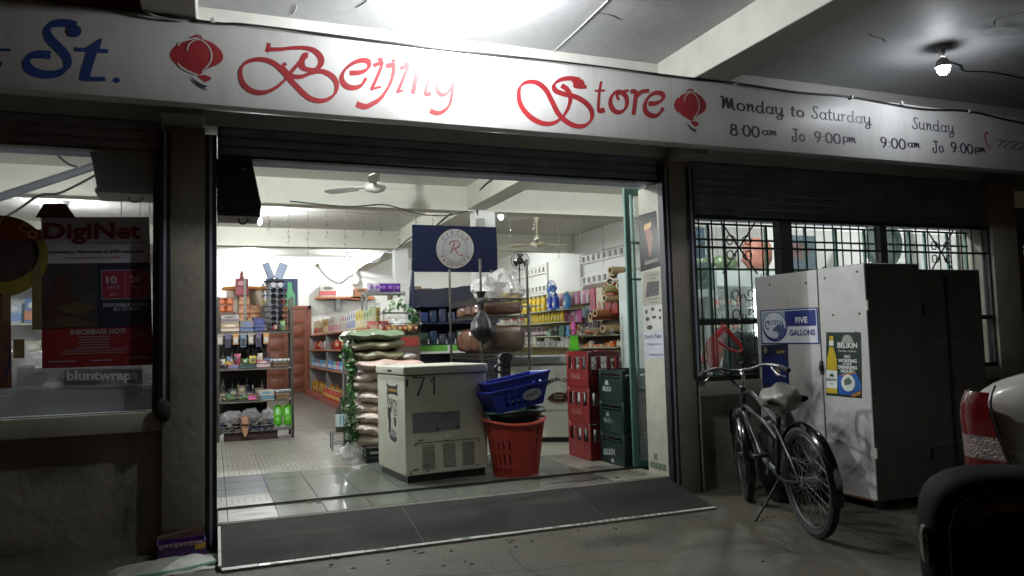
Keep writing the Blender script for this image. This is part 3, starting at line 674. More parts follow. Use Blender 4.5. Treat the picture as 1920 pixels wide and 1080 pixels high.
def grille(x0, x1, nb_, kind):
    gr = thing('window_grille', {0: 'black iron grille panel with a crossed scroll, left panel of the window', 1: 'black iron grille panel with scrolls along its bottom, middle of the window', 2: 'black iron grille panel with a crossed scroll above the tall dark cabinets'}[kind], 'window grille', (3.56+x0, -.535, .745), 0, 'wrought-iron grille panels')
    w_ = x1-x0; top = H_-.045
    for k in range(nb_): x = w_*(k+.5)/nb_*1.0; G().cyl((x, .004, 0), (x, .004, top), .0065, n=6).build('bar', IRON, gr)
    for z in (1.04, .43): G().box(0, w_, -.004, .012, z-.009, z+.009).build('cross_bar', IRON, gr)
    G().box(0, w_, -.004, .012, -.004, .008).build('cross_bar', IRON, gr)
    cx = w_*(nb_//2+.5)/nb_; cz = 1.04
    if kind != 1:
        for sx in (-1, 1):
            for sz in (-1, 1):
                G().tube([(cx, -.012, cz), (cx+sx*.05, -.012, cz+sz*.06), (cx+sx*.17, -.012, cz+sz*.21)], .007, 5).build('diagonal_bar', IRON, gr)
                G().tube([(p[0], -.012, p[2]) for p in spiral(cx+sx*.085, cz+sz*.055, .052, PI if sx > 0 else 0, 1.1, -sx*sz)], .0055, 5).build('scroll', IRON, gr)
        if kind == 0:
            for q in (.76, .6, .42, .25):
                for sx in (-1, 1): G().tube([(p[0], .0, p[2]) for p in spiral(cx+sx*.07+.03, q-.1, .06, PI if sx > 0 else 0, 1.1, sx)], .005, 5).build('scroll', IRON, gr)
    else:
        for i in range(4): G().tube([(p[0], -.012, p[2]) for p in spiral(.33+.1*i, .84, .055, PI/2, 1.1, -1 if i % 2 else 1)], .0055, 5).build('scroll', IRON, gr)
        for i in range(2): G().tube([(.33+.2*i, -.012, .8), (.38+.2*i, -.012, .72), (.43+.2*i, -.012, .8)], .0055, 5).build('scroll', IRON, gr)
grille(.0, .87, 7, 0); grille(1.0, 1.99, 10, 1); grille(2.07, 3.36, 9, 2)
# teal framed louvre glazing behind the bars
lg = thing('glazing', 'teal framed glass panes behind the iron grille', 'glazing', (3.58, -.33, .74))
for x in (.0, .27, .43, .87, 1.0, 1.3, 1.65, 1.99, 2.2, 2.55, 2.75, 3.05, 3.3): G().box(x, x+.022, 0, .02, 0, 1.28).build('glazing_bar', TEAL, lg)
for z in (.0, .46, .88, 1.13, 1.26): G().box(.0, 3.33, -.004, -.001, z, z+.018).build('glazing_rail', TEAL, lg)
WG = mat('grimy_window_glass', 'c4d2cc', .12, var=.1, alpha=.2, dirt=.3, dcol='8c9890')
for a, b_ in ((.022, .87), (1.022, 1.99), (2.222, 3.3)): G().box(a, b_, .006, .01, .02, 1.25).build('pane', WG, lg)

# red net bag caught in the grille
NET = mat('red_net', 'b8343a', .5, var=.4, vs=60, alpha=.4, bump=.5)
nb_o = thing('net_bag', 'red mesh net bag hanging on the window grille above the bicycle', 'net bag', (3.7, -.57, .94))
def netf(u, v):
    th = u*2*PI; r = .018+.095*math.sin(PI*min(1, v*1.0))**.8*(.75+.25*noise.noise((u*4, v*3, 1)))
    return (-.03+.13*v*v*.9+r*math.cos(th), -.01+.25*r*math.sin(th), -.14+.36*v+.02*math.sin(th*2+v*4))
G().grid(netf, 18, 10, cu=True).build('net', NET, nb_o)
for dz in (0, .028): G().tube(crom([(.0,-.03,.12+dz),(.08,-.035,.17+dz),(.16,-.03,.1+dz),(.23,-.03,.03+dz*.5),(.2,-.03,.0),(.1,-.035,.03),(.02,-.03,.08)], 4), .0085, 6).build('drawstring', mat('red_cord', 'c22d33', .5), nb_o)
tag(G().blob((4.28, -.18, .86), .2, .12, .25, 12, 8, e=.8, jit=.06).build('dark_sack', C('1e2b24', .8)), 'dark green rounded sack standing behind the window glass', 'sack')

# ------------------------------------------------------------------ left window with posters
lw = thing('shop_window', 'large pane of glass covered with posters left of the pillar', 'window', (-.34, -.49, .71))
G().box(-6, 0, -.004, .002, .012, 1.6).build('pane', mat('grimy_shop_glass', 'c0c6cc', .1, var=.15, alpha=.33, dirt=.4, dcol='7c8088', ds=1.5), lw)
G().box(.0, .05, -.02, .05, 0, 1.62).box(-6, 0, -.02, .05, 0, .011).build('frame', mat('grey_window_frame', '4d5054', .5), lw)
G().box(-1.28, -1.2, -.02, -.005, .01, .25).build('tape_patch', C('7a5a2c'), lw)
def poster(name, px, y, m, label, cat='poster', th=.0015, ax='y', flip=1, parent=None):
    """flat sheet whose corners (top left, top right, bottom right, bottom left) lie on the plane at y"""
    P = [at(*p, ax, y) for p in px]; c_ = sum(P, Vector())/4
    o = thing(name, label, cat, c_)
    q = [p-c_ for p in P]; nrm = Vector((0, 1, 0)) if ax == 'y' else Vector((1, 0, 0))
    g = G(); a = g.addv(q); b2 = g.addv([p+nrm*th for p in q])
    g.face((a, a+1, a+2, a+3)); g.face((b2+3, b2+2, b2+1, b2))
    for i in range(4): j = (i+1) % 4; g.face((a+i, a+j, b2+j, b2+i))
    g.build('sheet', m, o, smooth=False)
    def uv(u, v, lay=1):   # u to the right 0..1, v down 0..1
        t = q[0].lerp(q[1], u); d = q[3].lerp(q[2], u); return tuple(t.lerp(d, v)-nrm*(.0008*lay))
    return o, uv
def rect(g, uv, u0, v0, u1, v1, m=0, lay=1): g.poly([uv(u0, v0, lay), uv(u1, v0, lay), uv(u1, v1, lay), uv(u0, v1, lay)], m)
def ptext(g, uv, txt, u, v, w_, h, bold=.02, m=0, lay=2, shear=0, rot=0):
    gtext(g, txt, 0, 0, w_, h, bold, shear, m, fn=lambda X, Z: uv(u+X*math.cos(rot)-Z*math.sin(rot)*1, v-Z*math.cos(rot)-X*math.sin(rot), lay))
PW = C('92929c', .45); 
o, uv = poster('poster', [(77,407),(280,407),(287,684),(79,691)], -.505, PW, 'large red and white internet advertising poster on the left window')
g = G(); rect(g, uv, 0, .31, 1, .742, 0); g.build('photo_panel', C('2c2b2c', .5, var=.35, vs=7), o, smooth=False)
g = G(); rect(g, uv, .5, .31, 1, .742, 0, 2); g.build('dark_blue_panel', C('141a2c', .5), o, smooth=False)
g = G(); rect(g, uv, 0, .742, 1, 1, 0); g.build('red_panel', C('6e171c', .5), o, smooth=False)
g = G(); ptext(g, uv, 'DigiNet', .47, .11, .9, .145, .035); g.build('lettering', C('641030', .5), o, smooth=False)
g = G(); ptext(g, uv, 'Conéctate con Más Rápido en Belize', .7, .175, .5, .02, .0); ptext(g, uv, 'Conéctate y Ahorra más de $700 mensuales!', .5, .235, .88, .026, .03); g.build('lettering', C('222230', .5), o, smooth=False)
g = G(); ptext(g, uv, 'Consigue Internet con sólo $69', .45, .275, .52, .022, .0); g.build('lettering', C('7c2030', .5), o, smooth=False)
g = G()
def person_blob(g, cx, cy, r): disc(g, cx, cy, r, r*.8, lambda a, b_: uv(a, b_, 3))
person_blob(g, .18, .45, .075); g.poly([uv(.02, .7, 2), uv(.06, .54, 2), (uv(.2, .5, 2)), uv(.34, .56, 2), uv(.4, .7, 2)]); person_blob(g, .37, .37, .035); g.build('figures', C('381f1d', .5, var=.3), o, smooth=False)
g = G(); g.poly([uv(.1,.61,4), uv(.3,.57,4), uv(.5,.6,4), uv(.32,.66,4)]); g.poly([uv(0,.7,4), uv(.25,.66,4), uv(.5,.73,4), uv(0,.74,4)]); g.build('laptop_and_grass', C('3d3728', .5, var=.3), o, smooth=False)
g = G(); rect(g, uv, .545, .365, .755, .545, 0, 3); rect(g, uv, .76, .365, .975, .545, 0, 3); g.build('offer_box', C('6e1c30', .5), o, smooth=False)
PWH = C('8a8894', .5)
g = G(); ptext(g, uv, '10', .63, .425, .1, .05, .03, lay=4); ptext(g, uv, '20', .85, .42, .1, .05, .03, lay=4); ptext(g, uv, 'GRATIS', .65, .475, .12, .018, .0, lay=4); ptext(g, uv, 'GRATIS', .87, .475, .12, .018, .0, lay=4)
ptext(g, uv, '$79', .64, .525, .05, .018, lay=4); ptext(g, uv, '$109', .86, .525, .06, .018, lay=4)
ptext(g, uv, 'DISPONIBLE AHORA', .76, .593, .42, .025, .03, lay=4); ptext(g, uv, 'EN TU AREA', .77, .622, .25, .022, .02, lay=4)
ptext(g, uv, 'INSCRIBASE HOY!', .5, .768, .5, .034, .03, lay=4); ptext(g, uv, 'DigiNet', .88, .95, .17, .026, .02, lay=4); ptext(g, uv, 'OFERTA', .86, .8, .13, .022, .02, lay=4, rot=.25)
for k in range(5): rect(g, uv, .3+.05*random.random(), .8+.017*k, .6, .804+.017*k, 0, 4)
for k in range(3): rect(g, uv, .12+.1*random.random(), .88+.014*k, .8-.1*random.random(), .883+.014*k, 0, 4)
for a, b_ in ((.05, .3), (.43, .62)): rect(g, uv, a, .955, b_, .962, 0, 4)
for (a, b_, c_, d_) in ((.535,.358,.985,.362), (.535,.55,.985,.554), (.535,.358,.54,.554), (.98,.358,.985,.554), (.755,.362,.759,.55)): rect(g, uv, a, b_, c_, d_, 0, 4)
g.build('white_lettering', PWH, o, smooth=False)['kind'] = 'stuff'
o, uv = poster('sign_board', [(82,382),(122,381),(142,408),(66,408)], -.51, C('2a1612', .6), 'small round-topped brown sign peeping out above the internet poster')
g = G(); g.poly([uv(*p) for p in [(0,.9)]+[(.5-.5*math.cos(PI*i/10), .75-.75*math.sin(PI*i/10)) for i in range(11)]+[(1,.9)]]); g.build('arched_top', C('4a2216', .6), o, smooth=False)
o, uv = poster('yellow_backing', [(60,430),(78,430),(78,618),(60,618)], -.508, C('5c5634', .6), 'strip of olive paper behind the left edge of the internet poster', 'paper')
# round yellow sign cut off by the frame
yo = thing('round_sign', 'round yellow and orange sign with an arched title at the left edge', 'sign', at(2, 480, 'y', -.507)); rr = .235
def RF(lay): return lambda a, b_: (a, -.001*lay, b_)
g = G(); g.cyl((0, 0, 0), (0, .004, 0), rr, n=36); g.build('disc', C('6c6420', .5), yo, smooth=False)
g = G(); g.poly([RF(1)(*p) for p in ell(0, .02, .19, .17, 20)]); g.build('dark_centre', C('2e2422', .6, var=.4, vs=12), yo, smooth=False)
g = G(); g.poly([RF(2)(*p) for p in ell(0, 0, rr-.004, rr-.004, 18, 25, 155)]); g.build('orange_arch', C('6a3014', .5), yo, smooth=False)
g = G(); garc(g, 'HAPPY CO', 0, 0, .2, -72, 50, .05, .02, y=-.003); g.build('lettering', C('a88a30', .5), yo, smooth=False)
o, uv = poster('poster', [(-60,552),(20,550),(22,728),(-60,730)], -.507, C('5e3e34', .5), 'pinkish poster with blue writing cut off by the left edge')
g = G(); rect(g, uv, .8, .0, 1, .3, 0); g.build('upper_panel', C('6a5a3c', .5), o, smooth=False)
g = G(); ribbon(g, [(.82,.9),(.95,.75),(.98,.6),(.9,.55)], .03, lambda a, b_: uv(a, b_, 2)); g.build('blue_writing', C('1a2a6a', .5), o, smooth=False)
o, uv = poster('paper_tag', [(25,636),(46,636),(46,672),(25,672)], -.506, C('6c6240', .6), 'small yellowish paper tag stuck on the left window', 'paper')
o, uv = poster('sticker', [(120,692),(268,692),(268,720),(120,722)], -.504, mat('smoky_sticker_film', '4a4a4c', .4, alpha=.35), 'sticker lettering below the internet poster on the left window', 'sticker')
g = G(); ptext(g, uv, 'bluntwraps', .48, .5, .9, .8, .04); g.build('lettering', C('b8b8bc', .5), o, smooth=False)
o = thing('paper_sheet', 'greyish papers taped inside the left window below the posters', 'paper', (-.75, -.46, .8)); G().box(-.3, .35, 0, .004, 0, .2).build('sheet', mat('sooty_paper', '5a5a58', .6, alpha=.5), o)

# ------------------------------------------------------------------ steel ice cabinets
CABW = mat('white_enamel_steel', 'b2b1ae', .4, var=.05, bump=.08, bs=12, dirt=.5, dcol='746e66', ds=2.2)
CABD = mat('dark_painted_steel', '565654', .5, metal=.2, var=.2, bump=.1, dirt=.3, dcol='1c1c1e')
RUST = mat('rust_spots', '5a3a28', .9, var=.3)
def cabinet(x, y, w_, d, h, label):
    o = thing('steel_cabinet', label, 'cabinet', (x, y, -.13), 0, 'tall steel ice cabinets')
    G().box(.0, w_, .0, d, .06, h).build('carcass', CABD, o, bev=.006)
    for a in (.04, w_-.1):
        for b_ in (.03, d-.1): G().box(a, a+.06, b_, b_+.06, 0, .059).build('foot', BLACKP, o)
    return o
cb = cabinet(4.16, -1.66, .5, 1.13, 1.675, 'tall steel cabinet with white doors and a dark side beside the bicycle')
cb2 = cabinet(4.69, -1.63, .62, 1.1, 1.64, 'tall all-dark steel cabinet standing right of the white-doored cabinet')
G().box(-.012, -.001, .0, .43, .07, 1.672).build('door', CABW, cb, bev=.003)
G().box(-.012, -.001, .44, 1.13, .07, 1.672).build('door', CABW, cb, bev=.003)
hg = G().box(-.02, -.012, .42, .45, .9, 1.0).cyl((-.03, .43, .93), (-.03, .43, .97), .012, n=8).build('padlock_hasp', DKSTEEL, cb)
for z in (.35, 1.35): G().cyl((-.008, -.009, z), (-.008, -.009, z+.07), .008, n=8).build('hinge', C('c0b8a8'), cb)
for (y, z) in ((.06, 1.62), (.3, 1.33), (.1, 1.2), (.28, 1.14), (.06, 1.33), (.36, 1.6), (.55, 1.58), (.95, 1.6)):
    G().poly([(-.0135, y+a*.011, z+b_*.01) for a, b_ in ell(0, 0, 1, 1, 7)]).build('rust_spot', RUST, cb, smooth=False)
G().box(-.011, -.002, .02, 1.1, .058, .069).build('bottom_rail', RUST, cb)
CABG = smudge_mat('grey_grime', '4c4844', .85)
for k, (y, z, a, b_) in enumerate(((.5,.75,.12,.16),(.3,.5,.14,.12),(.62,.62,.1,.2),(.2,.25,.1,.06),(.4,.14,.2,.05),(.05,.4,.03,.2),(.9,1.35,.12,.03))):
    smudge('grime_patch', CABG, cb, (-.0126, y, z), a*1.5, b_*1.5, 'x')
for zz, w2 in ((.4,.3),(1.1,.34)): G().box(.05,.05+w2,-.003,-.001,zz,zz+.006).build('scratch', C('7a7a76'), cb2)
for z in (.3, 1.3): G().cyl((.02,-.008,z),(.02,-.008,z+.08),.008,n=8).build('hinge', DKSTEEL, cb2)
G().box(.24, .27, -.006, -.001, .07, 1.6).build('door_seam', BLACKP, cb2); G().box(.25, .28, -.014, -.007, .8, .88).build('handle', DKSTEEL, cb2)
for zz in (.5, .9): G().box(.02, .5, -.004, -.001, zz, zz+.004).build('crease', BLACKP, cb)
# posters on the white doors (plane x = 4.146)
XD = 4.1455
o, uv = poster('sign_plate', [(1425,582),(1533,576),(1537,645),(1428,645)], XD, C('c9cdd2', .35), 'blue and white metal sign for five gallon water bottles on the left cabinet door', 'sign', ax='x')
NAVY = C('1d2a6c', .35)
g = G(); rect(g, uv, .0, .0, 1, .035, 0, 1); rect(g, uv, 0, .965, 1, 1, 0, 1); rect(g, uv, 0, .035, .022, .965, 0, 1); rect(g, uv, .978, .035, 1, .965, 0, 1); rect(g, uv, .45, .06, .965, .5, 0, 1)
ptext(g, uv, 'GALLONS', .73, .68, .42, .17, .03, lay=2); g.build('navy_print', NAVY, o, smooth=False)
g = G(); ptext(g, uv, 'FIVE', .73, .33, .2, .17, .03, lay=3); g.build('lettering', C('d8dce2'), o, smooth=False)
g = G(); rect(g, uv, .03, .06, .45, .5, 0, 1); g.build('sky_panel', C('8b9db0', .4), o, smooth=False)
g = G(); disc(g, .26, .5, .225, .44, lambda a, b_: uv(a, b_, 2)); g.build('ring', NAVY, o, smooth=False)
g = G(); disc(g, .26, .46, .205, .38, lambda a, b_: uv(a, b_, 3)); g.build('disc', C('c4ccd2', .4), o, smooth=False)
g = G(); g.poly([uv(*p, 4) for p in ((.24,.55),(.32,.44),(.42,.47),(.46,.6),(.43,.72),(.36,.86),(.27,.88),(.33,.74),(.3,.64),(.22,.62))]); g.build('wave', C('4c5c84', .4), o, smooth=False)
g = G()
for i, ch in enumerate('CRYSTAL'): ptext(g, uv, ch, .125+.049*i, .37+.004*(i-3)**2+(.04 if i == 0 else 0), .07 if i == 0 else .045, .26 if i == 0 else .13, .02, lay=5)
g.build('lettering', NAVY, o, smooth=False)
o, uv = poster('poster', [(1427,647),(1477,645),(1480,733),(1430,726)], XD, C('101833', .4), 'dark blue drink poster with a price in its corner under the water sign', ax='x')
g = G(); g.poly([uv(*p, 1) for p in ((.08,.3),(.25,.23),(.75,.23),(.95,.33),(1,.98),(.02,.9))]); g.build('bottle_shape', C('141f58', .4, var=.3), o, smooth=False)
g = G(); ptext(g, uv, '$3.99', .74, .17, .28, .07, .03, lay=2); g.build('price', C('b09a3a'), o, smooth=False)
g = G(); ptext(g, uv, 'bull', .5, .46, .2, .08, .0, lay=2); g.poly([uv(*p, 2) for p in ((.45,.6),(.55,.52),(.68,.55),(.7,.66),(.6,.72),(.5,.68))]); disc(g, .17, .13, .06, .07, lambda a, b_: uv(a, b_, 2)); g.build('emblem', C('7c7452'), o, smooth=False)
o, uv = poster('poster', [(1549,623),(1614,623),(1616,747),(1549,741)], XD, C('15281f', .35), 'green beer poster with a yellow bottle on the right cabinet door', ax='x')
WH = C('cfd2cc', .4)
g = G(); ptext(g, uv, 'BELIKIN', .62, .2, .56, .085, .03, lay=2); ptext(g, uv, 'The Beer of Belize', .62, .29, .5, .03, .0, lay=2, shear=.3)
for tx, v, w_, h in (('NO', .375, .17, .052), ('WORKING', .44, .52, .055), ('DURING', .49, .25, .025), ('DRINKING', .54, .53, .055), ('HOURS', .6, .37, .052)): ptext(g, uv, tx, .62, v, w_, h, .035, lay=2)
g.build('lettering', WH, o, smooth=False)
g = G(); g.poly([uv(*p, 2) for p in ((.45,.15),(.52,.06),(.58,.04),(.68,.04),(.74,.07),(.8,.15),(.62,.16))]); g.build('temple_emblem', C('8d958c'), o, smooth=False)
g = G(); g.poly([uv(*p, 2) for p in ((.36,.68),(.5,.63),(.85,.61),(1,.78),(.98,.9),(.8,.97),(.36,.96))]); g.build('blue_label', C('1e5296', .4), o, smooth=False)
g = G(); g.poly([uv(*p, 3) for p in ((.42,.66),(.85,.6),(.86,.62),(.5,.68))]); g.poly([uv(*p, 3) for p in ((.7,.97),(.98,.88),(.99,.93),(.8,.99))]); g.build('gold_band', C('a06a28', .4), o, smooth=False)
g = G(); disc(g, .64, .78, .19, .13, lambda a, b_: uv(a, b_, 4)); g.build('label_disc', C('c8ccc4', .4), o, smooth=False)
g = G(); g.poly([uv(*p, 5) for p in ((.53,.74),(.66,.69),(.76,.76),(.7,.8),(.55,.82))]); g.build('label_emblem', C('51604e', .4, var=.4, vs=40), o, smooth=False)
g = G(); g.poly([uv(*p, 3) for p in ((.1,.06),(.22,.06),(.22,.24),(.28,.34),(.32,.42),(.33,.96),(.02,.96),(.03,.42),(.07,.34),(.1,.24))]); g.build('bottle', C('b09a1c', .35), o, smooth=False)
g = G(); rect(g, uv, .02, .6, .335, .88, 0, 4); rect(g, uv, .1, .13, .23, .21, 0, 4); g.build('bottle_label', WH, o, smooth=False)
g = G(); ptext(g, uv, 'BELIKIN', .18, .745, .28, .045, .03, lay=5); ptext(g, uv, 'BEER', .18, .81, .1, .02, .02, lay=5); g.poly([uv(*p, 5) for p in ((.1,.7),(.15,.65),(.21,.65),(.26,.7))]); rect(g, uv, .1, .03, .22, .06, 0, 5); rect(g, uv, .1,.21,.23,.23, 0, 5); g.build('bottle_print', C('1c3a28', .4), o, smooth=False)

# ------------------------------------------------------------------ bicycle
BK = mat('bicycle_grey_paint', '3c3f40', .35, metal=.6, var=.15, dirt=.3, dcol='3a3632')
BB = mat('gloss_black_fender', '0e0f10', .14, var=.1, coat=.6)
A_ = Vector((3.325, -1.97, -.13)); B_ = Vector((3.645, -.95, -.13)); ang = math.atan2((B_-A_).y, (B_-A_).x)
bk = thing('bicycle', 'dark cruiser bicycle with black fenders leaning on its kickstand before the white cabinet', 'bicycle', A_, ang)
bk.rotation_euler = (R(-4), 0, ang)
WB = (B_-A_).length; r_ = .33
def wheel(cx, yaw_=0.):
    wh = bpy.data.objects.new('wheel', None); COL.objects.link(wh); wh.parent = bk; wh.location = (cx, 0, r_); wh.rotation_euler = (0, 0, yaw_)
    def ring(R0, rt, n1=40, n2=8, sy=1.):
        g = G(); return g.grid(lambda u, v: ((R0+rt*math.cos(v*2*PI))*math.cos(u*2*PI), rt*sy*math.sin(v*2*PI), (R0+rt*math.cos(v*2*PI))*math.sin(u*2*PI)), n1, n2+1, cu=True)
    ring(r_-.028, .03).build('tyre', RUBBER, wh); ring(r_-.058, .012, sy=1.5).build('rim', mat('dull_rim_steel', '4c4a48', .4, metal=.8, var=.2), wh)
    G().cyl((0, -.045, 0), (0, .045, 0), .02, n=12).cyl((0, -.055, 0), (0, -.04, 0), .032, n=12).cyl((0, .04, 0), (0, .055, 0), .032, n=12).build('hub', STEEL, wh)
    sp = G()
    for k in range(28):
        a = 2*PI*k/28; b_ = a+(.5 if k % 2 else -.5); s_ = .04 if k % 4 < 2 else -.04
        sp.cyl((.03*math.cos(b_), s_, .03*math.sin(b_)), ((r_-.065)*math.cos(a), 0, (r_-.065)*math.sin(a)), .0016, n=4, caps=False)
    o = sp.build('spokes', STEEL, wh, smooth=False); o['kind'] = 'stuff'; return wh
wheel(0); fw = wheel(WB, R(-13))
def fender(cx, a0, a1, yaw_=0, nm='fender'):
    g = G(); Rf = r_+.022
    def F(u, v):
        a = R(a0+(a1-a0)*u); t = (v-.5)*2; rr_ = Rf-.018*t*t
        return (rr_*math.cos(a), .036*t, rr_*math.sin(a))
    g.grid(F, 26, 7)
    n_ = len(g.v); g.v += [(x*.985, y*.93, z*.985) for x, y, z in g.v]; nf = len(g.f)
    for i in range(nf): g.face([n_+q for q in g.f[i]][::-1], 0)
    o = g.build(nm, BB, bk, calc=False); o.location = (cx, 0, r_); o.rotation_euler = (0, 0, yaw_); return o
fender(0, 30, 195); f2 = fender(WB, 20, 205, R(-13))
for cx, sg, yw in ((0, -1, 0), (WB, -1, R(-13))):
    for s_ in (-1, 1):
        o = G().tube([(0, s_*.05, 0), (-.2, s_*.045, .16), (-(r_-.01)*.93, s_*.03, .1)], .004, 5).build('fender_stay', DKSTEEL, bk); o.location = (cx, 0, r_); o.rotation_euler = (0, 0, yw)
bbx, bbz = .46, .3; sx_, sz_ = .33, .70; hx, hz = WB-.16, .80; hx2, hz2 = WB-.12, .66
def st_turn(pts, a=R(-17)):
    return [(hx+(x-hx)*math.cos(a)-y*math.sin(a), (x-hx)*math.sin(a)+y*math.cos(a), z) for x, y, z in pts]
def tb(name, pts, r=.016, m=BK, n=10):
    if name in ('handlebar', 'grip', 'brake_lever'): pts = st_turn([(x, y*.84, z) for x, y, z in pts])
    return G().tube(crom(pts, 6) if len(pts) > 2 else pts, r, n).build(name, m, bk)
tb('down_tube', [(bbx,0,bbz),(.66,0,.36),(.82,0,.52),(hx2,0,hz2)], .02); tb('top_tube', [(sx_+.03,0,sz_-.06),(.55,0,.72),(.75,0,.8),(hx,0,hz-.02)], .017)
tb('second_top_tube', [(sx_+.06,0,.52),(.55,0,.6),(.75,0,.66),(hx2,0,hz2+.05)], .012); tb('seat_tube', [(bbx,0,bbz),(sx_,0,sz_)], .017)
tb('head_tube', [(hx2+.005,0,hz2-.02),(hx-.01,0,hz+.04)], .022)
for s_ in (-1, 1):
    tb('chain_stay', [(bbx,s_*.02,bbz),(.25,s_*.05,.29),(0,s_*.06,r_)], .01); tb('seat_stay', [(sx_+.03,s_*.02,.62),(.12,s_*.055,.47),(0,s_*.06,r_)], .009)
    tb('fork_blade', [(WB-.115,s_*.045,.66),(WB-.08,s_*.05,.5),(WB-.03,s_*.055,.38),(WB,s_*.055,r_)], .012, CHROME)
tb('fork_crown', [(WB-.115,-.05,.66),(WB-.115,.05,.66)], .014, CHROME)
tb('stem', [(hx-.01,0,hz+.03),(hx-.03,0,hz+.12),(hx+.02,0,hz+.15)], .014, CHROME)
DCH = mat('dull_chrome', '6c6c6c', .35, metal=1, var=.2, dirt=.5, dcol='2c2826', ds=14)
hb = tb('handlebar', [(hx-.2,.36,hz+.14),(hx-.12,.33,hz+.16),(hx,.2,hz+.18),(hx+.03,.08,hz+.155),(hx+.03,0,hz+.15),(hx+.03,-.08,hz+.155),(hx,-.2,hz+.18),(hx-.12,-.33,hz+.16),(hx-.2,-.36,hz+.14)], .011, DCH)
for s_ in (-1, 1):
    tb('grip', [(hx-.2,s_*.36,hz+.14),(hx-.08,s_*.31,hz+.165)], .017, RUBBER); tb('brake_lever', [(hx-.02,s_*.25,hz+.16),(hx-.08,s_*.29,hz+.11),(hx-.16,s_*.33,hz+.1)], .006, CHROME)
for k, dy in enumerate((-.03, 0, .04)): tb('brake_cable', [(hx-.02,.2-dy,hz+.17),(hx+.12,.1+dy,hz+.13+.02*k),(hx+.13,-.02,hz+.02),(hx+.05,.0,hz-.06)], .004, CABLE, 6)
tb('seat_post', [(sx_,0,sz_-.02),(sx_-.03,0,sz_+.09)], .013, CHROME)
G().grid(lambda u, v: ((lambda t, a: (sx_-.16+.3*t, (.115*(1-t)**.7+.022)*math.cos(a), sz_+.085+.03*math.sin(a)+.01*(1-t)))(v, u*2*PI)), 16, 9, cu=True).build('saddle', BLKPL, bk)
g = G().cyl((0,-.055,0),(0,-.05,0), .085, n=24); o = g.build('chainring', DKSTEEL, bk); o.location = (bbx,0,bbz)
G().tube(crom([(bbx+.1,-.055,bbz+.02),(bbx+.02,-.055,bbz+.11),(.2,-.055,.4),(.0,-.055,.4),(-.06,-.055,.34),(0,-.055,.28),(.3,-.055,.23),(bbx+.02,-.055,bbz-.1),(bbx+.1,-.055,bbz-.03)], 4), .006, 5, closed=True).build('chain', DKSTEEL, bk)
G().box(-.06,bbx+.05,-.07,-.062,.36,.42).build('chain_guard', BB, bk)
for s_, dx, dz in ((-1, .09, -.14), (1, -.09, .14)):
    tb('crank_arm', [(bbx,s_*.07,bbz),(bbx+dx,s_*.085,bbz+dz)], .009, CHROME); G().box(bbx+dx-.04, bbx+dx+.04, s_*.09, s_*.19, bbz+dz-.012, bbz+dz+.012).build('pedal', BLKPL, bk, bev=.004)
tb('kickstand', [(bbx-.08,.03,bbz-.03),(bbx-.04,.12,.12),(bbx-.02,.2,.012),(bbx+.03,.22,.01)], .008, DKSTEEL)
def bagf(u, v):
    th = u*2*PI; ph = (v-.5)*PI*.99; k = 1+.22*noise.noise((math.cos(th)*2, math.sin(th)*2, v*3+5)); d = 1 if v > .3 else 1.15
    return (.17*math.cos(ph)*math.cos(th)*k, .115*math.cos(ph)*math.sin(th)*k, .085*math.sin(ph)*k+.035*noise.noise((th, v*4, 2)))
sb = thing('plastic_bag', 'milky plastic bag pulled over the bicycle saddle', 'plastic bag', bk.matrix_basis @ Vector((sx_-.05, 0, sz_+.1)), ang)
G().grid(bagf, 20, 12, cu=True).build('bag', mat('dusty_saddle_film', '8e8a82', .3, var=.25, alpha=.7, bump=1, bs=16, spec=.7), sb)
sk = thing('black_sack', 'black bin bag slumped between the bicycle and the cabinet', 'bag', (3.83, -1.12, -.13)); G().blob((0, 0, .32), .15, .2, .32, 14, 10, e=.9, jit=.1, seed=2).build('sack', mat('black_bin_liner', '0c0d12', .3, var=.2, bump=.7, bs=18), sk)

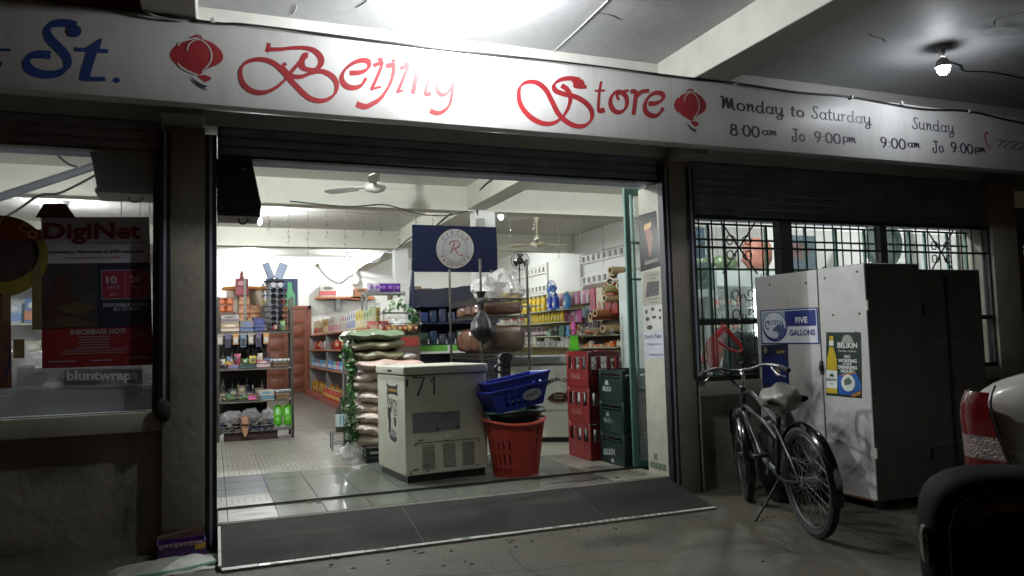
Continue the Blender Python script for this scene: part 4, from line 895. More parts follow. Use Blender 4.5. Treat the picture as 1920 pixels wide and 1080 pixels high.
# ------------------------------------------------------------------ cars
def car_body(name, label, loc, rz, paint_, full=True):
    o = thing(name, label, 'car', loc, rz); L = 4.3
    # stations from the rear bumper forward: x, half width, sill z, beltline z
    st = [(-.025,.02,.55,.75),(-.02,.45,.42,.93),(0.0,.68,.36,.98),(.03,.76,.30,1.02),(.1,.82,.27,1.04),(.35,.845,.2,1.05),(.95,.85,.17,1.04),(1.9,.85,.16,.93),(2.9,.85,.17,.92),(3.5,.83,.2,.86),(4.05,.76,.24,.76),(4.25,.6,.3,.62),(4.3,.45,.34,.5)]
    def F(u, v):
        x = u*(len(st)-1); i = min(int(x), len(st)-2); t = x-i; a = [p+(q-p)*t for p, q in zip(st[i], st[i+1])]
        th = v*2*PI; c_, s_ = math.cos(th), math.sin(th)
        e = .3; y = math.copysign(abs(c_)**e, c_)*a[1]; hz_ = (a[3]-a[2])/2; z = (a[2]+a[3])/2+math.copysign(abs(s_)**(e*1.1), s_)*hz_
        z += .035*(1-(y/a[1])**2)*(s_ > 0)
        return (a[0], y, z)
    G().grid(F, 44, 40).build('body_shell', paint_, o)
    if full:
        cab = [(.72,.60,1.03,1.035),(1.05,.62,1.0,1.2),(1.45,.60,.93,1.38),(2.1,.59,.93,1.42),(2.7,.60,.93,1.36),(3.1,.63,.93,1.14),(3.45,.66,.9,.93)]
        def K(u, v):
            x = u*(len(cab)-1); i = min(int(x), len(cab)-2); t = x-i; a = [p+(q-p)*t for p, q in zip(cab[i], cab[i+1])]
            y = (v-.5)*2; return (a[0], a[1]*(1.28-.28*(a[3]-.93)/.49)*math.copysign(abs(y)**.8, y), a[2]-.02+(a[3]-a[2]+.02)*(1-abs(y)**6))
        G().grid(K, 24, 17).build('cabin', mat('dark_car_glass', '0b0d0f', .06, coat=.5), o)
        G().grid(lambda u, v: (1.3+1.5*u, (v-.5)*1.02, 1.43-.06*abs(u-.45)*2-.03*(2*v-1)**2), 10, 8).build('roof_panel', paint_, o)
    for cx in (.85, 3.45):
        for s_ in (-1, 1):
            wh = bpy.data.objects.new('wheel', None); COL.objects.link(wh); wh.parent = o; wh.location = (cx, s_*.74, .3)
            G().lathe([(.19,-.09),(.28,-.1),(.305,-.07),(.305,.07),(.28,.1),(.19,.09)], n=28, cap=True).xf(Matrix.Rotation(PI/2, 4, 'X')).build('tyre', RUBBER, wh)
            G().cyl((0, s_*.085, 0), (0, s_*.108, 0), .19, .17, 20).build('hubcap', STEEL, wh)
    return o
BEIGE = mat('beige_metallic_paint', 'bdb9b0', .35, metal=.0, var=.03, coat=.6)
hd = R(17); rc = Vector((2.488, -3.585, -.13)); fwd = Vector((math.cos(hd), math.sin(hd), 0)); lf = Vector((-math.sin(hd), math.cos(hd), 0))
car = car_body('parked_car', 'beige saloon car with a red tail lamp parked at the right edge', rc-lf*.84+fwd*.0, hd, BEIGE)
# corner details in car space: rear is at x=0, left side at +y
LRED = mat('red_tail_lamp_lens', '5c0a0e', .12, var=.1, coat=.8); LCLR = mat('clear_reverse_lens', '7c6a66', .15, var=.3, vs=60, bump=.8, bs=120, coat=.5)
for s_ in (-1, 1):
    tl = bpy.data.objects.new('tail_lamp', None); COL.objects.link(tl); tl.parent = car; tl['label'] = 'tail lamp with red lens and clear reversing section'
    def lens(z0, z1, m, nm):
        path = crom([(-.012, .0), (.02, .06), (.05, .085), (.1, .1), (.18, .11)], 4)
        def F(u, v):
            z = z0+(z1-z0)*v; i = u*(len(path)-1); k = min(int(i), len(path)-2); q = [p+(r2-p)*(i-k) for p, r2 in zip(path[k], path[k+1])]
            inn = .72-.09*(.99-z)/.33; top = max(0, z-.9)/.09
            y = inn+(.848-inn)*(q[1]/.11); y -= .03*top*top
            return (q[0]-.02+.02*top*top*0, s_*y, z)
        g = G(); g.grid(F, 16, 6); n_ = len(g.v); g.v += [(x+.09, y*.965, z) for x, y, z in g.v]
        for i in range(len(g.f)): g.face([n_+q for q in g.f[i]][::-1])
        g.build(nm, m, tl, calc=False)
    lens(.832, .985, LRED, 'upper_lens'); lens(.752, .83, LCLR, 'reverse_lens'); lens(.66, .75, LRED, 'lower_lens')
for s_ in (-1, 1):
    G().tube([(-.03+.0*q, s_*(.712-.09*(.99-z)/.33-.03*(max(0, z-.9)/.09)**2), z) for q, z in enumerate((.6, .66, .75, .83, .9, .95, .985, 1.01))], .0035, 5).build('boot_seam', BLACKP, car)
G().box(-.04,-.02,.32,.46,.875,.9).build('name_badge', CHROME, car, bev=.004)
G().box(-.035,-.018,-.26,.26,.7,.8).build('number_plate_recess', BLACKP, car)
G().grid(lambda u, v: (-.09+.16*abs(2*u-1)**5-.02*math.sin(PI*v), (u-.5)*1.68, .3+.33*v), 24, 6).grid(lambda u, v: (-.09+.16*abs(2*u-1)**5+.14*v, (u-.5)*(1.68-.04*v), .63+.012*v), 24, 3).build('bumper', BEIGE, car)

# own car: only the door with its mirror, beside the photographer
bc = thing('black_car', 'black car door with its rounded black wing mirror in the near foreground', 'car', (.2, -5.28, -.13))
BLKC = mat('gloss_black_car_paint', '020203', .75, var=.05, spec=.12)
G().box(-1.0,.62,-.06,.0,.28,.93).build('door_panel', BLKC, bc, bev=.02, seg=3)
G().box(.64,1.9,-.9,.0,.3,.86).build('front_wing', BLKC, bc, bev=.05, seg=4); G().box(-1.0,1.9,-.95,.0,.16,.27).build('sill', BLKPL, bc, bev=.02)
for cx in (1.35,): 
    wh = bpy.data.objects.new('wheel', None); COL.objects.link(wh); wh.parent = bc; wh.location = (cx, -.1, .31)
    G().lathe([(.19,-.09),(.28,-.1),(.31,-.07),(.31,.07),(.28,.1),(.19,.09)], n=28).xf(Matrix.Rotation(PI/2, 4, 'X')).build('tyre', RUBBER, wh); G().cyl((0,.085,0),(0,.108,0),.19,.17,20).build('hubcap', STEEL, wh)
wh2 = bpy.data.objects.new('wheel', None); COL.objects.link(wh2); wh2.parent = bc; wh2.location = (-.8, -.1, .31)
G().lathe([(.19,-.09),(.28,-.1),(.31,-.07),(.31,.07),(.28,.1),(.19,.09)], n=28).xf(Matrix.Rotation(PI/2, 4, 'X')).build('tyre', RUBBER, wh2)
mc = at(1962, 1040, 'x', .8); MR = Matrix.Rotation(R(-40), 4, 'Z')
lc = mc-Vector((.2, -5.28, -.13))
g = G().blob((0, 0, 0), .115, .06, .088, 24, 16, e=.5); g.xf(MR); o = g.build('mirror_housing', BLKC, bc); o.location = lc
g = G().blob((-.0, -.046, 0), .1, .012, .074, 20, 10, e=.5).xf(MR); o = g.build('mirror_glass', mat('dark_mirror_glass', '060708', .3), bc); o.location = lc
g = G().blob((-.114, -.02, .01), .006, .014, .02, 8, 8, e=.7).xf(MR); o = g.build('chrome_cap', CHROME, bc); o.location = lc
G().tube([lc+Vector((.02, -.0, -.07)), lc+Vector((.05, -.06, -.14)), Vector((.5, -.03, .9))], .028, 8).build('mirror_arm', BLKPL, bc)

# ------------------------------------------------------------------ white scroll gate at the far right
gt = thing('iron_gate', 'white painted iron gate with scrolls standing in the dark at the right edge', 'gate', (7.33, -.62, -.13))
GP = mat('white_gate_paint', 'a8acb4', .5, dirt=.4)
for x in (0, .5, 1.0): G().box(x-.02, x+.02, -.02, .02, 0, 1.95).build('post', GP, gt); G().lathe([(.02,0),(.032,.03),(.02,.06),(.001,.14)], (x,0,1.95), n=8).build('finial', GP, gt)
for z in (1.15, 1.48, .3): G().box(.02, .98, -.012, .012, z, z+.03).build('rail', GP, gt)
for x in (.12,.24,.36,.62,.74,.86): G().cyl((x,0,.33),(x,0,1.15),.008,n=6).build('bar', GP, gt)
for x in (.25,.75):
    G().tube([(p[0],0,p[2]) for p in spiral(x, 1.33, .12, 0, 1.4, 1)], .009, 6).build('scroll', GP, gt); G().tube([(p[0],0,p[2]) for p in spiral(x+.05, 1.75, .12, -PI/2, 1.2, 1)]+[], .009, 6).build('scroll', GP, gt)
tag(G().box(8.2, 13, 1.0, 1.2, -.13, 2.6).build('side_wall', PLASTER), 'dark plaster wall behind the iron gate', 'wall')

# ------------------------------------------------------------------ litter at the foot of the left pillar
cx_ = thing('carton_box', 'purple and pink carton with a yellow sticker lying open by the left pillar', 'box', (-.17, -.66, -.13), R(4))
PUR = C('4a2a68', .5, var=.25, vs=9)
G().box(-.13,.13,-.07,-.062,.0,.1).box(-.13,.13,.062,.07,0,.1).box(-.13,-.122,-.062,.062,0,.1).box(.122,.13,-.062,.062,0,.1).box(-.122,.122,-.062,.062,0,.008).build('tray', PUR, cx_)
G().box(.07,.125,-.0735,-.0705,.055,.09).build('sticker', C('c09a2c'), cx_); G().hexa([(-.13,.07,.1),(.13,.07,.1),(.13,.075,.1),(-.13,.075,.1),(-.13,.085,.12),(.13,.085,.15),(.13,.09,.15),(-.13,.09,.12)]).build('flap', C('4a3424'), cx_)
g = G()
for k in range(9): g.box(-.12+.026*k, -.1+.026*k, -.076, -.071, .075+.008*random.random(), .1)
g.build('torn_edge', C('9a7a86'), cx_)['kind'] = 'stuff'
gm = thing('folded_sack', 'flattened green and white woven sack lying on the ground left of the ramp', 'sack', (-.24, -.88, -.128), R(10))
G().grid(lambda u, v: ((u-.5)*.56, (v-.5)*.3, .05*math.sin(PI*v)**.5*math.sin(PI*min(1,u*1.02))**.4+.012*noise.noise((u*7, v*5, 3))), 22, 10).build('sack', mat('grey_woven_plastic', '8d8f86', .5, var=.2, bump=.5, dirt=.4), gm)
G().tube(crom([(-.25,-.115,.006),(-.1,-.125,.012),(.08,-.12,.01),(.25,-.1,.02),(.26,.0,.03)], 5), .014, 6).build('green_hem', C('2c6a3c', .5), gm)
for k, (x, y, s_) in enumerate(((-.9,-1.3,.03),(-.65,-.95,.02),(-.45,-.8,.03),(.9,-1.35,.02),(1.3,-1.2,.015),(.6,-1.25,.02),(2.2,-1.6,.018),(3.4,-1.45,.016))):
    tag(G().poly([(x+s_*math.cos(a*1.05)*(.6+.4*random.random()), y+s_*.5*math.sin(a*1.05), -.126+.006*random.random()) for a in range(6)]).build('dead_leaf', C('4a2e1c' if k % 2 else '5a5648', .8), smooth=False), 'small dry scrap on the concrete, %s one counting from the left pillar' % nth(k), 'litter', 'scraps on the ground')
for k, (x, y) in enumerate(((.15,-.02),(.62,-.09),(.68,-.1),(2.9,-.35))):
    tag(G().blob((x, y, .007), .022, .012, .006, 7, 4, jit=.2, seed=k).build('crumb', C('6a6448' if k else '26241c', .8)), 'small bit of rubbish on the sill tiles, %s from the left jamb' % nth(k), 'litter', 'rubbish on the sill tiles')
g = G()
for k in range(60):
    rr_ = random.Random(100+k); x = rr_.uniform(-1.6, 4.0); y = rr_.uniform(-2.6, -1.2) if rr_.random() < .6 else rr_.uniform(-1.25, -1.12)
    s2 = rr_.uniform(.005, .014); zz = -.1285; g.hexa([(x+p*s2, y+q*s2, zz+r2) for p, q, r2 in ((-1,-.6,0),(1,-.5,0),(.8,.6,0),(-.9,.5,0),(-.8,-.4,.004),(.7,-.4,.006),(.6,.4,.003),(-.7,.4,.005))])
tag(g.build('loose_grit', C('57524a', .8), smooth=False), 'fine loose grit scattered over the concrete in front of the ramp', 'grit', kind='stuff')
fl = tag(G().blob((.02, -.52, .0), .03, .025, .02, 8, 6, jit=.2).build('green_tuft', C('1f3a22', .7)), 'tiny green tuft at the top left corner of the ramp', 'weed')
# ------------------------------------------------------------------ things just inside the opening
FRZ = mat('aged_white_enamel', 'c2c1b2', .42, var=.05, bump=.1, bs=10, dirt=.3, dcol='877f68', ds=3.5)
CABLE2 = mat('black_cable', '1a1a1c')
fz = thing('chest_freezer', 'old white chest freezer marked 71 standing at the front of the shop', 'freezer', (1.386, .24, 0), R(5.8))
G().box(.02,.68,.02,.68,.0,.055).build('plinth', BLKPL, fz)
G().box(0,.7,0,.7,.056,.826).build('body', FRZ, fz, bev=.012, seg=3)
G().box(-.012,.71,-.014,.71,.834,.9).build('lid', FRZ, fz, bev=.012, seg=3); G().box(.01,.69,.01,.69,.826,.834).build('lid_seal', BLKPL, fz)
G().box(-.016,-.012,.28,.38,.855,.872).build('lid_lock', DKSTEEL, fz)
MARK = C('16181c', .5)
g = G(); ribbon(g, [(.065,.815),(.165,.81),(.105,.668)], .014, lambda u, v: (u, -.0015, v), k=1); ribbon(g, [(.215,.775),(.245,.815),(.245,.672)], .013, lambda u, v: (u, -.0015, v), k=1)
ribbon(g, [(.02,.8),(.022,.74)], .016, lambda u, v: (u, -.0015, v)); g.build('number_71', MARK, fz, smooth=False)['kind'] = 'stuff'
LBL = mat('grey_data_sticker', '6e7074', .5, var=.15, vs=120)
G().box(.06,.29,-.002,0,.38,.535).build('data_sticker', LBL, fz); G().box(.292,.46,-.002,0,.385,.53).build('data_sticker', LBL, fz)
for x in (.265, .44): g = G().poly([(x-.015,-.003,.395),(x+.015,-.003,.395),(x,-.003,.42)]).build('warning_triangle', MARK, fz)
G().box(.1,.15,-.002,0,.318,.33).build('maker_plate', C('6b5f4a'), fz)
for zz, a, b_ in ((.3,.08,.62),):
    G().box(a,b_,-.003,0,zz,zz+.005).build('panel_edge', C('6c6048'), fz)
G().lathe([(.001,-.012),(.02,-.01),(.025,0)], n=14).xf(Matrix.Rotation(-PI/2, 4, 'X')).xf(Matrix.Translation((.345,-.003,.33))).build('drain_cap', FRZ, fz)
for k, x0 in enumerate((.135, .31, .475)):
    g = G()
    for j in range(12): g.box(x0, x0+.105, -.0035, .0, .1+.0158*j, .1045+.0158*j)
    g.build('louvre_slots', C('4a463c', .7), fz, smooth=False)['kind'] = 'stuff'
for (x, z) in ((.08,.29),(.62,.28),(.18,.085),(.6,.09)): G().cyl((x,-.004,z),(x,0,z),.007,n=8).build('screw', DKSTEEL, fz)
for (x, z, r1, r2) in ((.08,.1,.05,.02),(.16,.12,.05,.012),(.04,.08,.02,.03),(.15,.595,.015,.006),(.5,.57,.06,.003)):
    G().poly([(x+r1*.6*a, -.001, z+r2*b_*.6) for a, b_ in ell(0,0,1,1,9)]).build('stain', mat('brown_stain', '5f523c', .8, alpha=.5), fz)
# ice poster on the left flank
o = bpy.data.objects.new('ice_poster', None); COL.objects.link(o); o.parent = fz; o['label'] = 'black and white ice poster with a yellow title'
def ip(lay): return lambda u, v: (-.002-.0006*lay, .46-.32*u, .77-.5*v)
g = G(); f_ = ip(0); g.poly([f_(0,0), f_(1,0), f_(1,1), f_(0,1)]); g.build('sheet', C('c4c2b6', .4), o, smooth=False)
f_ = ip(1); g = G(); g.poly([f_(*p) for p in [(.05,.02),(.3,.06),(.7,.06),(.95,.02),(.88,.12),(.95,.22)]+[(.95-.9*i/8, .22-.03*math.sin(PI*i/8)) for i in range(1, 9)]+[(.12,.12)]]); g.build('title_shape', C('14182c', .4), o, smooth=False)
g = G(); gtext(g, 'Caribbean', 0, 0, .66, .055, .03, fn=lambda X, Z: ip(2)(.5+X, .12-Z)); g.build('title', C('b8922a'), o, smooth=False)
g = G(); gtext(g, 'PARTY', 0, 0, .8, .16, .02, fn=lambda X, Z: ip(1)(.5+X, .34-Z+X*.12)); gtext(g, 'ICE', 0, 0, .26, .1, .02, fn=lambda X, Z: ip(1)(.72+X, .48-Z))
for pl in (((.12,.4),(.3,.42),(.42,.38),(.45,.46),(.34,.52),(.38,.62),(.36,.76),(.28,.84),(.16,.82),(.2,.66),(.12,.56)), ((.6,.56),(.75,.55),(.8,.64),(.72,.72),(.62,.68)), ((.2,.84),(.8,.86),(.84,.92),(.6,.96),(.34,.93))): g.poly([f_(*p) for p in pl])
g.build('black_print', C('1a1c22', .4), o, smooth=False)
G().poly([ip(2)(*p) for p in ((.3,.78),(.55,.74),(.8,.8),(.7,.88),(.4,.87))]).build('grey_ice', C('8b8894'), o, smooth=False)

# sack stack on a green crate beside the freezer
def sack(loc, rx, ry, rz_, m, label, name='rice_sack', seed=0, rot=0., print_=None):
    sag = random.uniform(-.02, .02); ph_ = random.uniform(0, 6)
    o = thing(name, label, 'sack', loc, rot, 'stacked sacks')
    def F(u, v):
        a = (u-.5)*2; t = v*2*PI; prof = (1-abs(a)**4.5)**.42; pin = .25+.75*prof
        k = 1+.16*noise.noise((u*6+seed, v*5, seed)); 
        return (a*rx*(1+.03*math.sin(t*3)), ry*pin**.5*math.cos(t)*k, rz_*prof*math.sin(t)*k*(1 if abs(a) < .95 else .5)+sag*a+.008*math.sin(a*7+ph_)*prof)
    G().grid(lambda u, v: F(v, u), 18, 15, cu=True).build('sack', m, o)
    if print_: G().poly([(-rx*.55, -ry*.93, -rz_*.3), (rx*.4, -ry*.93, -rz_*.3), (rx*.4, -ry*.93, rz_*.25), (-rx*.55, -ry*.93, rz_*.25)]).build('print', print_, o)
    return o
PK = mat('pinkish_woven_sack', 'd6c6ba', .5, var=.15, bump=.5, bs=50, dirt=.35, dcol='a87c70', ds=6); BS = mat('brown_plastic_sack', '6f6a52', .35, var=.2, bump=.4, dirt=.25, dcol='3e3c30'); REDP = C('a03028')
for k in range(7):
    sack((1.46+.025*random.uniform(-1,1), 1.62+.02*random.uniform(-1,1), .2+.098*k), .26+.02*random.random(), .22, .066+.006*random.random(), PK, '%s pale pinkish rice sack from the bottom of the stack beside the freezer' % nth(k), seed=k*3.7, rot=R(random.uniform(-14, 14)), print_=C(('7c8c6c','a05048','8c6c50')[k % 3], .6, var=.5, vs=30))
sack((1.55, 1.55, .885), .33, .24, .055, mat('white_red_printed_sack', 'c0a89c', .45, var=.25, vs=6, bump=.3, dirt=.5, dcol='a8362c', ds=5), 'white sack with red print lying under the brown sacks beside the freezer', seed=9, rot=R(-4))
for k in range(3):
    sack((1.44-.012*k, 1.62, .975+.094*k), .26+.015*k, .22, .06, BS if k < 2 else mat('olive_glossy_sack', '66745a', .25, var=.25, bump=.4), ['lowest', 'middle', 'topmost glossy green'][k]+' of the three brown-green sacks crowning the stack', name='feed_sack', seed=20+k)
def crate(loc, w_, d, h, m, label, txt=None, slots=True, rz=0., bottles=None, group=None, tm=None, cat='crate'):
    """plastic bottle crate: corner posts, rims, walls with hand holes, logo text on the left (-x) wall"""
    o = thing('bottle_crate', label, cat, loc, rz, group); t = .012
    for a, b_ in ((0,.03),(.031,.5*h) if slots and h > .2 else (.03, h-.075) if not slots else (h*.42,.6*h),(h*.86,h) if h > .2 else (h-.03,h)):
        z0, z1 = a, b_
        g = G().box(0,w_,0,t,z0,z1).box(0,w_,d-t,d,z0,z1).box(0,t,t,d-t,z0,z1).box(w_-t,w_,t,d-t,z0,z1); g.build('wall_band', m, o)
    for x in (0, w_-.035):
        for y in (0, d-.035): G().box(x-.002, x+.037, y-.002, y+.037, .0, h+.002).build('corner_post', m, o, bev=.004)
    if slots:
        for f_ in (.34, .66):
            G().box(-.001, t, d*f_-.028, d*f_+.028, .03, h-.05).build('wall_rib', m, o); G().box(w_*f_-.02, w_*f_+.02, -.001, t, .03, h-.05).build('wall_rib', m, o)
    else:
        G().box(-.004, 0, .04, d-.04, h-.065, h-.05).build('rim_line', m, o); G().box(.04, w_-.04, -.004, 0, h-.065, h-.05).build('rim_line', m, o)
    G().box(t, w_-t, t, d-t, .005, .015).build('crate_floor', m, o)
    if txt:
        g = G()
        for tx, z, hh, ww in txt: gtext(g, tx, 0, 0, ww, hh, .025, .15 if tx[0] == 'C' else 0, fn=lambda X, Z: (-.0055, d*.55-X, z+Z))
        g.build('lettering', tm or C('8f8f86'), o, smooth=False)
    return o
RC = mat('dark_red_crate_plastic', '6a1418', .4, var=.15, dirt=.25, dcol='3a1010'); GC = mat('dark_green_crate_plastic', '0c221d', .4, var=.15, dirt=.2, dcol='0c1a16')
crate((1.3, 1.42, 0), .4, .36, .135, GC, 'small dark green crate under the rice sacks', slots=True)
BOT = mat('brown_bottle_glass', '2c1a0c', .08, var=.1, coat=.3); BOTG = mat('clear_bottle_glass', '9aa09c', .06, var=.1, alpha=.5)
bp_ = [(.028,0),(.031,.01),(.031,.12),(.026,.15),(.013,.19),(.012,.235),(.014,.24),(.014,.25)]
_bm = G().lathe(bp_, n=10).mesh('bottle', BOTG)
for k in range(3):
    o = crate((3.1, .47, .322*k), .32, .44, .318, RC, ['bottom', 'middle', 'top'][k]+' red soft drink crate of the tall red stack by the glass door', [('Coca-Cola', .1, .055, .2)], True, group='red crates by the glass door', tm=C('7c3a34' if k < 1 else '8c5a54'))
    for i in range(3):
        for j in range(4): link('bottle', _bm, o, (.06+.1*i, .07+.1*j, .016))
for k in range(3):
    o = crate((3.19, .03, .27*k), .35, .42, .266, GC, ['bottom', 'middle', 'top'][k]+' dark green beer crate of the stack right of the red crates', None, False, group='green crates by the glass door')
    g = G(); sk_ = .0 if k else .1
    gtext(g, 'BELIKIN', 0, 0, .15 if k else .2, .04 if k else .055, .035, fn=lambda X, Z: (-.0055, .26-X, .1+Z+X*sk_)); g.poly([(-.0055, .26-a, .135+b_) for a, b_ in ((-.035,0),(-.02,.04),(.02,.04),(.035,0))] if k else [(-.0055, .2-a, .02+b_) for a, b_ in ((-.03,0),(-.018,.03),(.018,.03),(.03,0))])
    g.build('lettering', C('8d9690' if k != 1 else '5a6660'), o, smooth=False)
    G().box(-.0055, -.004, .2, .3, .205, .216).build('hand_hole', C('060a09'), o)
# teal sliding door leaves
def door_leaf(x, y, w_, lb, sw=.05):
    o = thing('sliding_door', lb, 'glass door', (x, y, .012), 0)
    G().box(0,sw,-.015,.015,0,2.33).box(w_-sw,w_,-.015,.015,0,2.33).build('stile', TEAL, o, bev=.004)
    G().box(sw,w_-sw,-.014,.014,0,.05).box(sw,w_-sw,-.014,.014,2.28,2.33).build('rail', TEAL, o)
    for z in (.62, 1.55, 1.86): G().box(sw,w_-sw,-.008,.008,z,z+.014).build('glazing_rail', TEAL, o)
    G().box(sw,w_-sw,-.003,.003,.05,2.28).build('pane', GLASS, o); return o
door_leaf(3.235, -.03, .66, 'teal framed sliding glass door pushed open behind the right reveal'); door_leaf(3.33, .018, .6, 'second teal door leaf just behind the first one', .022)

# laundry basket with nested baskets
lb = thing('laundry_basket', 'red slotted plastic laundry basket standing right of the freezer', 'basket', (2.29, .22, 0), R(-8))
RB = mat('red_basket_plastic', '9c3228', .4, var=.12, dirt=.15)
def lbF(r0, r1, z0, z1, sy=.8): return [(r0, z0), (r1, z1)]
g = G(); n_ = 84; rows = [0,.03,.075,.1,.185,.215,.29,.325,.40,.43]
def rad(z): return .185+.06*(z/.43)
for j in range(len(rows)-1):
    z0, z1 = rows[j], rows[j+1]
    for i in range(n_):
        if (j in (1, 3, 5) and i % 3 == 0 and (i//12) % 4 != 1) or (j == 7 and i % 3 == 0 and (i//12) % 3 == 0): continue
        a0, a1 = 2*PI*i/n_, 2*PI*(i+1)/n_; r0, r1 = rad(z0), rad(z1)
        for s_, q in ((1, 0), (-1, .006)): g.poly([((r0-q)*math.cos(a0),.8*(r0-q)*math.sin(a0),z0),((r0-q)*math.cos(a1),.8*(r0-q)*math.sin(a1),z0),((r1-q)*math.cos(a1),.8*(r1-q)*math.sin(a1),z1),((r1-q)*math.cos(a0),.8*(r1-q)*math.sin(a0),z1)][::s_])
g.build('slotted_wall', RB, lb, calc=False, smooth=False)
G().lathe([(.182,0),(.182,.012)], n=32, sy=.8).build('base', RB, lb)
G().tube([(.255*math.cos(a), .8*.255*math.sin(a), .432+.018*math.cos(2*a)) for a in [2*PI*i/36 for i in range(36)]], .012, 6, closed=True).build('rim', mat('pale_red_rim', 'c0564a', .35), lb)
gb = thing('green_basket', 'dark green round basket nested in the red laundry basket', 'basket', (2.29, .22, .40))
DG = mat('dark_green_plastic', '113a30', .4, var=.1)
G().lathe([(.17,0),(.235,.1),(.262,.105),(.262,.118),(.23,.12),(.165,.02)], n=30, sy=.8).build('bowl', DG, gb); G().tube([(.262*math.cos(a), .8*.262*math.sin(a), .115+.01*math.sin(3*a)) for a in [2*PI*i/30 for i in range(30)]], .01, 6, closed=True).build('rim', DG, gb)
BLP = mat('blue_basket_plastic', '23328c', .35, var=.12)
for k in range(2):
    o = thing('shopping_basket', ['lower blue shopping basket with a white oval label on its front', 'upper blue shopping basket nested in the other one'][k], 'basket', (2.28+.02*k, .2, .535+.075*k), R(4), 'blue shopping baskets')
    o.rotation_euler = (R(-3), R(-9), R(4)); a0, a1, b0, b1, h = .2, .255, .14, .18, .17
    g = G(); t = .005
    for (P, Q) in (((-1,-1),(1,-1)),((1,-1),(1,1)),((1,1),(-1,1)),((-1,1),(-1,-1))):
        def pt(s_, v, q=0.): 
            x = P[0]+(Q[0]-P[0])*s_; y = P[1]+(Q[1]-P[1])*s_; return ((a0+(a1-a0)*v-q)*x, (b0+(b1-b0)*v-q)*y, h*v)
        N = 16; vs_ = (0,.2,.42,.5,.72,.8,1)
        for j in range(6):
            for i in range(N):
                if j in (1, 3) and i % 2 == 1 and 1 < i < N-1 : continue
                for q, s_ in ((0,1),(.006,-1)): g.poly([pt(i/N,vs_[j],q),pt((i+1)/N,vs_[j],q),pt((i+1)/N,vs_[j+1],q),pt(i/N,vs_[j+1],q)][::s_])
    g.build('slotted_wall', BLP, o, calc=False, smooth=False); G().box(-a0,a0,-b0,b0,-.002,.004).build('base', BLP, o)
    G().tube([(-a1,-b1,h),(a1,-b1,h),(a1,b1,h),(-a1,b1,h)], .011, 6, closed=True).build('rim', BLP, o)
    if k == 0:
        g = G(); yy = -b0-(b1-b0)*.5-.013; disc(g, .1, .09, .085, .045, lambda u, v: (u, yy-.0+(v-.09)*-.23, v)); g.build('oval_label', C('8f9498'), o, smooth=False)
        g = G(); gtext(g, 'KRAFT', 0, 0, .11, .03, .01, fn=lambda X, Z: (.1+X, yy-.002-Z*.23, .09+Z+X*.1)); g.build('lettering', MARK, o, smooth=False)

# second freezer behind
f2_ = thing('chest_freezer', 'white chest freezer with a roast chicken logo behind the rack', 'freezer', (2.93, 2.03, 0), R(-31)) 
FW = mat('white_freezer_enamel', 'cdcfc4', .4, var=.04, dirt=.15, dcol='84806c')
G().box(.02,1.03,.03,.6,0,.05).build('plinth', BLKPL, f2_); G().box(0,1.05,0,.62,.051,.81).build('body', FW, f2_, bev=.012, seg=3); G().box(-.01,1.06,-.015,.63,.82,.905).build('lid', C('7c7f7c', .4), f2_, bev=.012, seg=3)
G().box(.14,.24,-.002,0,.68,.74).build('sticker', C('4c6a86'), f2_)
g = G(); garc(g, 'CARIBBEAN CHICKEN', .55, .47, .19, -72, 72, .042, .03, y=-.003); gtext(g, 'The Secret is in the taste', .55, .335, .4, .026, .01, y=-.003); g.build('lettering', C('23211e'), f2_, smooth=False)
g = G(); disc(g, .55, .455, .125, .055, lambda u, v: (u, -.002, v)); g.build('plate', C('4a2a1c'), f2_, smooth=False)
g = G(); disc(g, .55, .475, .1, .048, lambda u, v: (u, -.003, v)); disc(g, .65, .52, .03, .02, lambda u, v: (u, -.003, v)); g.build('chicken', C('33180f'), f2_, smooth=False)['kind'] = 'stuff'
g = G(); ribbon(g, [(.43,.44),(.5,.415),(.6,.415),(.67,.44)], .008, lambda u, v: (u, -.004, v)); gtext(g, 'Caribbean', .545, .495, .1, .02, .01, y=-.004); gtext(g, 'Chicken', .545, .465, .09, .02, .01, y=-.004); g.build('white_print', C('b0a894'), f2_, smooth=False)
gbag = thing('gift_bag', 'bright lime green paper bag on the white chicken freezer', 'bag', at(1076, 657, 'y', 1.75), R(-20))
g = G().prism([(-.055,0),(.055,0),(.04,.16),(-.03,.17)], 'y', -.03, .03); g.build('bag', mat('lime_green_paper', '52a820', .5), gbag); G().tube(crom([(-.02,-.03,.165),(-.035,-.03,.22),(.0,-.03,.2),(.02,-.03,.16)],4), .004, 5).build('string', BLKPL, gbag)

# banner display stand
nv = mat('navy_banner_fabric', '0d1226', .9, spec=.15, var=.12, bump=.1)
ds = thing('display_stand', 'tall navy display stand with a curved header and a round letter R logo', 'display stand', (2.2, 3.2, 0))
NVD = mat('navy_sheet', '090c1a', .8, var=.15); NVF = mat('navy_frame_steel', '141b33', .4, metal=.2, var=.15)
def hd_(u, v, q=0.): return (.0+1.06*u+(.03*(1-v)*(1 if u > .5 else -0)), -.03-.09*math.sin(v*PI*.5+.2)+.06+q, 1.93+.555*v)
g = G(); g.grid(lambda u, v: hd_(u, v), 14, 10); n_ = len(g.v); g.v += [(x, y+.006, z) for x, y, z in g.v]; nf = len(g.f)
for i in range(nf): g.face([n_+q for q in g.f[i]][::-1])
g.build('header', nv, ds, calc=False)
def logo(r, y): return lambda u, v: (.53+u, y-.09*math.sin(((.28+v)/.555)*PI*.5+.2)+.03, 2.21+v)
def dgrid(r0, r1, y, m, nm):
    g = G(); L_ = logo(0, y); g.grid(lambda u, v: L_((r0+(r1-r0)*v)*math.cos(u*2*PI), (r0+(r1-r0)*v)*math.sin(u*2*PI)), 40, 5, cu=True); return g.build(nm, m, ds, smooth=False)
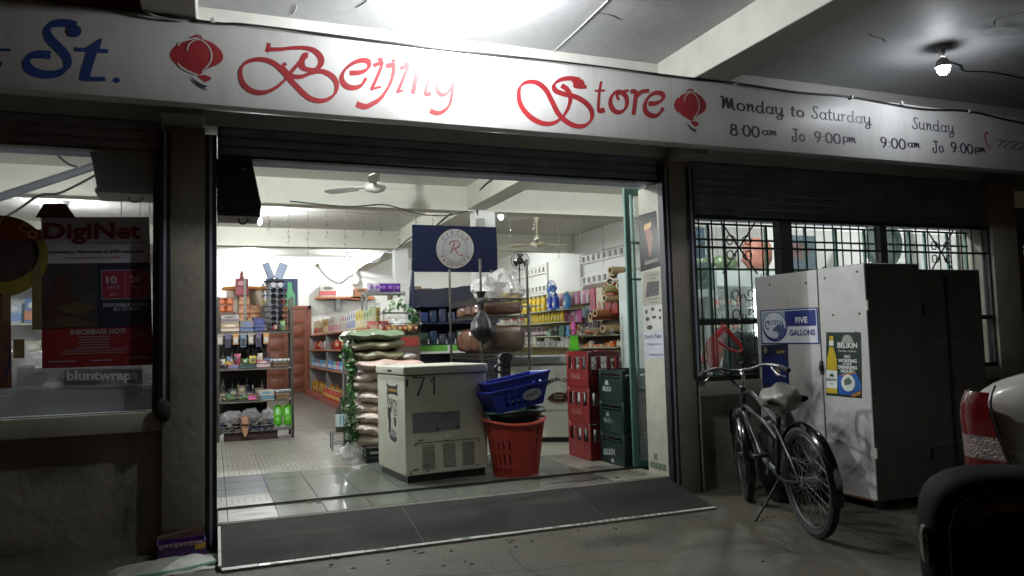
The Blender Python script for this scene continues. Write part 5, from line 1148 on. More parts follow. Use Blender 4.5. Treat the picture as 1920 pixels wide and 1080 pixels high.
LG = C('6f6f6c', .5)
dgrid(.001, .235, -.003, LG, 'logo_disc'); dgrid(.15, .156, -.005, C('1c2030'), 'logo_ring'); dgrid(.228, .235, -.005, C('8c8470'), 'logo_rim')
g = G(); L_ = logo(0, -.006)
for txt, a0, a1, fl_ in (('CIRCLE', -52, 52, 0), ('PRODUCTS', 238, 122, 1)):
    for i, ch in enumerate(txt):
        a = R(a0+(a1-a0)*i/(len(txt)-1)); cx_2, cz_2 = .193*math.sin(a), .193*math.cos(a); ro = -a+(PI if fl_ else 0)
        gtext(g, ch, 0, 0, None, .045, .03, rot=ro, fn=lambda X, Z: L_(cx_2+X, cz_2+Z))
g.build('lettering', C('4c2a2e'), ds, smooth=False)
g = G()
for st in ([(-.06,-.06),(-.03,.0),(-.01,.07)], [(-.07,.04),(-.06,.075),(0,.09),(.05,.075),(.05,.03),(.0,.0),(-.02,.0)], [(-.0,.0),(.03,-.06),(.08,-.085),(.1,-.07)]): ribbon(g, st, .02, L_, nib=(R(-40), .4))
g.build('letter_r', C('5c262a'), ds, smooth=False)['kind'] = 'stuff'
for x, dx in ((0, -.0), (1.03, 0)):
    G().box(x, x+.03, 0, .03, 0, 1.95).build('post', NVF, ds); G().hexa([(x-.08,.34,0),(x-.04,.34,0),(x-.04,.38,0),(x-.08,.38,0),(x,.02,1.93),(x+.03,.02,1.93),(x+.03,.05,1.93),(x,.05,1.93)]).build('rear_leg', NVF, ds)
G().grid(lambda u, v: (.03+u*1.0, .03, 1.12+(.6+.1*u*u+.012*noise.noise((u*9, 0, 3)))*v), 16, 6).build('back_sheet', NVD, ds)
for z in (1.05, 1.3, 1.5): G().box(.03, 1.03, -.2, .02, z, z+.018).build('shelf', NVF, ds)
G().box(.03, 1.03, .0, .02, .15, .95).build('lower_sheet', NVD, ds); G().box(.03, .36, -.206, -.2, .98, 1.05).box(.42, .75, -.206, -.2, .98, 1.05).build('price_strip', C('4f8a2c'), ds)
for k in range(9): 
    x = .06+.11*k; tag(G().box(2.2+x, 2.2+x+.085, 3.03, 3.12, 1.319, 1.319+.12+.02*(k % 3)).build('snack_pack', C(('1c2748','20283a','2a2c3e','34384a')[k % 4], .3), bev=.01), 'dark snack pack on the upper shelf of the navy stand, %s from the left' % nth(k), 'packet', 'packs on the navy stand')
    tag(G().box(2.2+x, 2.2+x+.08, 3.03, 3.12, 1.069, 1.069+.11+.02*((k+1) % 3)).build('snack_pack', C(('2a3a30','1c2a3a','30343a','1a2230')[k % 4], .3), bev=.01), 'dark snack pack on the lower shelf of the navy stand, %s from the left' % nth(k), 'packet', 'packs on the navy stand')

# wire rack with bread parcels
wr = thing('wire_rack', 'dull metal wire rack loaded with brown parcels and plastic bags', 'rack', (2.47, 1.5, 0))
RK = mat('dull_rack_steel', '4e4a44', .4, metal=.7, var=.2)
for x in (0, .5):
    for y in (0, 1.05): G().cyl((x, y, 0), (x, y, 1.885), .0125, n=10).build('post', RK, wr); G().cyl((x, y, 1.885), (x, y, 1.897), .015, n=10).build('post_cap', BLKPL, wr)
def wshelf(z, zz=.045):
    g = G()
    for (a, b_) in (((0,0),(.5,0)),((.5,0),(.5,1.05)),((.5,1.05),(0,1.05)),((0,1.05),(0,0))):
        for dz in (0, -zz): g.cyl((*a, z+dz), (*b_, z+dz), .004, n=5)
        L = math.hypot(b_[0]-a[0], b_[1]-a[1]); N = int(L/.035)
        for i in range(N):
            p = [(a[0]+(b_[0]-a[0])*t, a[1]+(b_[1]-a[1])*t) for t in (i/N, (i+.5)/N, (i+1)/N)]
            g.cyl((*p[0], z), (*p[1], z-zz), .002, n=4, caps=False); g.cyl((*p[1], z-zz), (*p[2], z), .002, n=4, caps=False)
    for i in range(1, 26): g.cyl((0, i*.04, z), (.5, i*.04, z), .002, n=4, caps=False)
    g.build('wire_shelf', RK, wr, smooth=False)['kind'] = 'stuff'
for z in (1.505, 1.33, .95, .5): wshelf(z, .045 if z != 1.33 else .02)
PB = mat('brown_bread_in_film', '5e4030', .25, var=.3, vs=9, bump=.5, bs=20, spec=.8); PB2 = mat('dusty_brown_film', '4e4034', .3, var=.3, vs=6, bump=.4, bs=14)
for k, (x, y, z, rx, ry, rz_, m) in enumerate(((.25,.12,1.405,.23,.1,.062,PB),(.25,.36,1.405,.22,.12,.062,PB),(.25,.62,1.4,.22,.12,.062,PB),(.25,.88,1.4,.22,.12,.062,PB),(.27,.16,1.1,.22,.16,.14,PB2),(.24,.5,1.09,.22,.14,.13,PB),(.24,.84,1.09,.22,.15,.13,PB))):
    tag(G().blob((2.47+x, 1.5+y, z), rx, ry, rz_, 16, 10, e=.5, jit=.05, seed=k).build('parcel', m), 'brown film-wrapped parcel on the %s wire shelf, %s from the front' % ('upper' if k < 4 else 'middle', nth(k if k < 4 else k-4)), 'parcel', 'wrapped parcels on the wire rack')
for k, (x, y, z, rx, ry, rz_) in enumerate(((.1,.15,1.62,.13,.14,.12),(.32,.2,1.66,.17,.17,.16),(.28,.6,1.64,.18,.2,.14),(.43,.1,1.58,.09,.1,.07))):
    tag(G().blob((2.47+x, 1.5+y, z), rx, ry, rz_, 20, 14, e=1.2, jit=.22, seed=k+5).build('plastic_bag', mat('crumpled_clear_bag', 'c4c2bc', .12, var=.15, alpha=.5, bump=1, bs=18, spec=1.)), ['small clear plastic bag at the front left of the rack top', 'large crumpled milky plastic bag on top of the wire rack', 'clear plastic bag behind the milky one on the rack top', 'small milky plastic bag against the right rack post'][k], 'plastic bag')
hb_ = thing('hanging_bag', 'black plastic bag knotted to the front post of the wire rack', 'bag', (2.455, 1.455, 1.43))
BBG = mat('black_bag_film', '0e0d0d', .42, var=.2, bump=1, bs=22, spec=.4)
def bbF(u, v):
    prof = [.03,.022,.03,.06,.09,.112,.122,.118,.1,.06,.002]; i = v*10; k = min(int(i), 9); r = prof[k]+(prof[k+1]-prof[k])*(i-k); th = u*2*PI
    r *= 1+.16*math.sin(th*5+v*3)*(1-v)+.22*noise.noise((math.cos(th)*1.8, math.sin(th)*1.8, v*3.5)); return (r*math.cos(th)+.02*v, .75*r*math.sin(th), .02-.4*v)
G().grid(bbF, 26, 16, cu=True).build('bag', BBG, hb_); G().grid(lambda u, v: ((.02+.035*v*(1+.3*math.sin(u*25)))*math.cos(u*2*PI), (.02+.03*v)*math.sin(u*2*PI), .05+.09*v), 16, 4, cu=True).build('bag_neck', BBG, hb_); G().blob((0,0,.05), .035, .035, .06, 10, 8, jit=.3).build('knot', BBG, hb_)
ht = thing('hand_truck', 'black tubular hand truck with ring handles behind the blue baskets', 'hand truck', (2.5, .95, 0))
G().box(-.04,.04,-.03,.03,.0,.95).build('frame', BLKPL, ht); G().box(-.14,.14,-.2,-.031,.0,.015).build('toe_plate', BLKPL, ht)
for z, x in ((.93, .0), (.83, -.05)): G().tube([(x+.06*math.cos(a), -.02, z+.035*math.sin(a)) for a in [2*PI*i/16 for i in range(16)]], .013, 6, closed=True).build('ring_handle', BLKPL, ht)

# notices on the door reveal
XR = 3.2905
def rp(px, m, label, cat='notice'): return poster('notice', px, XR, m, label, cat, ax='x')
o, uv = rp([(1197,404),(1230,395),(1238,499),(1201,510)], mat('glossy_black_poster', '141110', .18, var=.3, vs=8), 'glossy black stout beer poster at the top of the door reveal', 'poster')
g = G(); g.poly([uv(*p) for p in ((.3,.28),(.6,.24),(.75,.45),(.62,.75),(.5,.8),(.42,.5))]); g.build('golden_glass', mat('amber_print', '6a3410', .25, var=.5, vs=30), o, smooth=False)
g = G(); g.poly([uv(*p, 2) for p in ((.3,.2),(.72,.17),(.7,.26),(.32,.3))]); g.build('foam', C('b48a4c', .25), o, smooth=False); g = G(); ptext(g, uv, 'GUINNESS', .6, .87, .68, .065, .01); g.build('lettering', C('a8a49c'), o, smooth=False)
o, uv = rp([(1204.7,511.6),(1239,507),(1242,570),(1206,574)], C('8c887c', .7), 'grey typed notice with a dark photo below the stout poster')
g = G(); g.poly([uv(.25,.3), uv(.9,.3), uv(.85,.72), uv(.15,.75)]); g.build('dark_photo', C('3a3834', .6, var=.4, vs=30), o, smooth=False)
g = G(); ptext(g, uv, 'Straight Talk', .55, .1, .6, .06, .01); ptext(g, uv, 'or Text', .55, .2, .35, .06, .01); ptext(g, uv, 'Please be patient', .55, .82, .6, .05); ptext(g, uv, 'thank you', .55, .92, .4, .05); g.build('lettering', C('2c2a26'), o, smooth=False)
o, uv = rp([(1206.7,576),(1243,572),(1244,618),(1208,622)], C('a4a49c', .7), 'white notice with small black emblems in the middle of the door reveal')
g = G()
for (u, v, a, b_) in ((.15,.2,.07,.1),(.48,.12,.09,.07),(.85,.2,.06,.06),(.2,.5,.1,.09),(.55,.45,.12,.06),(.85,.5,.06,.08),(.3,.85,.16,.1)): disc(g, u, v, a, b_, lambda p, q: uv(p, q, 1), n=8)
g.build('emblems', C('2c3030', .7, var=.5, vs=90), o, smooth=False)['kind'] = 'stuff'
o, uv = rp([(1208,623),(1244,619.5),(1246,671),(1209,672.6)], C('a2a4ac', .7), "white sheet handwritten Don't Take at the bottom of the notices")
g = G(); ptext(g, uv, "Don't Take", .47, .18, .85, .15, .012); g.build('lettering', C('1c1c24'), o, smooth=False)
g = G(); ptext(g, uv, 'Pictures or', .52, .47, .7, .1, .0); ptext(g, uv, 'f', .5, .66, .06, .1, .0); ptext(g, uv, 'Videos here', .58, .86, .7, .11, .0); g.build('faint_lettering', C('55555e'), o, smooth=False)

# ivy garland, gallon bottle on its stand, trolley frame, clear bag
LEAF = mat('plastic_ivy_leaf', '3a6a34', .4, var=.3, vs=40); LEAFL = mat('pale_ivy_leaf', '9aa88c', .35, var=.2, vs=40)
def garland(name, pts, n_, label, s0=.05, seed=1):
    rr = random.Random(seed); o = thing(name, label, 'garland', pts[0]); p0 = Vector(pts[0]); P = crom([tuple(Vector(p)-p0) for p in pts], 10)
    G().tube(P, .004, 5).build('stem', LEAF, o); ga = G(); gb_2 = G()
    for k in range(n_):
        c_ = Vector(P[rr.randrange(len(P))])+Vector([rr.gauss(0, .028) for _ in range(3)]); s_ = s0*rr.uniform(.6, 1.2)
        M = Matrix.Translation(c_) @ Matrix.Rotation(rr.uniform(0, 6.28), 4, 'Z') @ Matrix.Rotation(rr.uniform(.4, 1.9), 4, 'X')
        tgt = ga if rr.random() < .68 else gb_2
        b = tgt.addv([M @ Vector(q) for q in ((0,0,0),(s_*.55,s_*.25,.006),(s_*.3,s_*.6,0),(0,s_*1.1,.008),(-s_*.3,s_*.6,0),(-s_*.55,s_*.25,.006))]); tgt.face((b, b+1, b+2, b+3)); tgt.face((b, b+3, b+4, b+5))
    ga.build('green_leaves', LEAF, o, calc=False, smooth=False)['kind'] = 'stuff'; gb_2.build('pale_leaves', LEAFL, o, calc=False, smooth=False)['kind'] = 'stuff'
garland('ivy_garland', [(1.2,1.5,1.12),(1.17,1.48,.95),(1.2,1.5,.75),(1.165,1.47,.5),(1.19,1.48,.3),(1.17,1.47,.15)], 420, 'plastic ivy garland hanging down the left side of the sack stack')
garland('ivy_garland', [(2.14,3.0,1.2),(2.12,3.0,1.0),(2.0,2.95,.95),(2.12,3.0,.7),(2.1,3.0,.5)], 120, 'plastic ivy garland on the left leg of the navy display stand', seed=5)
garland('ivy_garland', [(1.75,2.6,1.4),(1.9,2.6,1.5),(2.02,2.6,1.42),(2.1,2.65,1.3),(2.0,2.6,1.25)], 90, 'plastic ivy twisted around the small display above the sacks', seed=8)
st_ = thing('bottle_stand', 'small white wire stand on the floor left of the sacks', 'stand', (1.26, 2.6, 0))
for x in (-.1, .1):
    for y in (-.08, .08): G().cyl((x, y, 0), (x, y, .17), .007, n=6).build('leg', STEEL, st_)
for z in (.06, .165): G().tube([(-.1,-.08,z),(.1,-.08,z),(.1,.08,z),(-.1,.08,z)], .006, 5, closed=True).build('frame_ring', STEEL, st_)
gbt = thing('gallon_bottle', 'big dark bottle with a blue and white label standing on the white wire stand', 'bottle', (1.27, 2.6, .172))
G().lathe([(.065,0),(.07,.02),(.07,.2),(.055,.25),(.025,.3),(.022,.34)], n=18).build('bottle', mat('dark_jug', '2a2420', .15, coat=.3), gbt); G().cyl((0,0,.34),(0,0,.365),.026,n=12).build('cap', C('3a2c26'), gbt)
G().lathe([(.0715,.06),(.0715,.19)], n=18, cap=False).build('label_band', C('a8b4b4'), gbt); G().poly([(.073*math.sin(a), -.073*math.cos(a), z) for a, z in ((-.5,.08),(.1,.08),(.1,.17),(-.5,.17))]).build('blue_label', C('3c7c8c'), gbt)
tf = thing('trolley_frame', 'grey tubular trolley frame with a curved blue board behind the sacks', 'trolley', (1.3, 2.35, 0))
for y in (0, .3): G().tube(crom([(0,y,0),(0,y,.9),(.005,y,1.05),(.07,y,1.13),(.2,y,1.17),(.45,y,1.18)], 6), .014, 8).build('tube', STEEL, tf)
G().grid(lambda u, v: (.05+.4*u, -.02+.34*v, 1.14+.06*math.sin(u*PI/2)), 10, 3).build('blue_board', C('1d4a74', .4), tf); G().box(-.02,.42,.0,.3,.18,.2).build('deck', STEEL, tf)
tag(G().blob((1.17, 1.45, .1), .09, .08, .1, 16, 10, jit=.25, seed=4).build('plastic_bag', CLEARP), 'clear crumpled plastic bag on the floor at the foot of the sacks', 'plastic bag')
tag(G().blob((1.72, 1.5, .96), .08, .06, .03, 12, 8, jit=.3, seed=8).build('plastic_bag', HAZEP), 'small white plastic bag lying on the printed sack above the freezer', 'plastic bag')
# ------------------------------------------------------------------ goods: small builders that share mesh data
_pm = {}
def pmesh(key, fn):
    if key not in _pm: _pm[key] = fn()
    return _pm[key]
def item(name, label, cat, loc, rz, parts, group=None):
    """parts: list of (part name, mesh key, builder); one-part goods are single mesh objects"""
    if len(parts) == 1:
        o = link(name, pmesh(parts[0][1], parts[0][2]), None, loc, rz); return tag(o, label, cat, group)
    o = thing(name, label, cat, loc, rz, group)
    for pn, key, fn in parts: link(pn, pmesh(key, fn), o)
    return o
def carton(loc, rz, w_, d, h, c1, c2, c3, label, group=None, name='carton_box', cat='box'):
    k = (round(w_, 3), round(d, 3), round(h, 3))
    return item(name, label, cat, loc, rz, [('box', ('cb', k, c1), lambda: G().box(-w_/2,w_/2,-d/2,d/2,0,h).mesh('box', C(c1, .5), bev=.003)),
        ('print_band', ('cp', k, c2), lambda: G().box(-w_/2-.0012,w_/2+.0012,-d/2-.0012,d/2+.0012,h*.12,h*.5).mesh('print_band', C(c2, .45), smooth=False)),
        ('print_spot', ('cs', k, c3), lambda: G().poly([(a, -d/2-.002, b_) for a, b_ in ell(0, h*.72, w_*.34, h*.14, 10)]).poly([(-w_/2-.002, a, b_) for a, b_ in ell(0, h*.66, d*.32, h*.1, 8)]).mesh('print_spot', C(c3, .45), smooth=False))], group)
def jug(loc, rz, s_, c1, c2, label, group=None):
    return item('plastic_jug', label, 'jug', loc, rz, [('body', ('jb', s_, c1), lambda: G().blob((0,0,.11*s_), .07*s_, .045*s_, .115*s_, 14, 9, e=.45).cyl((.02*s_,0,.2*s_),(.02*s_,0,.25*s_),.03*s_,.02*s_,10).mesh('body', C(c1, .3))),
        ('handle', ('jh', s_, c1), lambda: G().tube(crom([(.02*s_,0,.24*s_),(-.04*s_,0,.25*s_),(-.06*s_,0,.2*s_),(-.055*s_,0,.16*s_)], 4), .011*s_, 6).mesh('handle', C(c1, .3))),
        ('cap', ('jc', s_, c2), lambda: G().cyl((.02*s_,0,.25*s_),(.02*s_,0,.275*s_),.022*s_,n=10).mesh('cap', C(c2, .4))),
        ('label_sheet', ('jl', s_, c2), lambda: G().poly([(a, -.0465*s_, b_) for a, b_ in ell(0, .09*s_, .035*s_, .04*s_, 10)]).mesh('label_sheet', C('c8c6b4', .4), smooth=False))], group)
def bottle(loc, h, r, c1, c2, c3, label, group=None, n=10, clear=False):
    m1 = C(c1, .12, coat=.4) if not clear else mat('clear_oil_'+c1, c1, .1, var=.1, alpha=.85)
    return item('bottle', label, 'bottle', loc, 0, [('body', ('bb', h, r, c1), lambda: G().lathe([(r*.9,0),(r,.01),(r,h*.62),(r*.8,h*.72),(r*.36,h*.82),(r*.34,h*.93)], n=n).mesh('body', m1)),
        ('cap', ('bc', h, r, c2), lambda: G().cyl((0,0,h*.93),(0,0,h),r*.42,n=8).mesh('cap', C(c2, .4))),
        ('label_band', ('bl', h, r, c3), lambda: G().lathe([(r*1.03,h*.2),(r*1.03,h*.5)], n=n, cap=False).mesh('label_band', C(c3, .4)))], group)
def pack(loc, rz, w_, h, c1, c2, label, group=None, name='snack_bag', cat='packet'):
    return item(name, label, cat, loc, rz, [('bag', ('pb', w_, h, c1), lambda: G().grid(lambda u, v: (w_*(u-.5)*(1-.08*math.sin(PI*v)), -.035*math.sin(PI*u)**.6*math.sin(PI*v)**.6, h*v), 8, 7).grid(lambda u, v: (w_*(.5-u)*(1-.08*math.sin(PI*v)), .035*math.sin(PI*u)**.6*math.sin(PI*v)**.6, h*v), 8, 7).mesh('bag', mat('foil_'+c1, c1, .22, var=.25, vs=20, bump=.5, bs=30), calc=False)),
        ('print', ('pp', w_, h, c2), lambda: G().poly([(a, -.038, b_) for a, b_ in ell(0, h*.55, w_*.25, h*.2, 10)]).mesh('print', C(c2, .4), smooth=False))], group)
def tin(loc, r, h, c1, c2, label, group=None, name='tin_can', cat='can'):
    return item(name, label, cat, loc, 0, [('can', ('tb', r, h, c1), lambda: G().lathe([(r*.95,0),(r,.004),(r,h-.004),(r*.95,h)], n=16).mesh('can', C(c1, .35))), ('label_band', ('tl', r, h, c2), lambda: G().lathe([(r*1.01,h*.15),(r*1.01,h*.6)], n=16, cap=False).mesh('label_band', C(c2, .4)))], group)
def hang(loc, rz, w_, h, c1, c2, label, group=None, name='hanging_pack'):
    return item(name, label, 'packet', loc, rz, [('card', ('hc', w_, h, c1), lambda: G().box(-w_/2,w_/2,-.004,.004,-h,0).mesh('card', C(c1, .45))),
        ('blister', ('hb', w_, h, c2), lambda: G().box(-w_*.36,w_*.36,-.022,-.004,-h*.92,-h*.34).mesh('blister', C(c2, .3), bev=.006))], group)
def row(n_, p0, p1, fn, jit=.006):
    for k in range(n_):
        t = (k+.5)/n_; p = Vector(p0).lerp(Vector(p1), t)+Vector((random.uniform(-jit, jit), random.uniform(-jit, jit), 0)); fn(k, p)
HX = -PI/2

# ------------------------------------------------------------------ left rack with sandals
lr = thing('goods_rack', 'dull chrome shop rack with sandals at the bottom and a sunglasses stand on top', 'rack', (.06, 3.9, 0))
for x in (0, .83):
    for y in (0, .38): G().box(x-.014, x+.014, y-.014, y+.014, 0, 1.68).build('post', RK, lr)
G().box(.0, .56, .34, .35, .12, 1.24).build('dark_backing', C('1a1614', .8), lr)
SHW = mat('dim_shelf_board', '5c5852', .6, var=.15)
for z in (.1, .44, .82, 1.25):
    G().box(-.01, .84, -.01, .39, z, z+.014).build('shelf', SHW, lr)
    for dz in (.03, .07): G().tube([(0,-.016,z+dz),(.83,-.016,z+dz)], .003, 5).build('guard_wire', RK, lr)
tag(G().box(.12, .72, 3.92, 4.2, 0, .098).build('dark_crate', C('2c1414', .6), bev=.004), 'dark reddish low box pushed under the left rack', 'box')
def sandal(loc, rz, m, m2, label, up=0., grp='sandals on the left rack'):
    o = thing('sandal', label, 'sandal', loc, rz, grp); o.rotation_euler = (up, 0, rz)
    def so(u, v): 
        a = u*2*PI; w_ = .045+.008*math.sin(a)+.0; return (w_*math.cos(a)*(1-.12*(math.sin(a) < 0)), .125*math.sin(a), .02*v)
    g = G(); pts = [so(i/18, 0) for i in range(18)]; g.prism([(p[0], p[1]) for p in pts], 'z', 0, .022); g.build('sole', m, o, bev=.004)
    G().grid(lambda u, v: (.047*math.cos(PI*u), .02+.085*v, .022+.045*math.sin(PI*u)*(1-.45*v)), 10, 6).build('strap', m2, o); return o
LIME = C('459018', .35); NAV = C('1e2740', .3); BRN = C('4a3328', .5); GRY = C('33343a', .4); TAN = C('8a6448', .6)
def clog(loc, label, s_=1.):
    o = thing('clog', label, 'clog', loc, 0, 'lime green clogs on the left rack'); o.rotation_euler = (R(72), 0, R(random.uniform(-6, 6)))
    G().blob((0,0,.02), .05, .13, .03, 16, 10, e=.8).build('sole', LIME, o); G().grid(lambda u, v: (.048*math.cos(PI*u), -.13+.0+.125*v+.01, .02+.062*math.sin(PI*u)*math.sin(PI*(.25+.6*v))), 12, 8).build('upper', LIME, o)
    G().tube(crom([(-.045,-.01,.03),(-.05,.08,.05),(0,.125,.055),(.05,.08,.05),(.045,-.01,.03)], 5), .007, 6).build('heel_strap', LIME, o); G().blob((0,.04,.035), .035, .06, .014, 12, 6).build('dark_insole', C('1c3010'), o)
clog((.72, 3.93, .26), 'left one of the two lime green clogs at the right end of the bottom shelf'); clog((.83, 3.93, .26), 'right one of the two lime green clogs at the right end of the bottom shelf')
for k, (x, m, m2, nm) in enumerate(((.12,BRN,GRY,'brown and grey'),(.2,GRY,BRN,'grey'),(.29,BRN,BRN,'dark brown'),(.4,NAV,NAV,'navy blue'),(.48,NAV,GRY,'navy and grey'),(.56,NAV,NAV,'shiny navy blue'),(.64,GRY,NAV,'charcoal'))):
    sandal((x, 3.99, .13+.03*(k % 2)), R(random.uniform(-25, 25)), m, m2, nm+' sandal on the bottom shelf of the left rack, %s from left' % nth(k), R(22))
sandal((.35, 3.87, .17), 0, TAN, TAN, 'tan slipper sole hanging over the front edge of the bottom shelf', R(80))
for k in range(8):
    c1, nm2 = ((NAV,'navy'),(GRY,'charcoal'),(BRN,'brown'),(NAV,'dark blue'))[k % 4]
    sandal((.1+.075*k, 4.0+.03*(k % 2), .21+.02*(k % 3)), R(random.uniform(-30, 30)), c1, (GRY, NAV)[k % 2], nm2+' sandal in the upper layer of the sandal heap, %s from left' % nth(k), R(random.uniform(25, 60)))
for k in range(3): tag(G().blob((.2+.22*k, 3.95, .27), .12, .07, .09, 14, 9, jit=.3, seed=50+k).build('plastic_bag', CLEARP), 'clear bag over the sandals on the bottom rack shelf, %s from left' % nth(k), 'plastic bag')
for k in range(14):
    s_ = k % 2; pack((.12+.05*k, 3.96+.06*random.random(), (.84, .46)[s_]), R(random.uniform(-40, 40)), .07, .06+.05*random.random(), ('4c3c5c','3c5c4c','7c6a3c','6c3c44','5c6470')[k % 5], ('b0a08c','8c4c5c')[k % 2], 'small mixed packet on the %s rack shelf, %s from the left of the heap' % (('third', 'second')[s_], nth(k)), 'mixed packets on the left rack')
def rackbox(x, z, w_, d, h, c, lb_, y=4.0, c2=None, nm='carton_box'): return carton((.06+x, y, z), 0, w_, d, h, c, c2 or c, c2 or c, lb_, None, nm)
rackbox(.4, .455, .14, .2, .075, '6c4438', 'brown carton with a pink price card on the second rack shelf'); tag(G().box(.39,.47,3.885,3.888,.475,.52).build('price_card', C('c8558c', .5)), 'pink handwritten price card on the second rack shelf', 'card')
rackbox(.53, .455, .17, .2, .12, 'a9a498', 'white box with a blue stripe on the second rack shelf', c2='5f8898'); rackbox(.72, .455, .15, .2, .07, '6a5038', 'open tan carton of silver packs at the right of the second rack shelf')
for k in range(6): pack((.67+.035*k, 3.95, .53), R(random.uniform(-30, 30)), .06, .045, 'a8acb0', '5c6068', 'silver packet sticking out of the open tan carton, %s from the left' % nth(k), 'silver packets')
for k in range(5): pack((.13+.06*k, 3.95, .46), R(random.uniform(-30, 30)), .08, .07, ('2c4a30','4a6a3c','243a30')[k % 3], '7a8a5c', 'green packet on the left of the second rack shelf, %s from the left' % nth(k), 'green packets')
rackbox(.17, .835, .12, .15, .055, 'c05a84', 'small pink and blue box at the left of the third rack shelf', c2='5a7aa8'); rackbox(.32, .835, .2, .2, .05, '2c4a44', 'flat teal tray on the third rack shelf'); rackbox(.5, .835, .15, .2, .1, '9a5a5c', 'box of red and white checked packs on the third rack shelf', c2='b8a8a8')
rackbox(.7, .835, .18, .2, .07, '5c4434', 'brown open carton of silver strips at the right of the third rack shelf')
for k in range(7): pack((.65+.032*k, 3.95, .9), R(random.uniform(-40, 40)), .05, .04, 'b4b8b4', '70747a', 'silver strip heaped in the third-shelf carton, %s from the left' % nth(k), 'silver strips')
tag(G().prism([(.1,.89),(.22,.89),(.16,.94)], 'y', 3.93, 4.0).build('yellow_pouch', C('a88a34')), 'small yellow pouch on the third rack shelf', 'pouch')
for s_, z in enumerate((.46, .84, 1.27)):
    for k in range(6): bottle((.12+.083*k+.02*(k % 2), 4.17+.03*(k % 2), z), (.26,.2,.23)[(k+s_) % 3] if s_ < 2 else .18, .024+.006*(k % 2), ('2a2224','26301f','3a2a22')[(k+s_) % 3], '2c2826', ('3a3030','2c3038')[k % 2], 'dark bottle at the back of the %s rack shelf, %s from the left' % (('second','third','top')[s_], nth(k)), 'dark bottles at the back of the left rack')
for k in range(6): hang((.14+.07*k, 3.93, 1.22), 0, .05, .09, '5c5a56', '2c2a2c', 'carded trinket hanging below the top rack shelf, %s from the left' % nth(k), 'carded trinkets')
# boxes on the top shelf
rackbox(.13, 1.265, .2, .2, .11, 'a0866c', 'pale box with pictures at the left of the top rack shelf', c2='c8b8a8'); rackbox(.13, 1.38, .2, .18, .09, '9c9a9c', 'white and grey box stacked on the pale picture box', c2='6a5858')
rackbox(.32, 1.265, .16, .2, .14, '746c64', 'grey box with a blue lid on the top rack shelf', c2='5c6c94'); rackbox(.45, 1.265, .13, .2, .17, '28305c', 'dark blue box beside the sunglasses stand', c2='3c4478')
for k, (x, z) in enumerate(((.0,1.52),(.09,1.52),(.0,1.61),(.09,1.61))): tin((.1+x, 4.25, z-.0), .045, .085, '8a3c1c', 'b4673a', ['lower left','lower right','upper left','upper right'][k]+' orange tin stacked at the left rack post', 'orange tins', 'tin')
tag(G().box(.04,.26,4.17,4.33,1.265,1.519).build('carton_box', C('5a4030')), 'brown carton under the orange tins at the back of the left rack', 'box')
for k in range(7): hang((.08+.085*k, 3.885, 1.25), 0, .06, .13+.03*(k % 2), ('8c8478','5c4c6c','a87c4c','6c7c8c')[k % 4], ('b4b0a8','3c3c44')[k % 2], 'small carded toy clipped on the edge of the top rack shelf, %s from the left' % nth(k), 'carded toys on the left rack')
for k in range(9): pack((.1+.085*k, 3.93+.05*(k % 2), 1.265 if k > 6 else (.835+.05)), R(random.uniform(-50, 50)), .08, .07+.03*(k % 3), ('b4a898','5c6c8c','8c3c4c','6c8c5c','b0a050')[k % 5], ('4c4c5c','c8b8a0')[k % 2], 'bright little packet strewn on the left rack, %s from the left' % nth(k), 'bright packets on the left rack')
for k in range(5): carton((.12+.1*k, 4.12, .455), R(random.uniform(-15, 15)), .09, .08, .1+.04*(k % 3), ('5c5048','3c4c44','6c5c4c','44405c')[k % 4], '8c8478', 'a89c84', 'dull small carton at the back of the second rack shelf, %s from the left' % nth(k), 'dull cartons at the back of the rack')
# second rack further back with tins and boxes
r2_ = thing('goods_rack', 'second grey rack standing behind the sandal rack', 'rack', (.02, 5.0, 0))
for x in (0, .36, .62): G().box(x, x+.03, 0, .03, 0, 2.0 if x < .5 else 1.7).build('post', mat('pale_rack_steel', '8c8880', .5), r2_)
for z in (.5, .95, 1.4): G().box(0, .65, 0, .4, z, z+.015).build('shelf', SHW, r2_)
for i in range(2):
    for j in range(3 if i == 0 else 2): carton((.39+.13*i, 5.1, 1.42+.115*j), 0, .125, .12, .112, 'b4704a', 'c8956c', 'd0b090', 'orange biscuit box %s from the bottom in the %s column behind the sunglasses' % (nth(j), ('left', 'right')[i]), 'orange biscuit boxes')
carton((.36, 5.1, 1.77), 0, .16, .12, .23, '7c2430', '9a3440', 'c08088', 'dark red gift box standing on top of the rear rack'); tag(G().lathe([(.03,0),(.035,.01),(.02,.05),(.028,.07),(.012,.1),(.001,.12)], (.36,5.1,2.001), n=10).build('figurine', C('8a5a54', .4)), 'small reddish figurine standing on the red gift box', 'figurine')
hat = tag(G().lathe([(.3,0),(.31,.025),(.29,.045),(.1,.05),(.001,.05)], (.42,5.3,1.86), n=24, sy=.6).build('round_tray', C('b0713c', .5)), 'orange-brown round tray lid behind the red gift box', 'tray'); tag(G().box(.17,.66,5.2,5.36,1.416,1.858).build('carton_box', C('a89884')), 'pale carton carrying the round tray behind the red box', 'box')

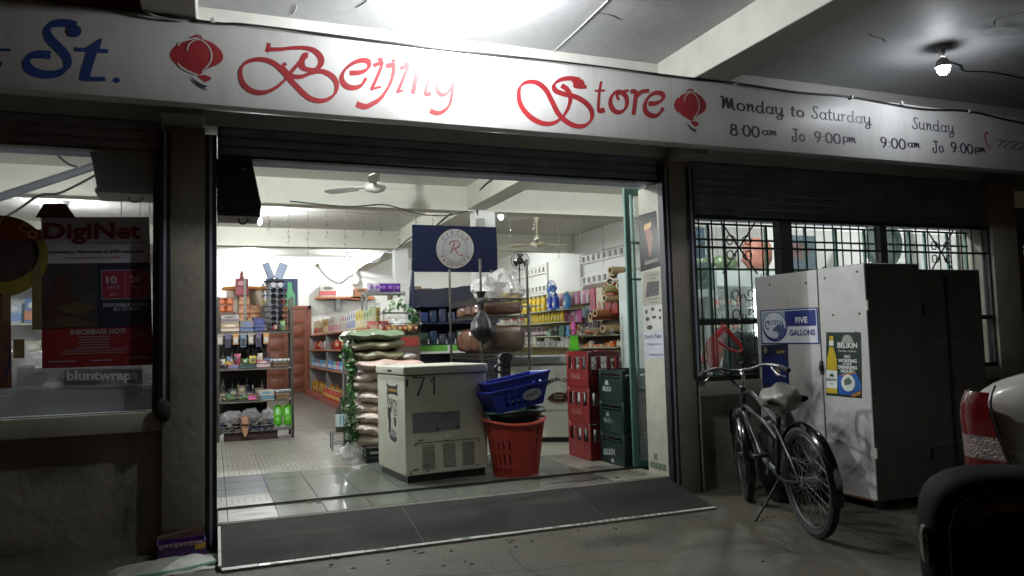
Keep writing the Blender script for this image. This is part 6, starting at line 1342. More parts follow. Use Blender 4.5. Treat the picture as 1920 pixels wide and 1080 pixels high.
# sunglasses stand
sg = thing('sunglasses_stand', 'rotating display tower with rows of sunglasses and two tilted mirrors on top', 'display stand', (.7, 4.08, 1.266), R(12))
SGC = mat('grey_display_plastic', '8b8d90', .4, var=.1)
G().lathe([(.19,0),(.19,.02),(.03,.03)], n=24).build('base', BLKPL, sg); G().box(-.075,.075,-.075,.075,.03,.6).build('tower', SGC, sg, bev=.008); G().lathe([(.12,.6),(.125,.61),(.125,.622),(.03,.626)], n=20).build('top_plate', DKSTEEL, sg)
for s_ in (-1, 1):
    M = Matrix.Translation((s_*.075, -.02, .74)) @ Matrix.Rotation(s_*R(22), 4, 'Y') @ Matrix.Rotation(s_*R(-22), 4, 'Z')
    G().box(-.05,.05,-.004,.004,-.1,.1).xf(M).build('mirror_frame', BLKPL, sg); G().box(-.043,.043,-.006,-.0045,-.093,.093).xf(M).build('mirror', mat('mirror_reflection_grey', '8c96ac', .2), sg)  # bright reflection put into the mirror's pale diffuse colour
    G().tube([(0,0,.62),(s_*.045,-.01,.66)], .012, 6).build('mirror_arm', BLKPL, sg)
sgc = ['141416','1c1c20','241a1a','101014','2a2430']
def shade(z, a, k):
    g = G()
    for s_ in (-1, 1): g.poly([(s_*.033+p, -.108, q) for p, q in ell(0, 0, .028, .021, 10)]); 
    g.tube([(-.012,-.107,.006),(.012,-.107,.006)], .003, 4)
    for s_ in (-1, 1): g.tube([(s_*.06,-.105,.01),(s_*.066,-.03,.008)], .003, 4)
    g.xf(Matrix.Rotation(a, 4, 'Z')); return g
for r_i in range(8):
    for f_i in range(3):
        c = sgc[(r_i*3+f_i) % 5]
        if (r_i, f_i) == (7, 0): c = 'b8b0b8'
        if (r_i, f_i) in ((7, 1),): c = '4a9cc0'
        if (r_i, f_i) in ((3, 1), (4, 2)): c = 'a08a34'
        o = shade(0, (0, R(90), R(-90))[f_i], r_i).xf(Matrix.Diagonal((1.25, 1.08, 1.45, 1))).build('sunglasses', C(c, .15), None); o.parent = None
        o.location = Vector((.7, 4.08, 1.266+.09+.068*r_i)); o.rotation_euler = (0, 0, R(12))
        tag(o, '%s sunglasses in the %s row from the bottom, %s of the tower' % ({'b8b0b8':'white-rimmed','4a9cc0':'light blue','a08a34':'yellowish'}.get(c, 'dark'), nth(r_i), ('front face', 'right face', 'left face')[f_i]), 'sunglasses', 'sunglasses on the display tower')

# green bottle poster on the back wall
bpz = thing('poster', 'dark poster with a pale green bottle on the back wall above the door', 'poster', (1.5, 12.84, 2.25)); G().box(-.36,.36,-.006,0,-.38,.42).build('sheet', C('1c2a44', .4), bpz)
G().poly([(p, -.008, q) for p, q in ((.08,-.3),(.3,-.3),(.3,.05),(.24,.15),(.22,.34),(.14,.34),(.13,.15),(.08,.05))]).build('bottle', C('3f7a54', .4), bpz); g = G().poly([(-.34,-.009,-.16),(.06,-.009,-.16),(.06,-.009,-.06),(-.34,-.009,-.06)]); g.build('red_band', C('b0222a', .4), bpz)
g = G(); gtext(g, '5', -.12, -.11, None, .08, .03, y=-.011); g.build('lettering', C('c8c4bc'), bpz, smooth=False)

# ------------------------------------------------------------------ shelves along the middle left (cereals)
cg = thing('wall_shelf', 'long wooden shelf unit with cereal boxes and a red base running to the back wall', 'shelf', (2.05, 5.0, 0))
G().box(-.1,.5,0,7.3,0,.09).build('base', mat('red_base_board', '8c4034', .5, var=.15), cg); G().box(.47,.5,0,7.3,.09,1.75).build('back_panel', WALL_I, cg)
for z in (.6, .98, 1.3): G().box(0,.47,0,7.3,z,z+.025).build('shelf', WOODS, cg)
for y in (2.2, 4.6, 7.27): G().box(.01,.46,y,y+.02,.09,1.3).build('upright', STEEL, cg)
CER = [('b8a68c','a04a3c','c8bca0'),('c4b49c','8a5a3c','b09a40'),('b89a3c','c8b890','8a3c30'),('bdb9ae','c07a84','8c5a6c'),('c4c0b6','c08a8c','c8b8a8'),('c0beb8','b0a8a0','b0443c'),('c8c6c2','8c9ab0','3c5a94'),('bcae60','c8c0a0','a88a2c'),('a8b08c','b8b49c','5a7a3c')]
def cer(k, p): 
    c = CER[min(8, (len(CER)*(29-k))//30)]
    carton(p, HX+R(random.uniform(-3, 3)), .19, .06, random.choice((.27,.29,.31)), *c, '%s cereal box, %s from the far end of the top cereal shelf' % ({0:'tan',1:'brown',2:'yellow',3:'pink',4:'rose',5:'white',6:'blue',7:'gold',8:'green'}[CER.index(c)], nth(29-k)), 'cereal boxes on the top shelf', 'cereal_box')
row(30, (2.16, 5.3, 1.3255), (2.16, 12.1, 1.3255), cer, .003)
def rb(k, p): pack(p, HX+R(random.uniform(-35, 35)), .17, .17, ('9c2a24','b03c30','7c2420','b4b0b8','9a98a4','c0bcc0')[min(5, (k)//2 if k < 6 else (12-k)//2 % 3+ (0 if k > 8 else 3))], 'c8a070', 'foil snack bag on the second cereal-unit shelf, %s from the near end' % nth(k), 'foil snack bags')
row(12, (2.15, 7.7, 1.006), (2.15, 12, 1.006), rb)
def tb_(k, p): tin(p, .06, .16, ('2a8ab0','2c5ca0','a0304c','5a8a5c','34509c')[k % 5], ('b8c0c8','8ab0c4','c89ab0')[k % 3], 'coloured tub on the third cereal-unit shelf, %s from the near end' % nth(k), 'coloured tubs', 'plastic_tub', 'tub')
row(16, (2.13, 7.7, .6255), (2.13, 12, .6255), tb_)
def ob(k, p): bottle(p, (.27,.22,.25)[k % 3], .042, ('a0721c','8c5c1c','b08428')[k % 3], ('a83020','b89020','7c2c1c')[k % 3], '8c5a30' if k % 2 else 'b09450', 'golden oil bottle on the red base shelf, %s from the near end' % nth(k), 'oil bottles', clear=True)
row(18, (2.1, 7.6, .0905), (2.1, 12, .0905), ob)
for k in range(8): bottle((2.02, 7.7+.25*k, .0905), .2, .04, 'b03420', 'c8c0a8', 'b89050', 'red sauce bottle in front of the oil bottles, %s from the near end' % nth(k), 'sauce bottles', clear=True)
# little bracket shelf and cartons on the back wall
bs_ = thing('bracket_shelf', 'small wooden bracket shelf high on the back wall', 'shelf', (2.5, 12.5, 2.18)); G().box(-.25,.9,0,.34,0,.04).build('board', WOODS, bs_); G().box(.2,.3,.1,.34,-.28,-.001).build('bracket', STEEL, bs_)
carton((2.52, 12.65, 2.222), 0, .36, .25, .28, 'a8a89c', 'a85454', '5c5a54', 'white and red carton standing on the bracket shelf'); carton((3.3, 12.65, 2.222), 0, .32, .2, .2, '8c5c3c', '8c5c3c', '3c2a20', 'brown carton at the right end of the bracket shelf')
tag(G().box(3.05,3.6,12.5,12.84,2.16,2.221).build('shelf_plank', WOODS), 'short plank under the brown carton on the back wall', 'shelf')
sk2 = thing('wall_socket', 'round wall socket with a sagging cable on the back wall', 'socket', (2.32, 12.845, 2.99)); G().cyl((0,0,0),(0,-.03,0),.06,n=16).build('plate', C('b8b4a8'), sk2); G().cyl((0,-.031,0),(0,-.05,0),.03,n=10).build('plug', BLKPL, sk2)
cable('socket_cable', [(2.33,12.79,2.97),(2.5,12.8,2.75),(2.75,12.8,2.58),(2.9,12.8,2.6),(3.05,12.78,2.72),(3.15,12.76,2.75)], .01, CABLE, 'dark cable sagging from the wall socket to the drain pipe')
dp = thing('drain_pipe', 'white pipe elbow coming down from the ceiling near the back wall', 'pipe', (3.2, 12.7, 2.6)); G().cyl((0,0,.05),(0,0,.6),.07,n=14).build('pipe', C('bcbcb0'), dp); G().blob((0,-.02,.02),.1,.1,.12,14,10).build('elbow', C('c4c4b8'), dp); G().cyl((0,0,.14),(0,0,.2),.09,n=14).build('collar', C('9c9c94'), dp)
cable('beam_cable', [(3.2,12.6,2.8),(3.22,11.5,2.9),(3.22,10.2,2.82),(3.22,9.4,2.92),(3.22,8.7,2.84),(3.23,7.4,2.93),(3.23,6.2,2.86),(3.23,5,2.95),(3.3,4.16,2.93)], .012, CABLE, 'dark cable drooping along the side of the long ceiling beam')
cable('beam_cable', [(3.4,4.18,2.3),(3.38,4.18,2.9),(3.24,3.6,3.05),(3.23,2.6,3.1),(3.23,1.2,3.15)], .012, CABLE, 'dark cable climbing from the electrical box along the near beam')
eb = thing('electrical_box', 'small grey electrical box on the interior column', 'electrical box', (3.42, 4.19, 2.62)); G().box(-.05,.05,-.05,0,0,.14).build('box', C('8c8c84'), eb, bev=.004); G().tube(crom([(-.02,-.02,0),(-.03,-.03,-.15),(.0,-.02,-.3),(.02,-.02,-.6)],4), .008, 5).build('wire', CABLE, eb); G().tube(crom([(.02,-.02,0),(.03,-.03,-.1),(-.0,-.02,-.25)],4), .008, 5).build('wire', CABLE, eb)
cable('sagging_cable', [(.9,4.17,2.9),(1.6,4.17,2.86),(2.1,4.16,2.9),(2.5,4.15,2.8),(2.9,4.15,2.78),(3.24,4.17,2.86)], .007, CABLE, 'thin cable sagging across the front of the first ceiling beam')
# icicle light strings hanging below the beams
def icicles(name, x0, x1, y, z, n_, label):
    o = thing(name, label, 'light string', ((x0+x1)/2, y, z)); g = G(); g.tube([(x-(x0+x1)/2, 0, .015*math.sin(x*9)) for x in [x0+(x1-x0)*i/20 for i in range(21)]], .003, 4); g.build('lead_wire', C('6c6a60'), o)
    for k in range(n_):
        x = x0+(x1-x0)*(k+.5)/n_-(x0+x1)/2; L = (.25,.4,.55,.32,.62,.3)[k % 6]; g = G(); g.tube([(x+.008*math.sin(i*2.1+k), 0, -L*i/6) for i in range(7)], .0025, 4)
        for i in range(1, 7): g.cyl((x+.008*math.sin(i*2.1+k), 0, -L*i/6), (x+.02*(1 if i % 2 else -1), 0, -L*i/6-.03), .006, .003, 5)
        g.build('icicle_strand', C('5c5a50'), o)
icicles('icicle_lights', .55, 3.2, 4.5, 2.84, 11, 'string of thin icicle lights hanging behind the first ceiling beam')
icicles('icicle_lights', 3.8, 6.8, 4.5, 2.84, 8, 'string of thin icicle lights hanging in the right bay')

# small metal shelf in front of the cereal shelf
ms = thing('metal_shelf', 'grey metal shelf with yellow tall cartons and purple bags on top', 'shelf', (2.28, 6.6, 0))
for x in (0, .62):
    for y in (0, .35): G().box(x, x+.035, y, y+.035, 0, 1.93).build('post', STEEL, ms)
for z in (.6, 1.3, 1.89): G().box(0,.66,-.005,.39,z,z+.035).build('shelf', STEEL, ms)
YC = [(.08,.3,'b4a84a','c8be70'),(.2,.34,'a8962e','8a7a20'),(.33,.38,'b09c34','74641c'),(.45,.3,'a89c58','c8c090'),(.56,.36,'7c6e34','a89a50')]
for k, (x, h, c1, c2) in enumerate(YC): carton((2.3+x, 6.7, 1.336), 0, .1, .1, h, c1, c2, '6a5c20', 'yellowish tall carton %s from the left on the metal shelf' % nth(k), 'yellow cartons on the metal shelf')
for k, (x, c) in enumerate(((.12,'b0a8b8'),(.22,'b8b0c0'),(.32,'5c2c8c'),(.44,'5a2a88'),(.55,'5c3088'))): pack((2.28+x, 6.75, 1.926), R(random.uniform(-20, 20)), .14, .15, c, '8c5cb0', 'silver and purple foil bag on the metal shelf, %s from the left' % nth(k), 'purple foil bags')
for k in range(4): pack((2.0+.1*k, 4.6, 1.19), R(random.uniform(-30, 30)), .16, .2, ('b0605c','8c1c20','a02228','9a2a2c')[k], 'c0a080', 'red crisp bag %s from the left above the sack stack' % nth(k), 'red crisp bags')
tag(G().box(1.9,2.4,4.5,4.75,0,1.188).build('dump_bin', C('5c4a40', .6), bev=.01), 'brown floor bin holding the red crisp bags behind the sacks', 'bin')
sd = thing('small_display', 'small dark display with a wire top and silk plants left of the navy stand', 'display stand', (1.72, 2.55, 0)); G().box(0,.4,0,.3,0,1.2).build('cabinet', C('4c4438', .5), sd, bev=.01); G().box(.02,.38,-.004,0,1.05,1.15).build('red_front', C('7c2c24'), sd)
for z in (1.3, 1.42): G().tube([(0,0,z),(.4,0,z),(.4,.3,z),(0,.3,z)], .005, 5, closed=True).build('wire_ring', RK, sd)
for x, y in ((0,0),(.4,0),(.4,.3),(0,.3)): G().cyl((x,y,1.2),(x,y,1.45),.005,n=5).build('wire_post', RK, sd)
tag(G().blob((1.95, 2.7, 1.28), .14, .1, .09, 14, 9, jit=.25, seed=6).build('plastic_bag', HAZEP), 'milky plastic bag lying in the small wire-topped display', 'plastic bag')
for k in range(6): pack((1.76+.06*k, 2.52, 1.205), 0, .06, .08, ('7a3c24','8a6a3c','5a3a24')[k % 3], 'b09060', 'brown sweet packet %s from the left in the small wire-topped display' % nth(k), 'brown sweet packets')
# white bags on the far shelf seen through the gap of the navy stand
fs = thing('far_shelf', 'pale shelf with cartons and white bags seen through the gap under the blue header', 'shelf', (3.2, 8.9, 0)); G().box(0,1.2,0,.4,0,1.9).build('cabinet', WALL_I, fs)
for k, (x, c1) in enumerate(((.1,'7c6450'),(.32,'94745a'),(.54,'8a6c3c'),(.76,'7c6450'))): carton((3.2+x, 9.1, 1.902), 0, .2, .2, .3-.04*(k % 2), c1, c1, 'a08c6c', 'brown carton %s from the left under the blue header' % nth(k), 'cartons on the far shelf')
for k in range(3): tag(G().blob((3.5+.22*k, 8.98, 1.96), .1, .06, .08, 12, 8, jit=.3, seed=k).build('white_bag', C('c8c8c4', .3)), 'white plastic bag %s from the left in front of the far cartons' % nth(k), 'plastic bag')

# ------------------------------------------------------------------ right wall shelving
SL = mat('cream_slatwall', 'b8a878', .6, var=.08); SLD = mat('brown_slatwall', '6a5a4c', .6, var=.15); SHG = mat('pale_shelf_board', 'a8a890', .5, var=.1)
ws = thing('slatwall_shelf', 'cream slatwall with four boards of bottles and jugs along the far right wall', 'shelf', (6.88, 7.95, 0))
G().box(-.03,.03,0,4.4,0,2.05).build('back_panel', SL, ws)
for k in range(12): G().box(-.034,-.031,0,4.4,.1+.16*k,.112+.16*k).build('slat_groove', C('8a7c58'), ws)
for z in (.7, .94, 1.15, 1.43, 1.68): G().box(-.46,-.035,0,4.4,z-.02,z).build('shelf', SHG, ws, bev=.004)
G().box(-.5,-.035,0,4.4,0,.5).build('base_cabinet', SHG, ws)
ws2 = thing('slatwall_shelf', 'brown slatwall hung with packs and paper rolls on the right wall', 'shelf', (6.88, 3.4, 0))
G().box(-.03,.03,0,4.5,0,2.12).build('back_panel', SLD, ws2)
for k in range(13): G().box(-.034,-.031,0,4.5,.1+.16*k,.112+.16*k).build('slat_groove', C('463a30'), ws2)
for z in (.7, .92, 1.14): G().box(-.46,-.035,2.6,4.5,z-.02,z).build('shelf', SHG, ws2, bev=.004)
for z in (1.4, 1.05, .8): G().box(-.4,-.035,.2,2.4,z-.02,z).build('shelf', SHG, ws2, bev=.004)
row(8, (6.52, 8.95, 1.682), (6.52, 10.9, 1.682), lambda k, p: jug(p, HX, 1.2, 'c8a818', '2c2a20', 'big yellow jug %s from the near end of the top slatwall shelf' % nth(k), 'yellow jugs'))
row(2, (6.53, 8.4, 1.682), (6.53, 8.95, 1.682), lambda k, p: jug(p, HX, 1.25, '26409c', '26409c', ['right', 'left'][k]+' one of the two royal blue jugs on the top slatwall shelf', 'blue jugs'))
jug((6.6, 8.15, 1.682), HX, 1.3, '3c78a8', 'a8b8b4', 'light blue detergent jug at the near end of the top slatwall shelf')
row(14, (6.5, 8.1, 1.432), (6.5, 10.2, 1.432), lambda k, p: bottle(p, .22, .045, 'a89420' if k % 3 else 'c8a81c', '8a7a20', 'b8a440', 'slim yellow bottle %s from the near end of the second slatwall shelf' % nth(k), 'slim yellow bottles'))
row(9, (6.5, 8.9, 1.152), (6.5, 10.3, 1.152), lambda k, p: bottle(p, .2, .05, ('4a3440','5c3c40','3a3038')[k % 3], 'b8a8ac', 'b0a4a4', 'dark bottle with a pale label %s from the near end of the third slatwall shelf' % nth(k), 'dark labelled bottles'))
row(7, (6.5, 8.0, 1.152), (6.5, 8.65, 1.152), lambda k, p: carton(p, HX+R(20), .02, .15, .18, ('1c2420','94988c','2a3430')[k % 3], '3a443c', 'a8aca0', 'tilted file folder %s from the near end of the third slatwall shelf' % nth(k), 'tilted folders', 'folder', 'folder'))
tin((6.5, 8.78, 1.152), .08, .11, '7c9c80', '9cb49c', 'pale green tub between the folders and the dark bottles', None, 'plastic_tub', 'tub')
row(9, (6.5, 8.0, .942), (6.5, 10.6, .942), lambda k, p: carton(p, HX, .24, .2, random.choice((.1,.16,.13)), ('b4b4a8','8c8c88','a8a498','94908c')[k % 4], '7a7a7c', '5c5c64', 'whitish carton %s from the near end of the fourth slatwall shelf' % nth(k), 'whitish cartons'))
# hung packs
def hrow(n_, y0, y1, z, w_, h, cs, lb_, grp, x=6.72, c2=None):
    def f(k, p): hang(p, HX+R(random.uniform(-8, 8)), w_, h, cs[k % len(cs)], (c2 or cs)[(k+1) % len(c2 or cs)], lb_ % nth(k), grp)
    row(n_, (x, y0, z), (x, y1, z), f, .02)
hrow(12, 7.4, 8.9, 2.02, .12, .26, ['b8a0ac','b4889a','c0b0b8','a85c7c'], 'pink and white pack hanging %s from the near end of the top peg row', 'pink packs top row', c2=['b06a8c','c8c0c4'])
hrow(7, 7.75, 8.8, 1.64, .13, .24, ['b04c84','c46c9c','c0b0bc'], 'bright pink pack hanging %s from the near end of the second peg row', 'pink packs second row', c2=['c8a8bc','b05a8c'])
hrow(7, 7.0, 7.7, 1.7, .1, .2, ['6c7c88','4a5a68','343c44'], 'grey-blue pack hanging %s from the near end of the second peg row', 'grey-blue packs')
hrow(6, 7.5, 8.4, 1.36, .09, .14, ['b0603c','5c3c4c','b8a08c'], 'orange-tipped pack hanging %s from the near end of the third peg row', 'orange-tipped packs')
hrow(6, 6.9, 7.6, 1.46, .1, .2, ['b8a45c','2a2a30','34343a','b4a890'], 'yellow-headed razor pack hanging %s from the near end', 'razor packs', c2=['3a3a40'])
for (y, z, c1, c2, w_, h, lb_) in ((6.72,2.0,'c8bfa4','a8706c',.24,.6,'tall cream gift bag with a pink picture hanging on the slatwall'),(6.35,2.05,'a8281c','7c1c18',.3,.5,'large red gift bag hanging beside the cream one'),(7.0,2.0,'a8485c','8c3c4c',.2,.4,'rose gift bag with string handles on the slatwall'),(6.2,1.8,'8c2018','8c2018',.26,.3,'lower red gift bag under the large red one')):
    o = thing('gift_bag', lb_, 'gift bag', (6.62, y, z-h), HX); G().box(-w_/2,w_/2,-.05,.05,0,h).build('bag', C(c1, .5), o, bev=.004); G().poly([(a, -.0515, b_) for a, b_ in ell(0, h*.35, w_*.3, h*.25, 10)]).build('picture', C(c2, .5, var=.4, vs=20), o); G().tube(crom([(-w_*.25,-.05,h),(-w_*.15,-.05,h+.1),(w_*.15,-.05,h+.1),(w_*.25,-.05,h)],4), .004, 5).build('handle', C(c1, .5), o)
ROLL = [(6.05,2.2,'8c7454'),(5.75,2.22,'94805c'),(6.15,2.05,'84684a'),(5.9,1.92,'8c8a54'),(5.7,1.95,'9c8c64'),(5.95,1.76,'8c7854'),(5.65,1.78,'8a7650'),(6.5,1.47,'9c5434'),(6.35,1.52,'94643c'),(6.1,1.24,'a08860'),(6.3,1.2,'907a58')]
for k, (y, z, c) in enumerate(ROLL):
    o = thing('paper_roll', 'rolled paper tube sticking out of the slatwall, %s in the heap from the top' % nth(k), 'paper roll', (6.5, y, z), HX+R(random.uniform(45, 60) if k in (0, 2, 4, 6) else random.uniform(-12, 12)), 'rolled paper tubes'); r = .066
    G().cyl((0,-.25,0),(0,.3,0),r,n=18,caps=False).cyl((0,.3,0),(0,-.25,0),r*.72,n=18,caps=False).build('tube', C(c, .4), o); g = G()
    for i in range(18): a, b_ = 2*PI*i/18, 2*PI*(i+1)/18; g.poly([(r*math.cos(a),-.251,r*math.sin(a)),(r*math.cos(b_),-.251,r*math.sin(b_)),(r*.7*math.cos(b_),-.251,r*.7*math.sin(b_)),(r*.7*math.cos(a),-.251,r*.7*math.sin(a))])
    g.build('end_ring', C('c4b898', .5), o)
tag(G().blob((6.6, 7.2, 1.2), .16, .2, .1, 16, 10, jit=.3, seed=12).build('plastic_bag', CLEARP), 'crumpled clear bag lying on the right wall shelf', 'plastic bag'); tag(G().blob((6.45, 6.8, 1.19), .12, .22, .05, 14, 8, jit=.25, seed=13).build('orange_bag', C('a85c34', .3, bump=.5)), 'flat orange bag lying on the right wall shelf', 'bag')
for k, (y, w_, h, c1, c2, lb_) in enumerate(((6.25,.26,.12,'a8aca0','5c8c6c','white and green carton on the upper right shelf'),(6.6,.2,.1,'94988c','4c545c','grey carton on the upper right shelf'),(7.9,.2,.2,'2c5c4c','2c5c4c','teal folder box leaning at the far end of the upper right shelf'),(7.6,.18,.2,'3c7cb0','3c7cb0','sky blue folder leaning on the upper right shelf'),(7.4,.12,.26,'c8509c','c8509c','pink folder standing on the upper right shelf'),(7.5,.1,.22,'a8602c','a8602c','orange folder standing behind the pink one'))):
    carton((6.5 if k < 2 else 6.36, y, 1.141), HX, w_, .1 if k < 2 else .03, h, c1, c2, c2, lb_)
row(6, (6.5, 5.4, .922), (6.5, 6.0, .922), lambda k, p: bottle(p, .13, .03, 'b8b4a0', 'b87a20', 'c8c4b0', 'small white orange-capped bottle on the lower right shelf, %s from the near end' % nth(k), 'orange-capped bottles'))
row(14, (6.5, 6.1, .922), (6.5, 7.3, .922), lambda k, p: carton(p, HX+R(random.uniform(-25, 25)), .1, .08, random.choice((.05,.08,.11)), ('a83c20','b85c20','9c3424','3c3c6c','a8a8a0')[k % 5], ('b8702c','c8b8a0')[k % 2], 'c8a878', 'small red or orange box %s from the near end of the lower right shelf' % nth(k), 'small boxes on the lower right shelf'))
row(5, (6.45, 7.4, .922), (6.45, 8.2, .922), lambda k, p: carton(p, HX, .14, .12, (.1,.16,.3,.2,.12)[k], ('7c5c40','b0a89c','b4b4ac','b4a8b0','94948c')[k], 'a8a49c', '6c6868', 'pale carton %s from the near end beyond the red boxes' % nth(k), 'pale cartons on the lower right shelf'))
for s_, z in enumerate((1.402, 1.052, .802)):
    row(9, (6.5, 3.7, z), (6.5, 5.7, z), lambda k, p: carton(p, HX, .14, .1, .18+.03*(k % 3), ('a02c28','3c5c94','b89c3c','a8a49c','5c7c4c')[(k+s_) % 5], ('c8b070','c8c4bc','7c2c34')[(k+2*s_) % 3], '3c5ca0', 'bright carton %s from the near end of the %s shelf behind the glass door' % (nth(k), ('top','middle','bottom')[s_]), 'bright cartons behind the glass door'))
hrow(12, 3.6, 5.9, 1.95, .1, .2, ['5c4c4c','3c5c7c','8c3430','a89c8c'], 'mixed pack hanging %s from the near end behind the glass door', 'packs behind the glass door', x=6.6)
hrow(10, 3.6, 5.7, 2.18, .1, .16, ['4c4444','2c3c4c','9c5450','8a8478'], 'mixed pack on the highest pegs, %s from the near end', 'packs on the highest pegs', x=6.6)
row(16, (6.42, 6.0, 1.141), (6.42, 7.4, 1.141), lambda k, p: carton(p, HX+R(random.uniform(-30, 30)), .09, .06, random.choice((.05,.08,.1)), ('a8a498','4c5c7c','8c5c3c','5c7c5c','b09c6c')[k % 5], ('5c5c64','b8b4a8')[k % 2], '9c3c34', 'little carton scattered on the upper right shelf, %s from the near end' % nth(k), 'little cartons on the upper right shelf'))
hrow(14, 6.0, 7.7, 1.62, .08, .15, ['4c4a4c','a89c80','7c3c3c','3c4c5c','b0a8a0'], 'small mixed pack pegged among the gift bags, %s from the near end', 'mixed packs among the gift bags', x=6.76)
hrow(12, 7.0, 8.3, 1.34, .08, .13, ['3a3a3e','a85c3c','b0a8a0','2c3440'], 'small dark pack pegged low on the slatwall, %s from the near end', 'dark low pegged packs', x=6.74)
# island shelf between the rack and the right wall
isl = thing('island_shelf', 'pale island shelf with yellow jugs and white goods behind the wire rack', 'shelf', (4.38, 6.0, 0))
for x in (.02,.66): G().box(x,x+.03,.4,.43,0,1.7).build('upright', STEEL, isl)
for z in (.5, .98, 1.35, 1.66): G().box(0,.7,0,.4,z-.02,z).build('shelf', SHG, isl, bev=.004)
row(2, (4.42, 6.12, 1.662), (4.75, 6.12, 1.662), lambda k, p: jug(p, 0, .95, 'c8b01c', '2c2a20', 'yellow jug %s from the left on the island shelf' % nth(k), 'yellow jugs on the island'), .003)
row(3, (4.42, 6.12, 1.352), (4.85, 6.12, 1.352), lambda k, p: pack(p, 0, .13, .15, ('b8b4a8','c4c0b4','a89c8c','b4b0ac')[k], 'a8403c', 'white bag with a red mark %s from the left on the island shelf' % nth(k), 'white bags on the island'), .003)
row(6, (4.42, 6.12, .982), (5.05, 6.12, .982), lambda k, p: bottle(p, .17, .045, 'b8b8a4', 'a8a898', 'c4c4b4', 'pale bottle %s from the left on the lower island shelf' % nth(k), 'pale bottles on the island'), .003)

# fans on the right
bf = thing('wall_fan', 'black pedestal fan with a round wire cage above the rack', 'fan', at(975, 489, 'y', 7.6), R(-6))
def fan_head(o, r, cm_, bm_):
    g = G()
    for rr_ in (1, .8, .55, .3): g.tube([(r*rr_*math.cos(a), -.045*(1.1-rr_*.9), r*rr_*math.sin(a)) for a in [2*PI*i/28 for i in range(28)]], .0035 if rr_ < 1 else .007, 5, closed=True)
    for i in range(24): a = 2*PI*i/24; g.cyl((r*math.cos(a),0,r*math.sin(a)), (r*.15*math.cos(a),-.055,r*.15*math.sin(a)), .002, n=4, caps=False)
    g.build('cage', cm_, o)['kind'] = 'stuff'; G().cyl((0,-.07,0),(0,-.05,0),r*.2,n=14).build('badge', cm_, o); G().lathe([(.07,0),(.065,.06),(.03,.12)], n=14).xf(Matrix.Rotation(-PI/2, 4, 'X')).build('motor', cm_, o)
    for k in range(3):
        g = G(); g.grid(lambda u, v: ((.03+(r*.82-.03)*u)*math.cos((v-.5)*1.1*(.5+.5*u)), -.025+.03*(v-.5), (.03+(r*.82-.03)*u)*math.sin((v-.5)*1.1*(.5+.5*u))), 6, 6).xf(Matrix.Rotation(2*PI*k/3+.5, 4, 'Y')); g.build('blade', bm_, o)
fan_head(bf, .175, BLKPL, C('2a2a2a', .4)); zf = bf.location.z; G().cyl((0,.06,-.05),(0,.06,-(zf-.03)),.014,n=8).build('pole', BLKPL, bf); G().cyl((0,.06,-zf+.001),(0,.06,-zf+.03),.2,n=20).build('base', BLKPL, bf)
blf = thing('table_fan', 'blue table fan turned sideways on the top right shelf', 'fan', (6.4, 8.42, 2.12), R(-78)); BLU = C('2c5cac', .35)
fan_head(blf, .16, BLU, C('5c8cc8', .4)); G().cyl((0,.08,-.04),(0,.08,-.41),.016,n=8).build('pole', BLU, blf); G().lathe([(.17,-.435),(.16,-.42),(.03,-.38)], (0,.08,0), n=18).build('base', BLU, blf)

# ------------------------------------------------------------------ drinks fridges behind the grilled window
FRW = mat('white_fridge_enamel', 'c4ccc8', .35, var=.05); LIT = bpy.data.materials.new('fridge_light_tube'); LIT.use_nodes = True
nn = LIT.node_tree.nodes; nn.remove(nn['Principled BSDF']); e = nn.new('ShaderNodeEmission'); e.inputs[0].default_value = (.86, 1, .97, 1); e.inputs[1].default_value = 26; LIT.node_tree.links.new(e.outputs[0], nn['Material Output'].inputs[0])
for k, (x, w_) in enumerate(((4.25, .62), (5.0, .75), (5.85, .75))):
    o = thing('drinks_fridge', ['narrow glass-door fridge just inside the grilled window', 'middle lit glass-door drinks fridge', 'rightmost lit glass-door drinks fridge'][k], 'fridge', (x, 1.35, 0), 0, 'drinks fridges')
    G().box(0,w_,.0,.55,0,.25).box(0,w_,.0,.55,1.62,1.8).box(0,.04,.0,.55,.25,1.62).box(w_-.04,w_,.0,.55,.25,1.62).box(.04,w_-.04,.5,.55,.25,1.62).build('cabinet', FRW, o)
    for z in (.55, .85, 1.12, 1.38): G().box(.04,w_-.04,.05,.5,z-.01,z).build('shelf', STEEL, o)
    G().cyl((.06,.03,.3),(.06,.03,1.58),.012,n=8).build('light_tube', LIT, o); G().cyl((w_-.06,.03,.3),(w_-.06,.03,1.58),.012,n=8).build('light_tube', LIT, o)
    G().box(.04,w_-.04,-.008,-.002,.26,1.61).build('door_pane', GLASS, o); G().box(-.0,.04,-.02,-.001,.25,1.62).box(w_-.04,w_,-.02,-.001,.25,1.62).build('door_frame', C('9ca8a4'), o)
    for s_, z in enumerate((.25, .55, .85, 1.12, 1.38)):
        for i in range(int((w_-.12)/.075)): bottle((x+.08+.075*i, 1.55, z+.0), .2, .03, ('3c5c3c','7c2c24','b8b4a8','5c4428','2c4c6c')[(i+s_*2+k) % 5], 'b0aca0', ('c0b8a8','b84838')[(i+s_) % 2], 'cold drink bottle %s from the left on the %s shelf of the %s fridge' % (nth(i), nth(s_), ('narrow','middle','rightmost')[k]), 'bottles in the drinks fridges', 8)
for k, (x, y) in enumerate(((4.95,1.5),(5.15,1.6),(5.35,1.5),(5.55,1.6))): tag(G().blob((x, y, 1.89), .1, .09, .09, 14, 9).build('watermelon', mat('melon_skin', '4a5c3c', .4, var=.4, vs=14)), 'green melon %s from the left on top of the lit fridges' % nth(k), 'melon')
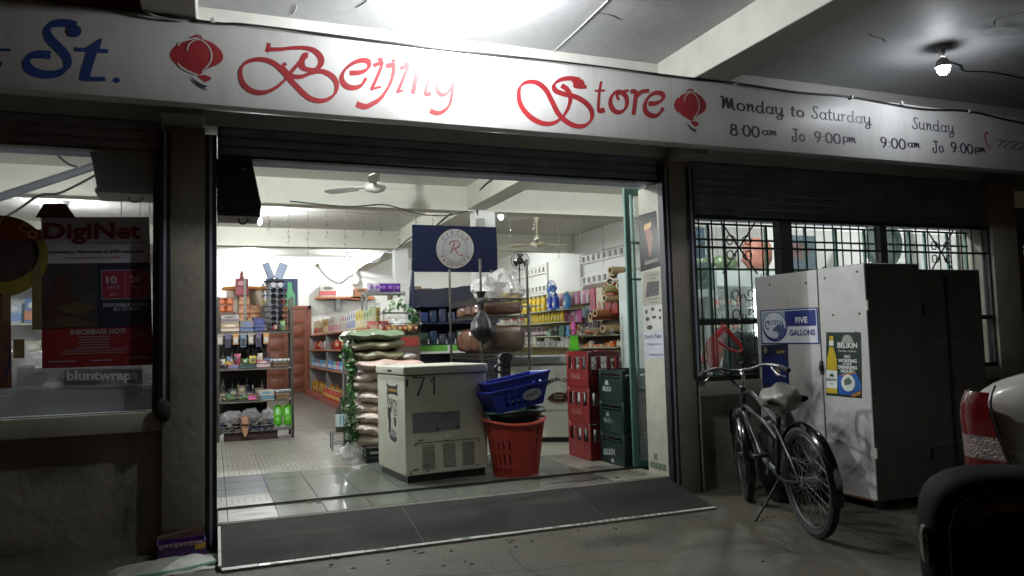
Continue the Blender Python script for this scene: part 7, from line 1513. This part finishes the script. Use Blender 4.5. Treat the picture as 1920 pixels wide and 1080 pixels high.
tag(G().blob((5.95, 1.6, 2.0), .17, .14, .2, 14, 10, e=.8, jit=.1).build('orange_sack', C('9c6452', .6, var=.25)), 'large orange-red sack standing on the rightmost fridge', 'sack')
tag(G().blob((4.33, 1.2, 1.5), .07, .06, .08, 12, 8).build('red_ball', C('c0302a', .4)), 'red round thing by the left edge of the grilled window', 'ball')
def card_(x, y, z, w_, h, c1, c2, label, cat='poster'):
    o = thing('hanging_poster', label, cat, (x, y, z)); G().box(-w_/2,w_/2,-.003,.0,-h,0).build('sheet', C(c1, .4, var=.2, vs=8), o); G().poly([(a, -.005, b_) for a, b_ in ell(0, -h*.45, w_*.3, h*.25, 12)]).build('picture', C(c2, .4, var=.4, vs=15), o); return o
card_(4.25, .5, 2.12, .34, .3, '5c7484', '94a4a8', 'blue-grey poster hanging at the top left of the grilled window'); card_(4.35, .5, 1.78, .3, .26, '7c8c90', '4c6454', 'lower grey-green poster at the left of the grilled window')
card_(4.95, 1.25, 1.83, .3, .34, '8c9c98', '2c4464', 'poster of a person in blue hanging before the melons'); card_(6.3, 1.3, 2.2, .5, .4, '5c6c78', '7c5c5c', 'blue picture panel above the fridges')
card_(4.62, 1.25, 1.95, .24, .16, 'b0a468', '8c7c3c', 'small yellow card hanging left of the melons', 'card')
fa = thing('emblem_ring', 'round grey clock-like emblem sign behind the right grille panel', 'sign', (6.6, .4, 2.0)); G().tube([(.24*math.cos(a),0,.24*math.sin(a)) for a in [2*PI*i/30 for i in range(30)]], .03, 8, closed=True).build('ring', C('6c7c78'), fa); G().cyl((0,.01,0),(0,.02,0),.22,n=28).build('disc', C('98a49c'), fa)
ctr = thing('counter', 'white service counter along the grilled window', 'counter', (3.7, .1, 0)); G().box(0,2.9,0,.5,0,.68).build('cabinet', C('7c8480', .5), ctr, bev=.01); G().box(-.02,2.92,-.03,.53,.681,.71).build('worktop', C('94a09a', .3), ctr, bev=.006)
for k in range(7): bottle((4.0+.13*k, .2, .711), .2+.03*(k % 3), .035, ('4c5c4c','7c2c2c','a8b0a8','3c4c4c')[k % 4], '8c948c', 'a8aca4', 'bottle %s from the left on the counter behind the grille' % nth(k), 'bottles on the counter')

# ------------------------------------------------------------------ things seen through the left poster window
cable('reflection_tube', [(-2.1,.3,1.75),(-1.5,.5,2.1),(-.9,.7,2.42),(-.5,.8,2.62)], .03, mat('grey_reflection_tube', '7c7e84', .5), 'thick grey tube standing in for a pipe reflection in the left window', 3, 'pipe')  # solid tube built in place of a pipe's reflection on the glass
cable('window_cable', [(-2.0,.35,1.7),(-1.4,.55,2.0),(-1.15,.6,2.2),(-1.0,.65,2.25),(-.6,.75,2.55)], .009, CABLE, 'thin dark cable beside the diagonal reflection tube')
cable('window_cable', [(-1.25,1.2,3.18),(-1.24,1.2,2.8),(-1.1,1.2,2.6),(-1.0,1.2,2.55)], .009, CABLE, 'thin cable hanging from the ceiling behind the left window')
for k, (x, z) in enumerate(((-.62,1.9),(-.5,1.85),(-.44,1.8))): cable('string', [(x,.4,3.1),(x+.02,.4,2.5),(x+.01,.4,z)], .004, C('8c8c8c'), 'pale string hanging behind the window top, %s from the left' % nth(k), 4, 'string')
wc = thing('counter', 'dark counter with bags behind the left poster window', 'counter', (-3.3, .1, 0)); G().box(0,3.0,0,.6,0,.82).build('cabinet', C('3a3836', .6), wc, bev=.01); G().box(-.02,3.02,-.03,.63,.821,.85).build('worktop', C('4c4a48', .4), wc)
for k in range(4): tag(G().blob((-1.6+.38*k, .35, .98), .18, .14, .13, 16, 10, jit=.28, seed=30+k).build('plastic_bag', HAZEP), 'grey plastic bag %s from the left on the counter behind the poster window' % nth(k), 'plastic bag')
ls_ = thing('goods_shelf', 'cluttered shelf far behind the left poster window', 'shelf', (-3.2, 3.6, 0)); G().box(0,2.4,.3,.34,0,1.9).build('back_panel', WALL_I, ls_)
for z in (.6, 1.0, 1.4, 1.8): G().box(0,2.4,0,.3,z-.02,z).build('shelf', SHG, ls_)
for s_, z in enumerate((1.002, 1.402, 1.802)):
    row(12, (-3.1, 3.72, z), (-.95, 3.72, z), lambda k, p: carton(p, 0, .15, .12, .16+.05*((k+s_) % 3), ('4c6c9c','b0aca4','a86c4c','8c9ca8','a8a08c')[(k*2+s_) % 5], ('c8c4bc','5c7cac','b87c5c')[(k+s_) % 3], 'c8c8c0', 'pastel carton %s from the left on the %s shelf behind the poster window' % (nth(k), ('lower','middle','upper')[s_]), 'cartons behind the poster window'))
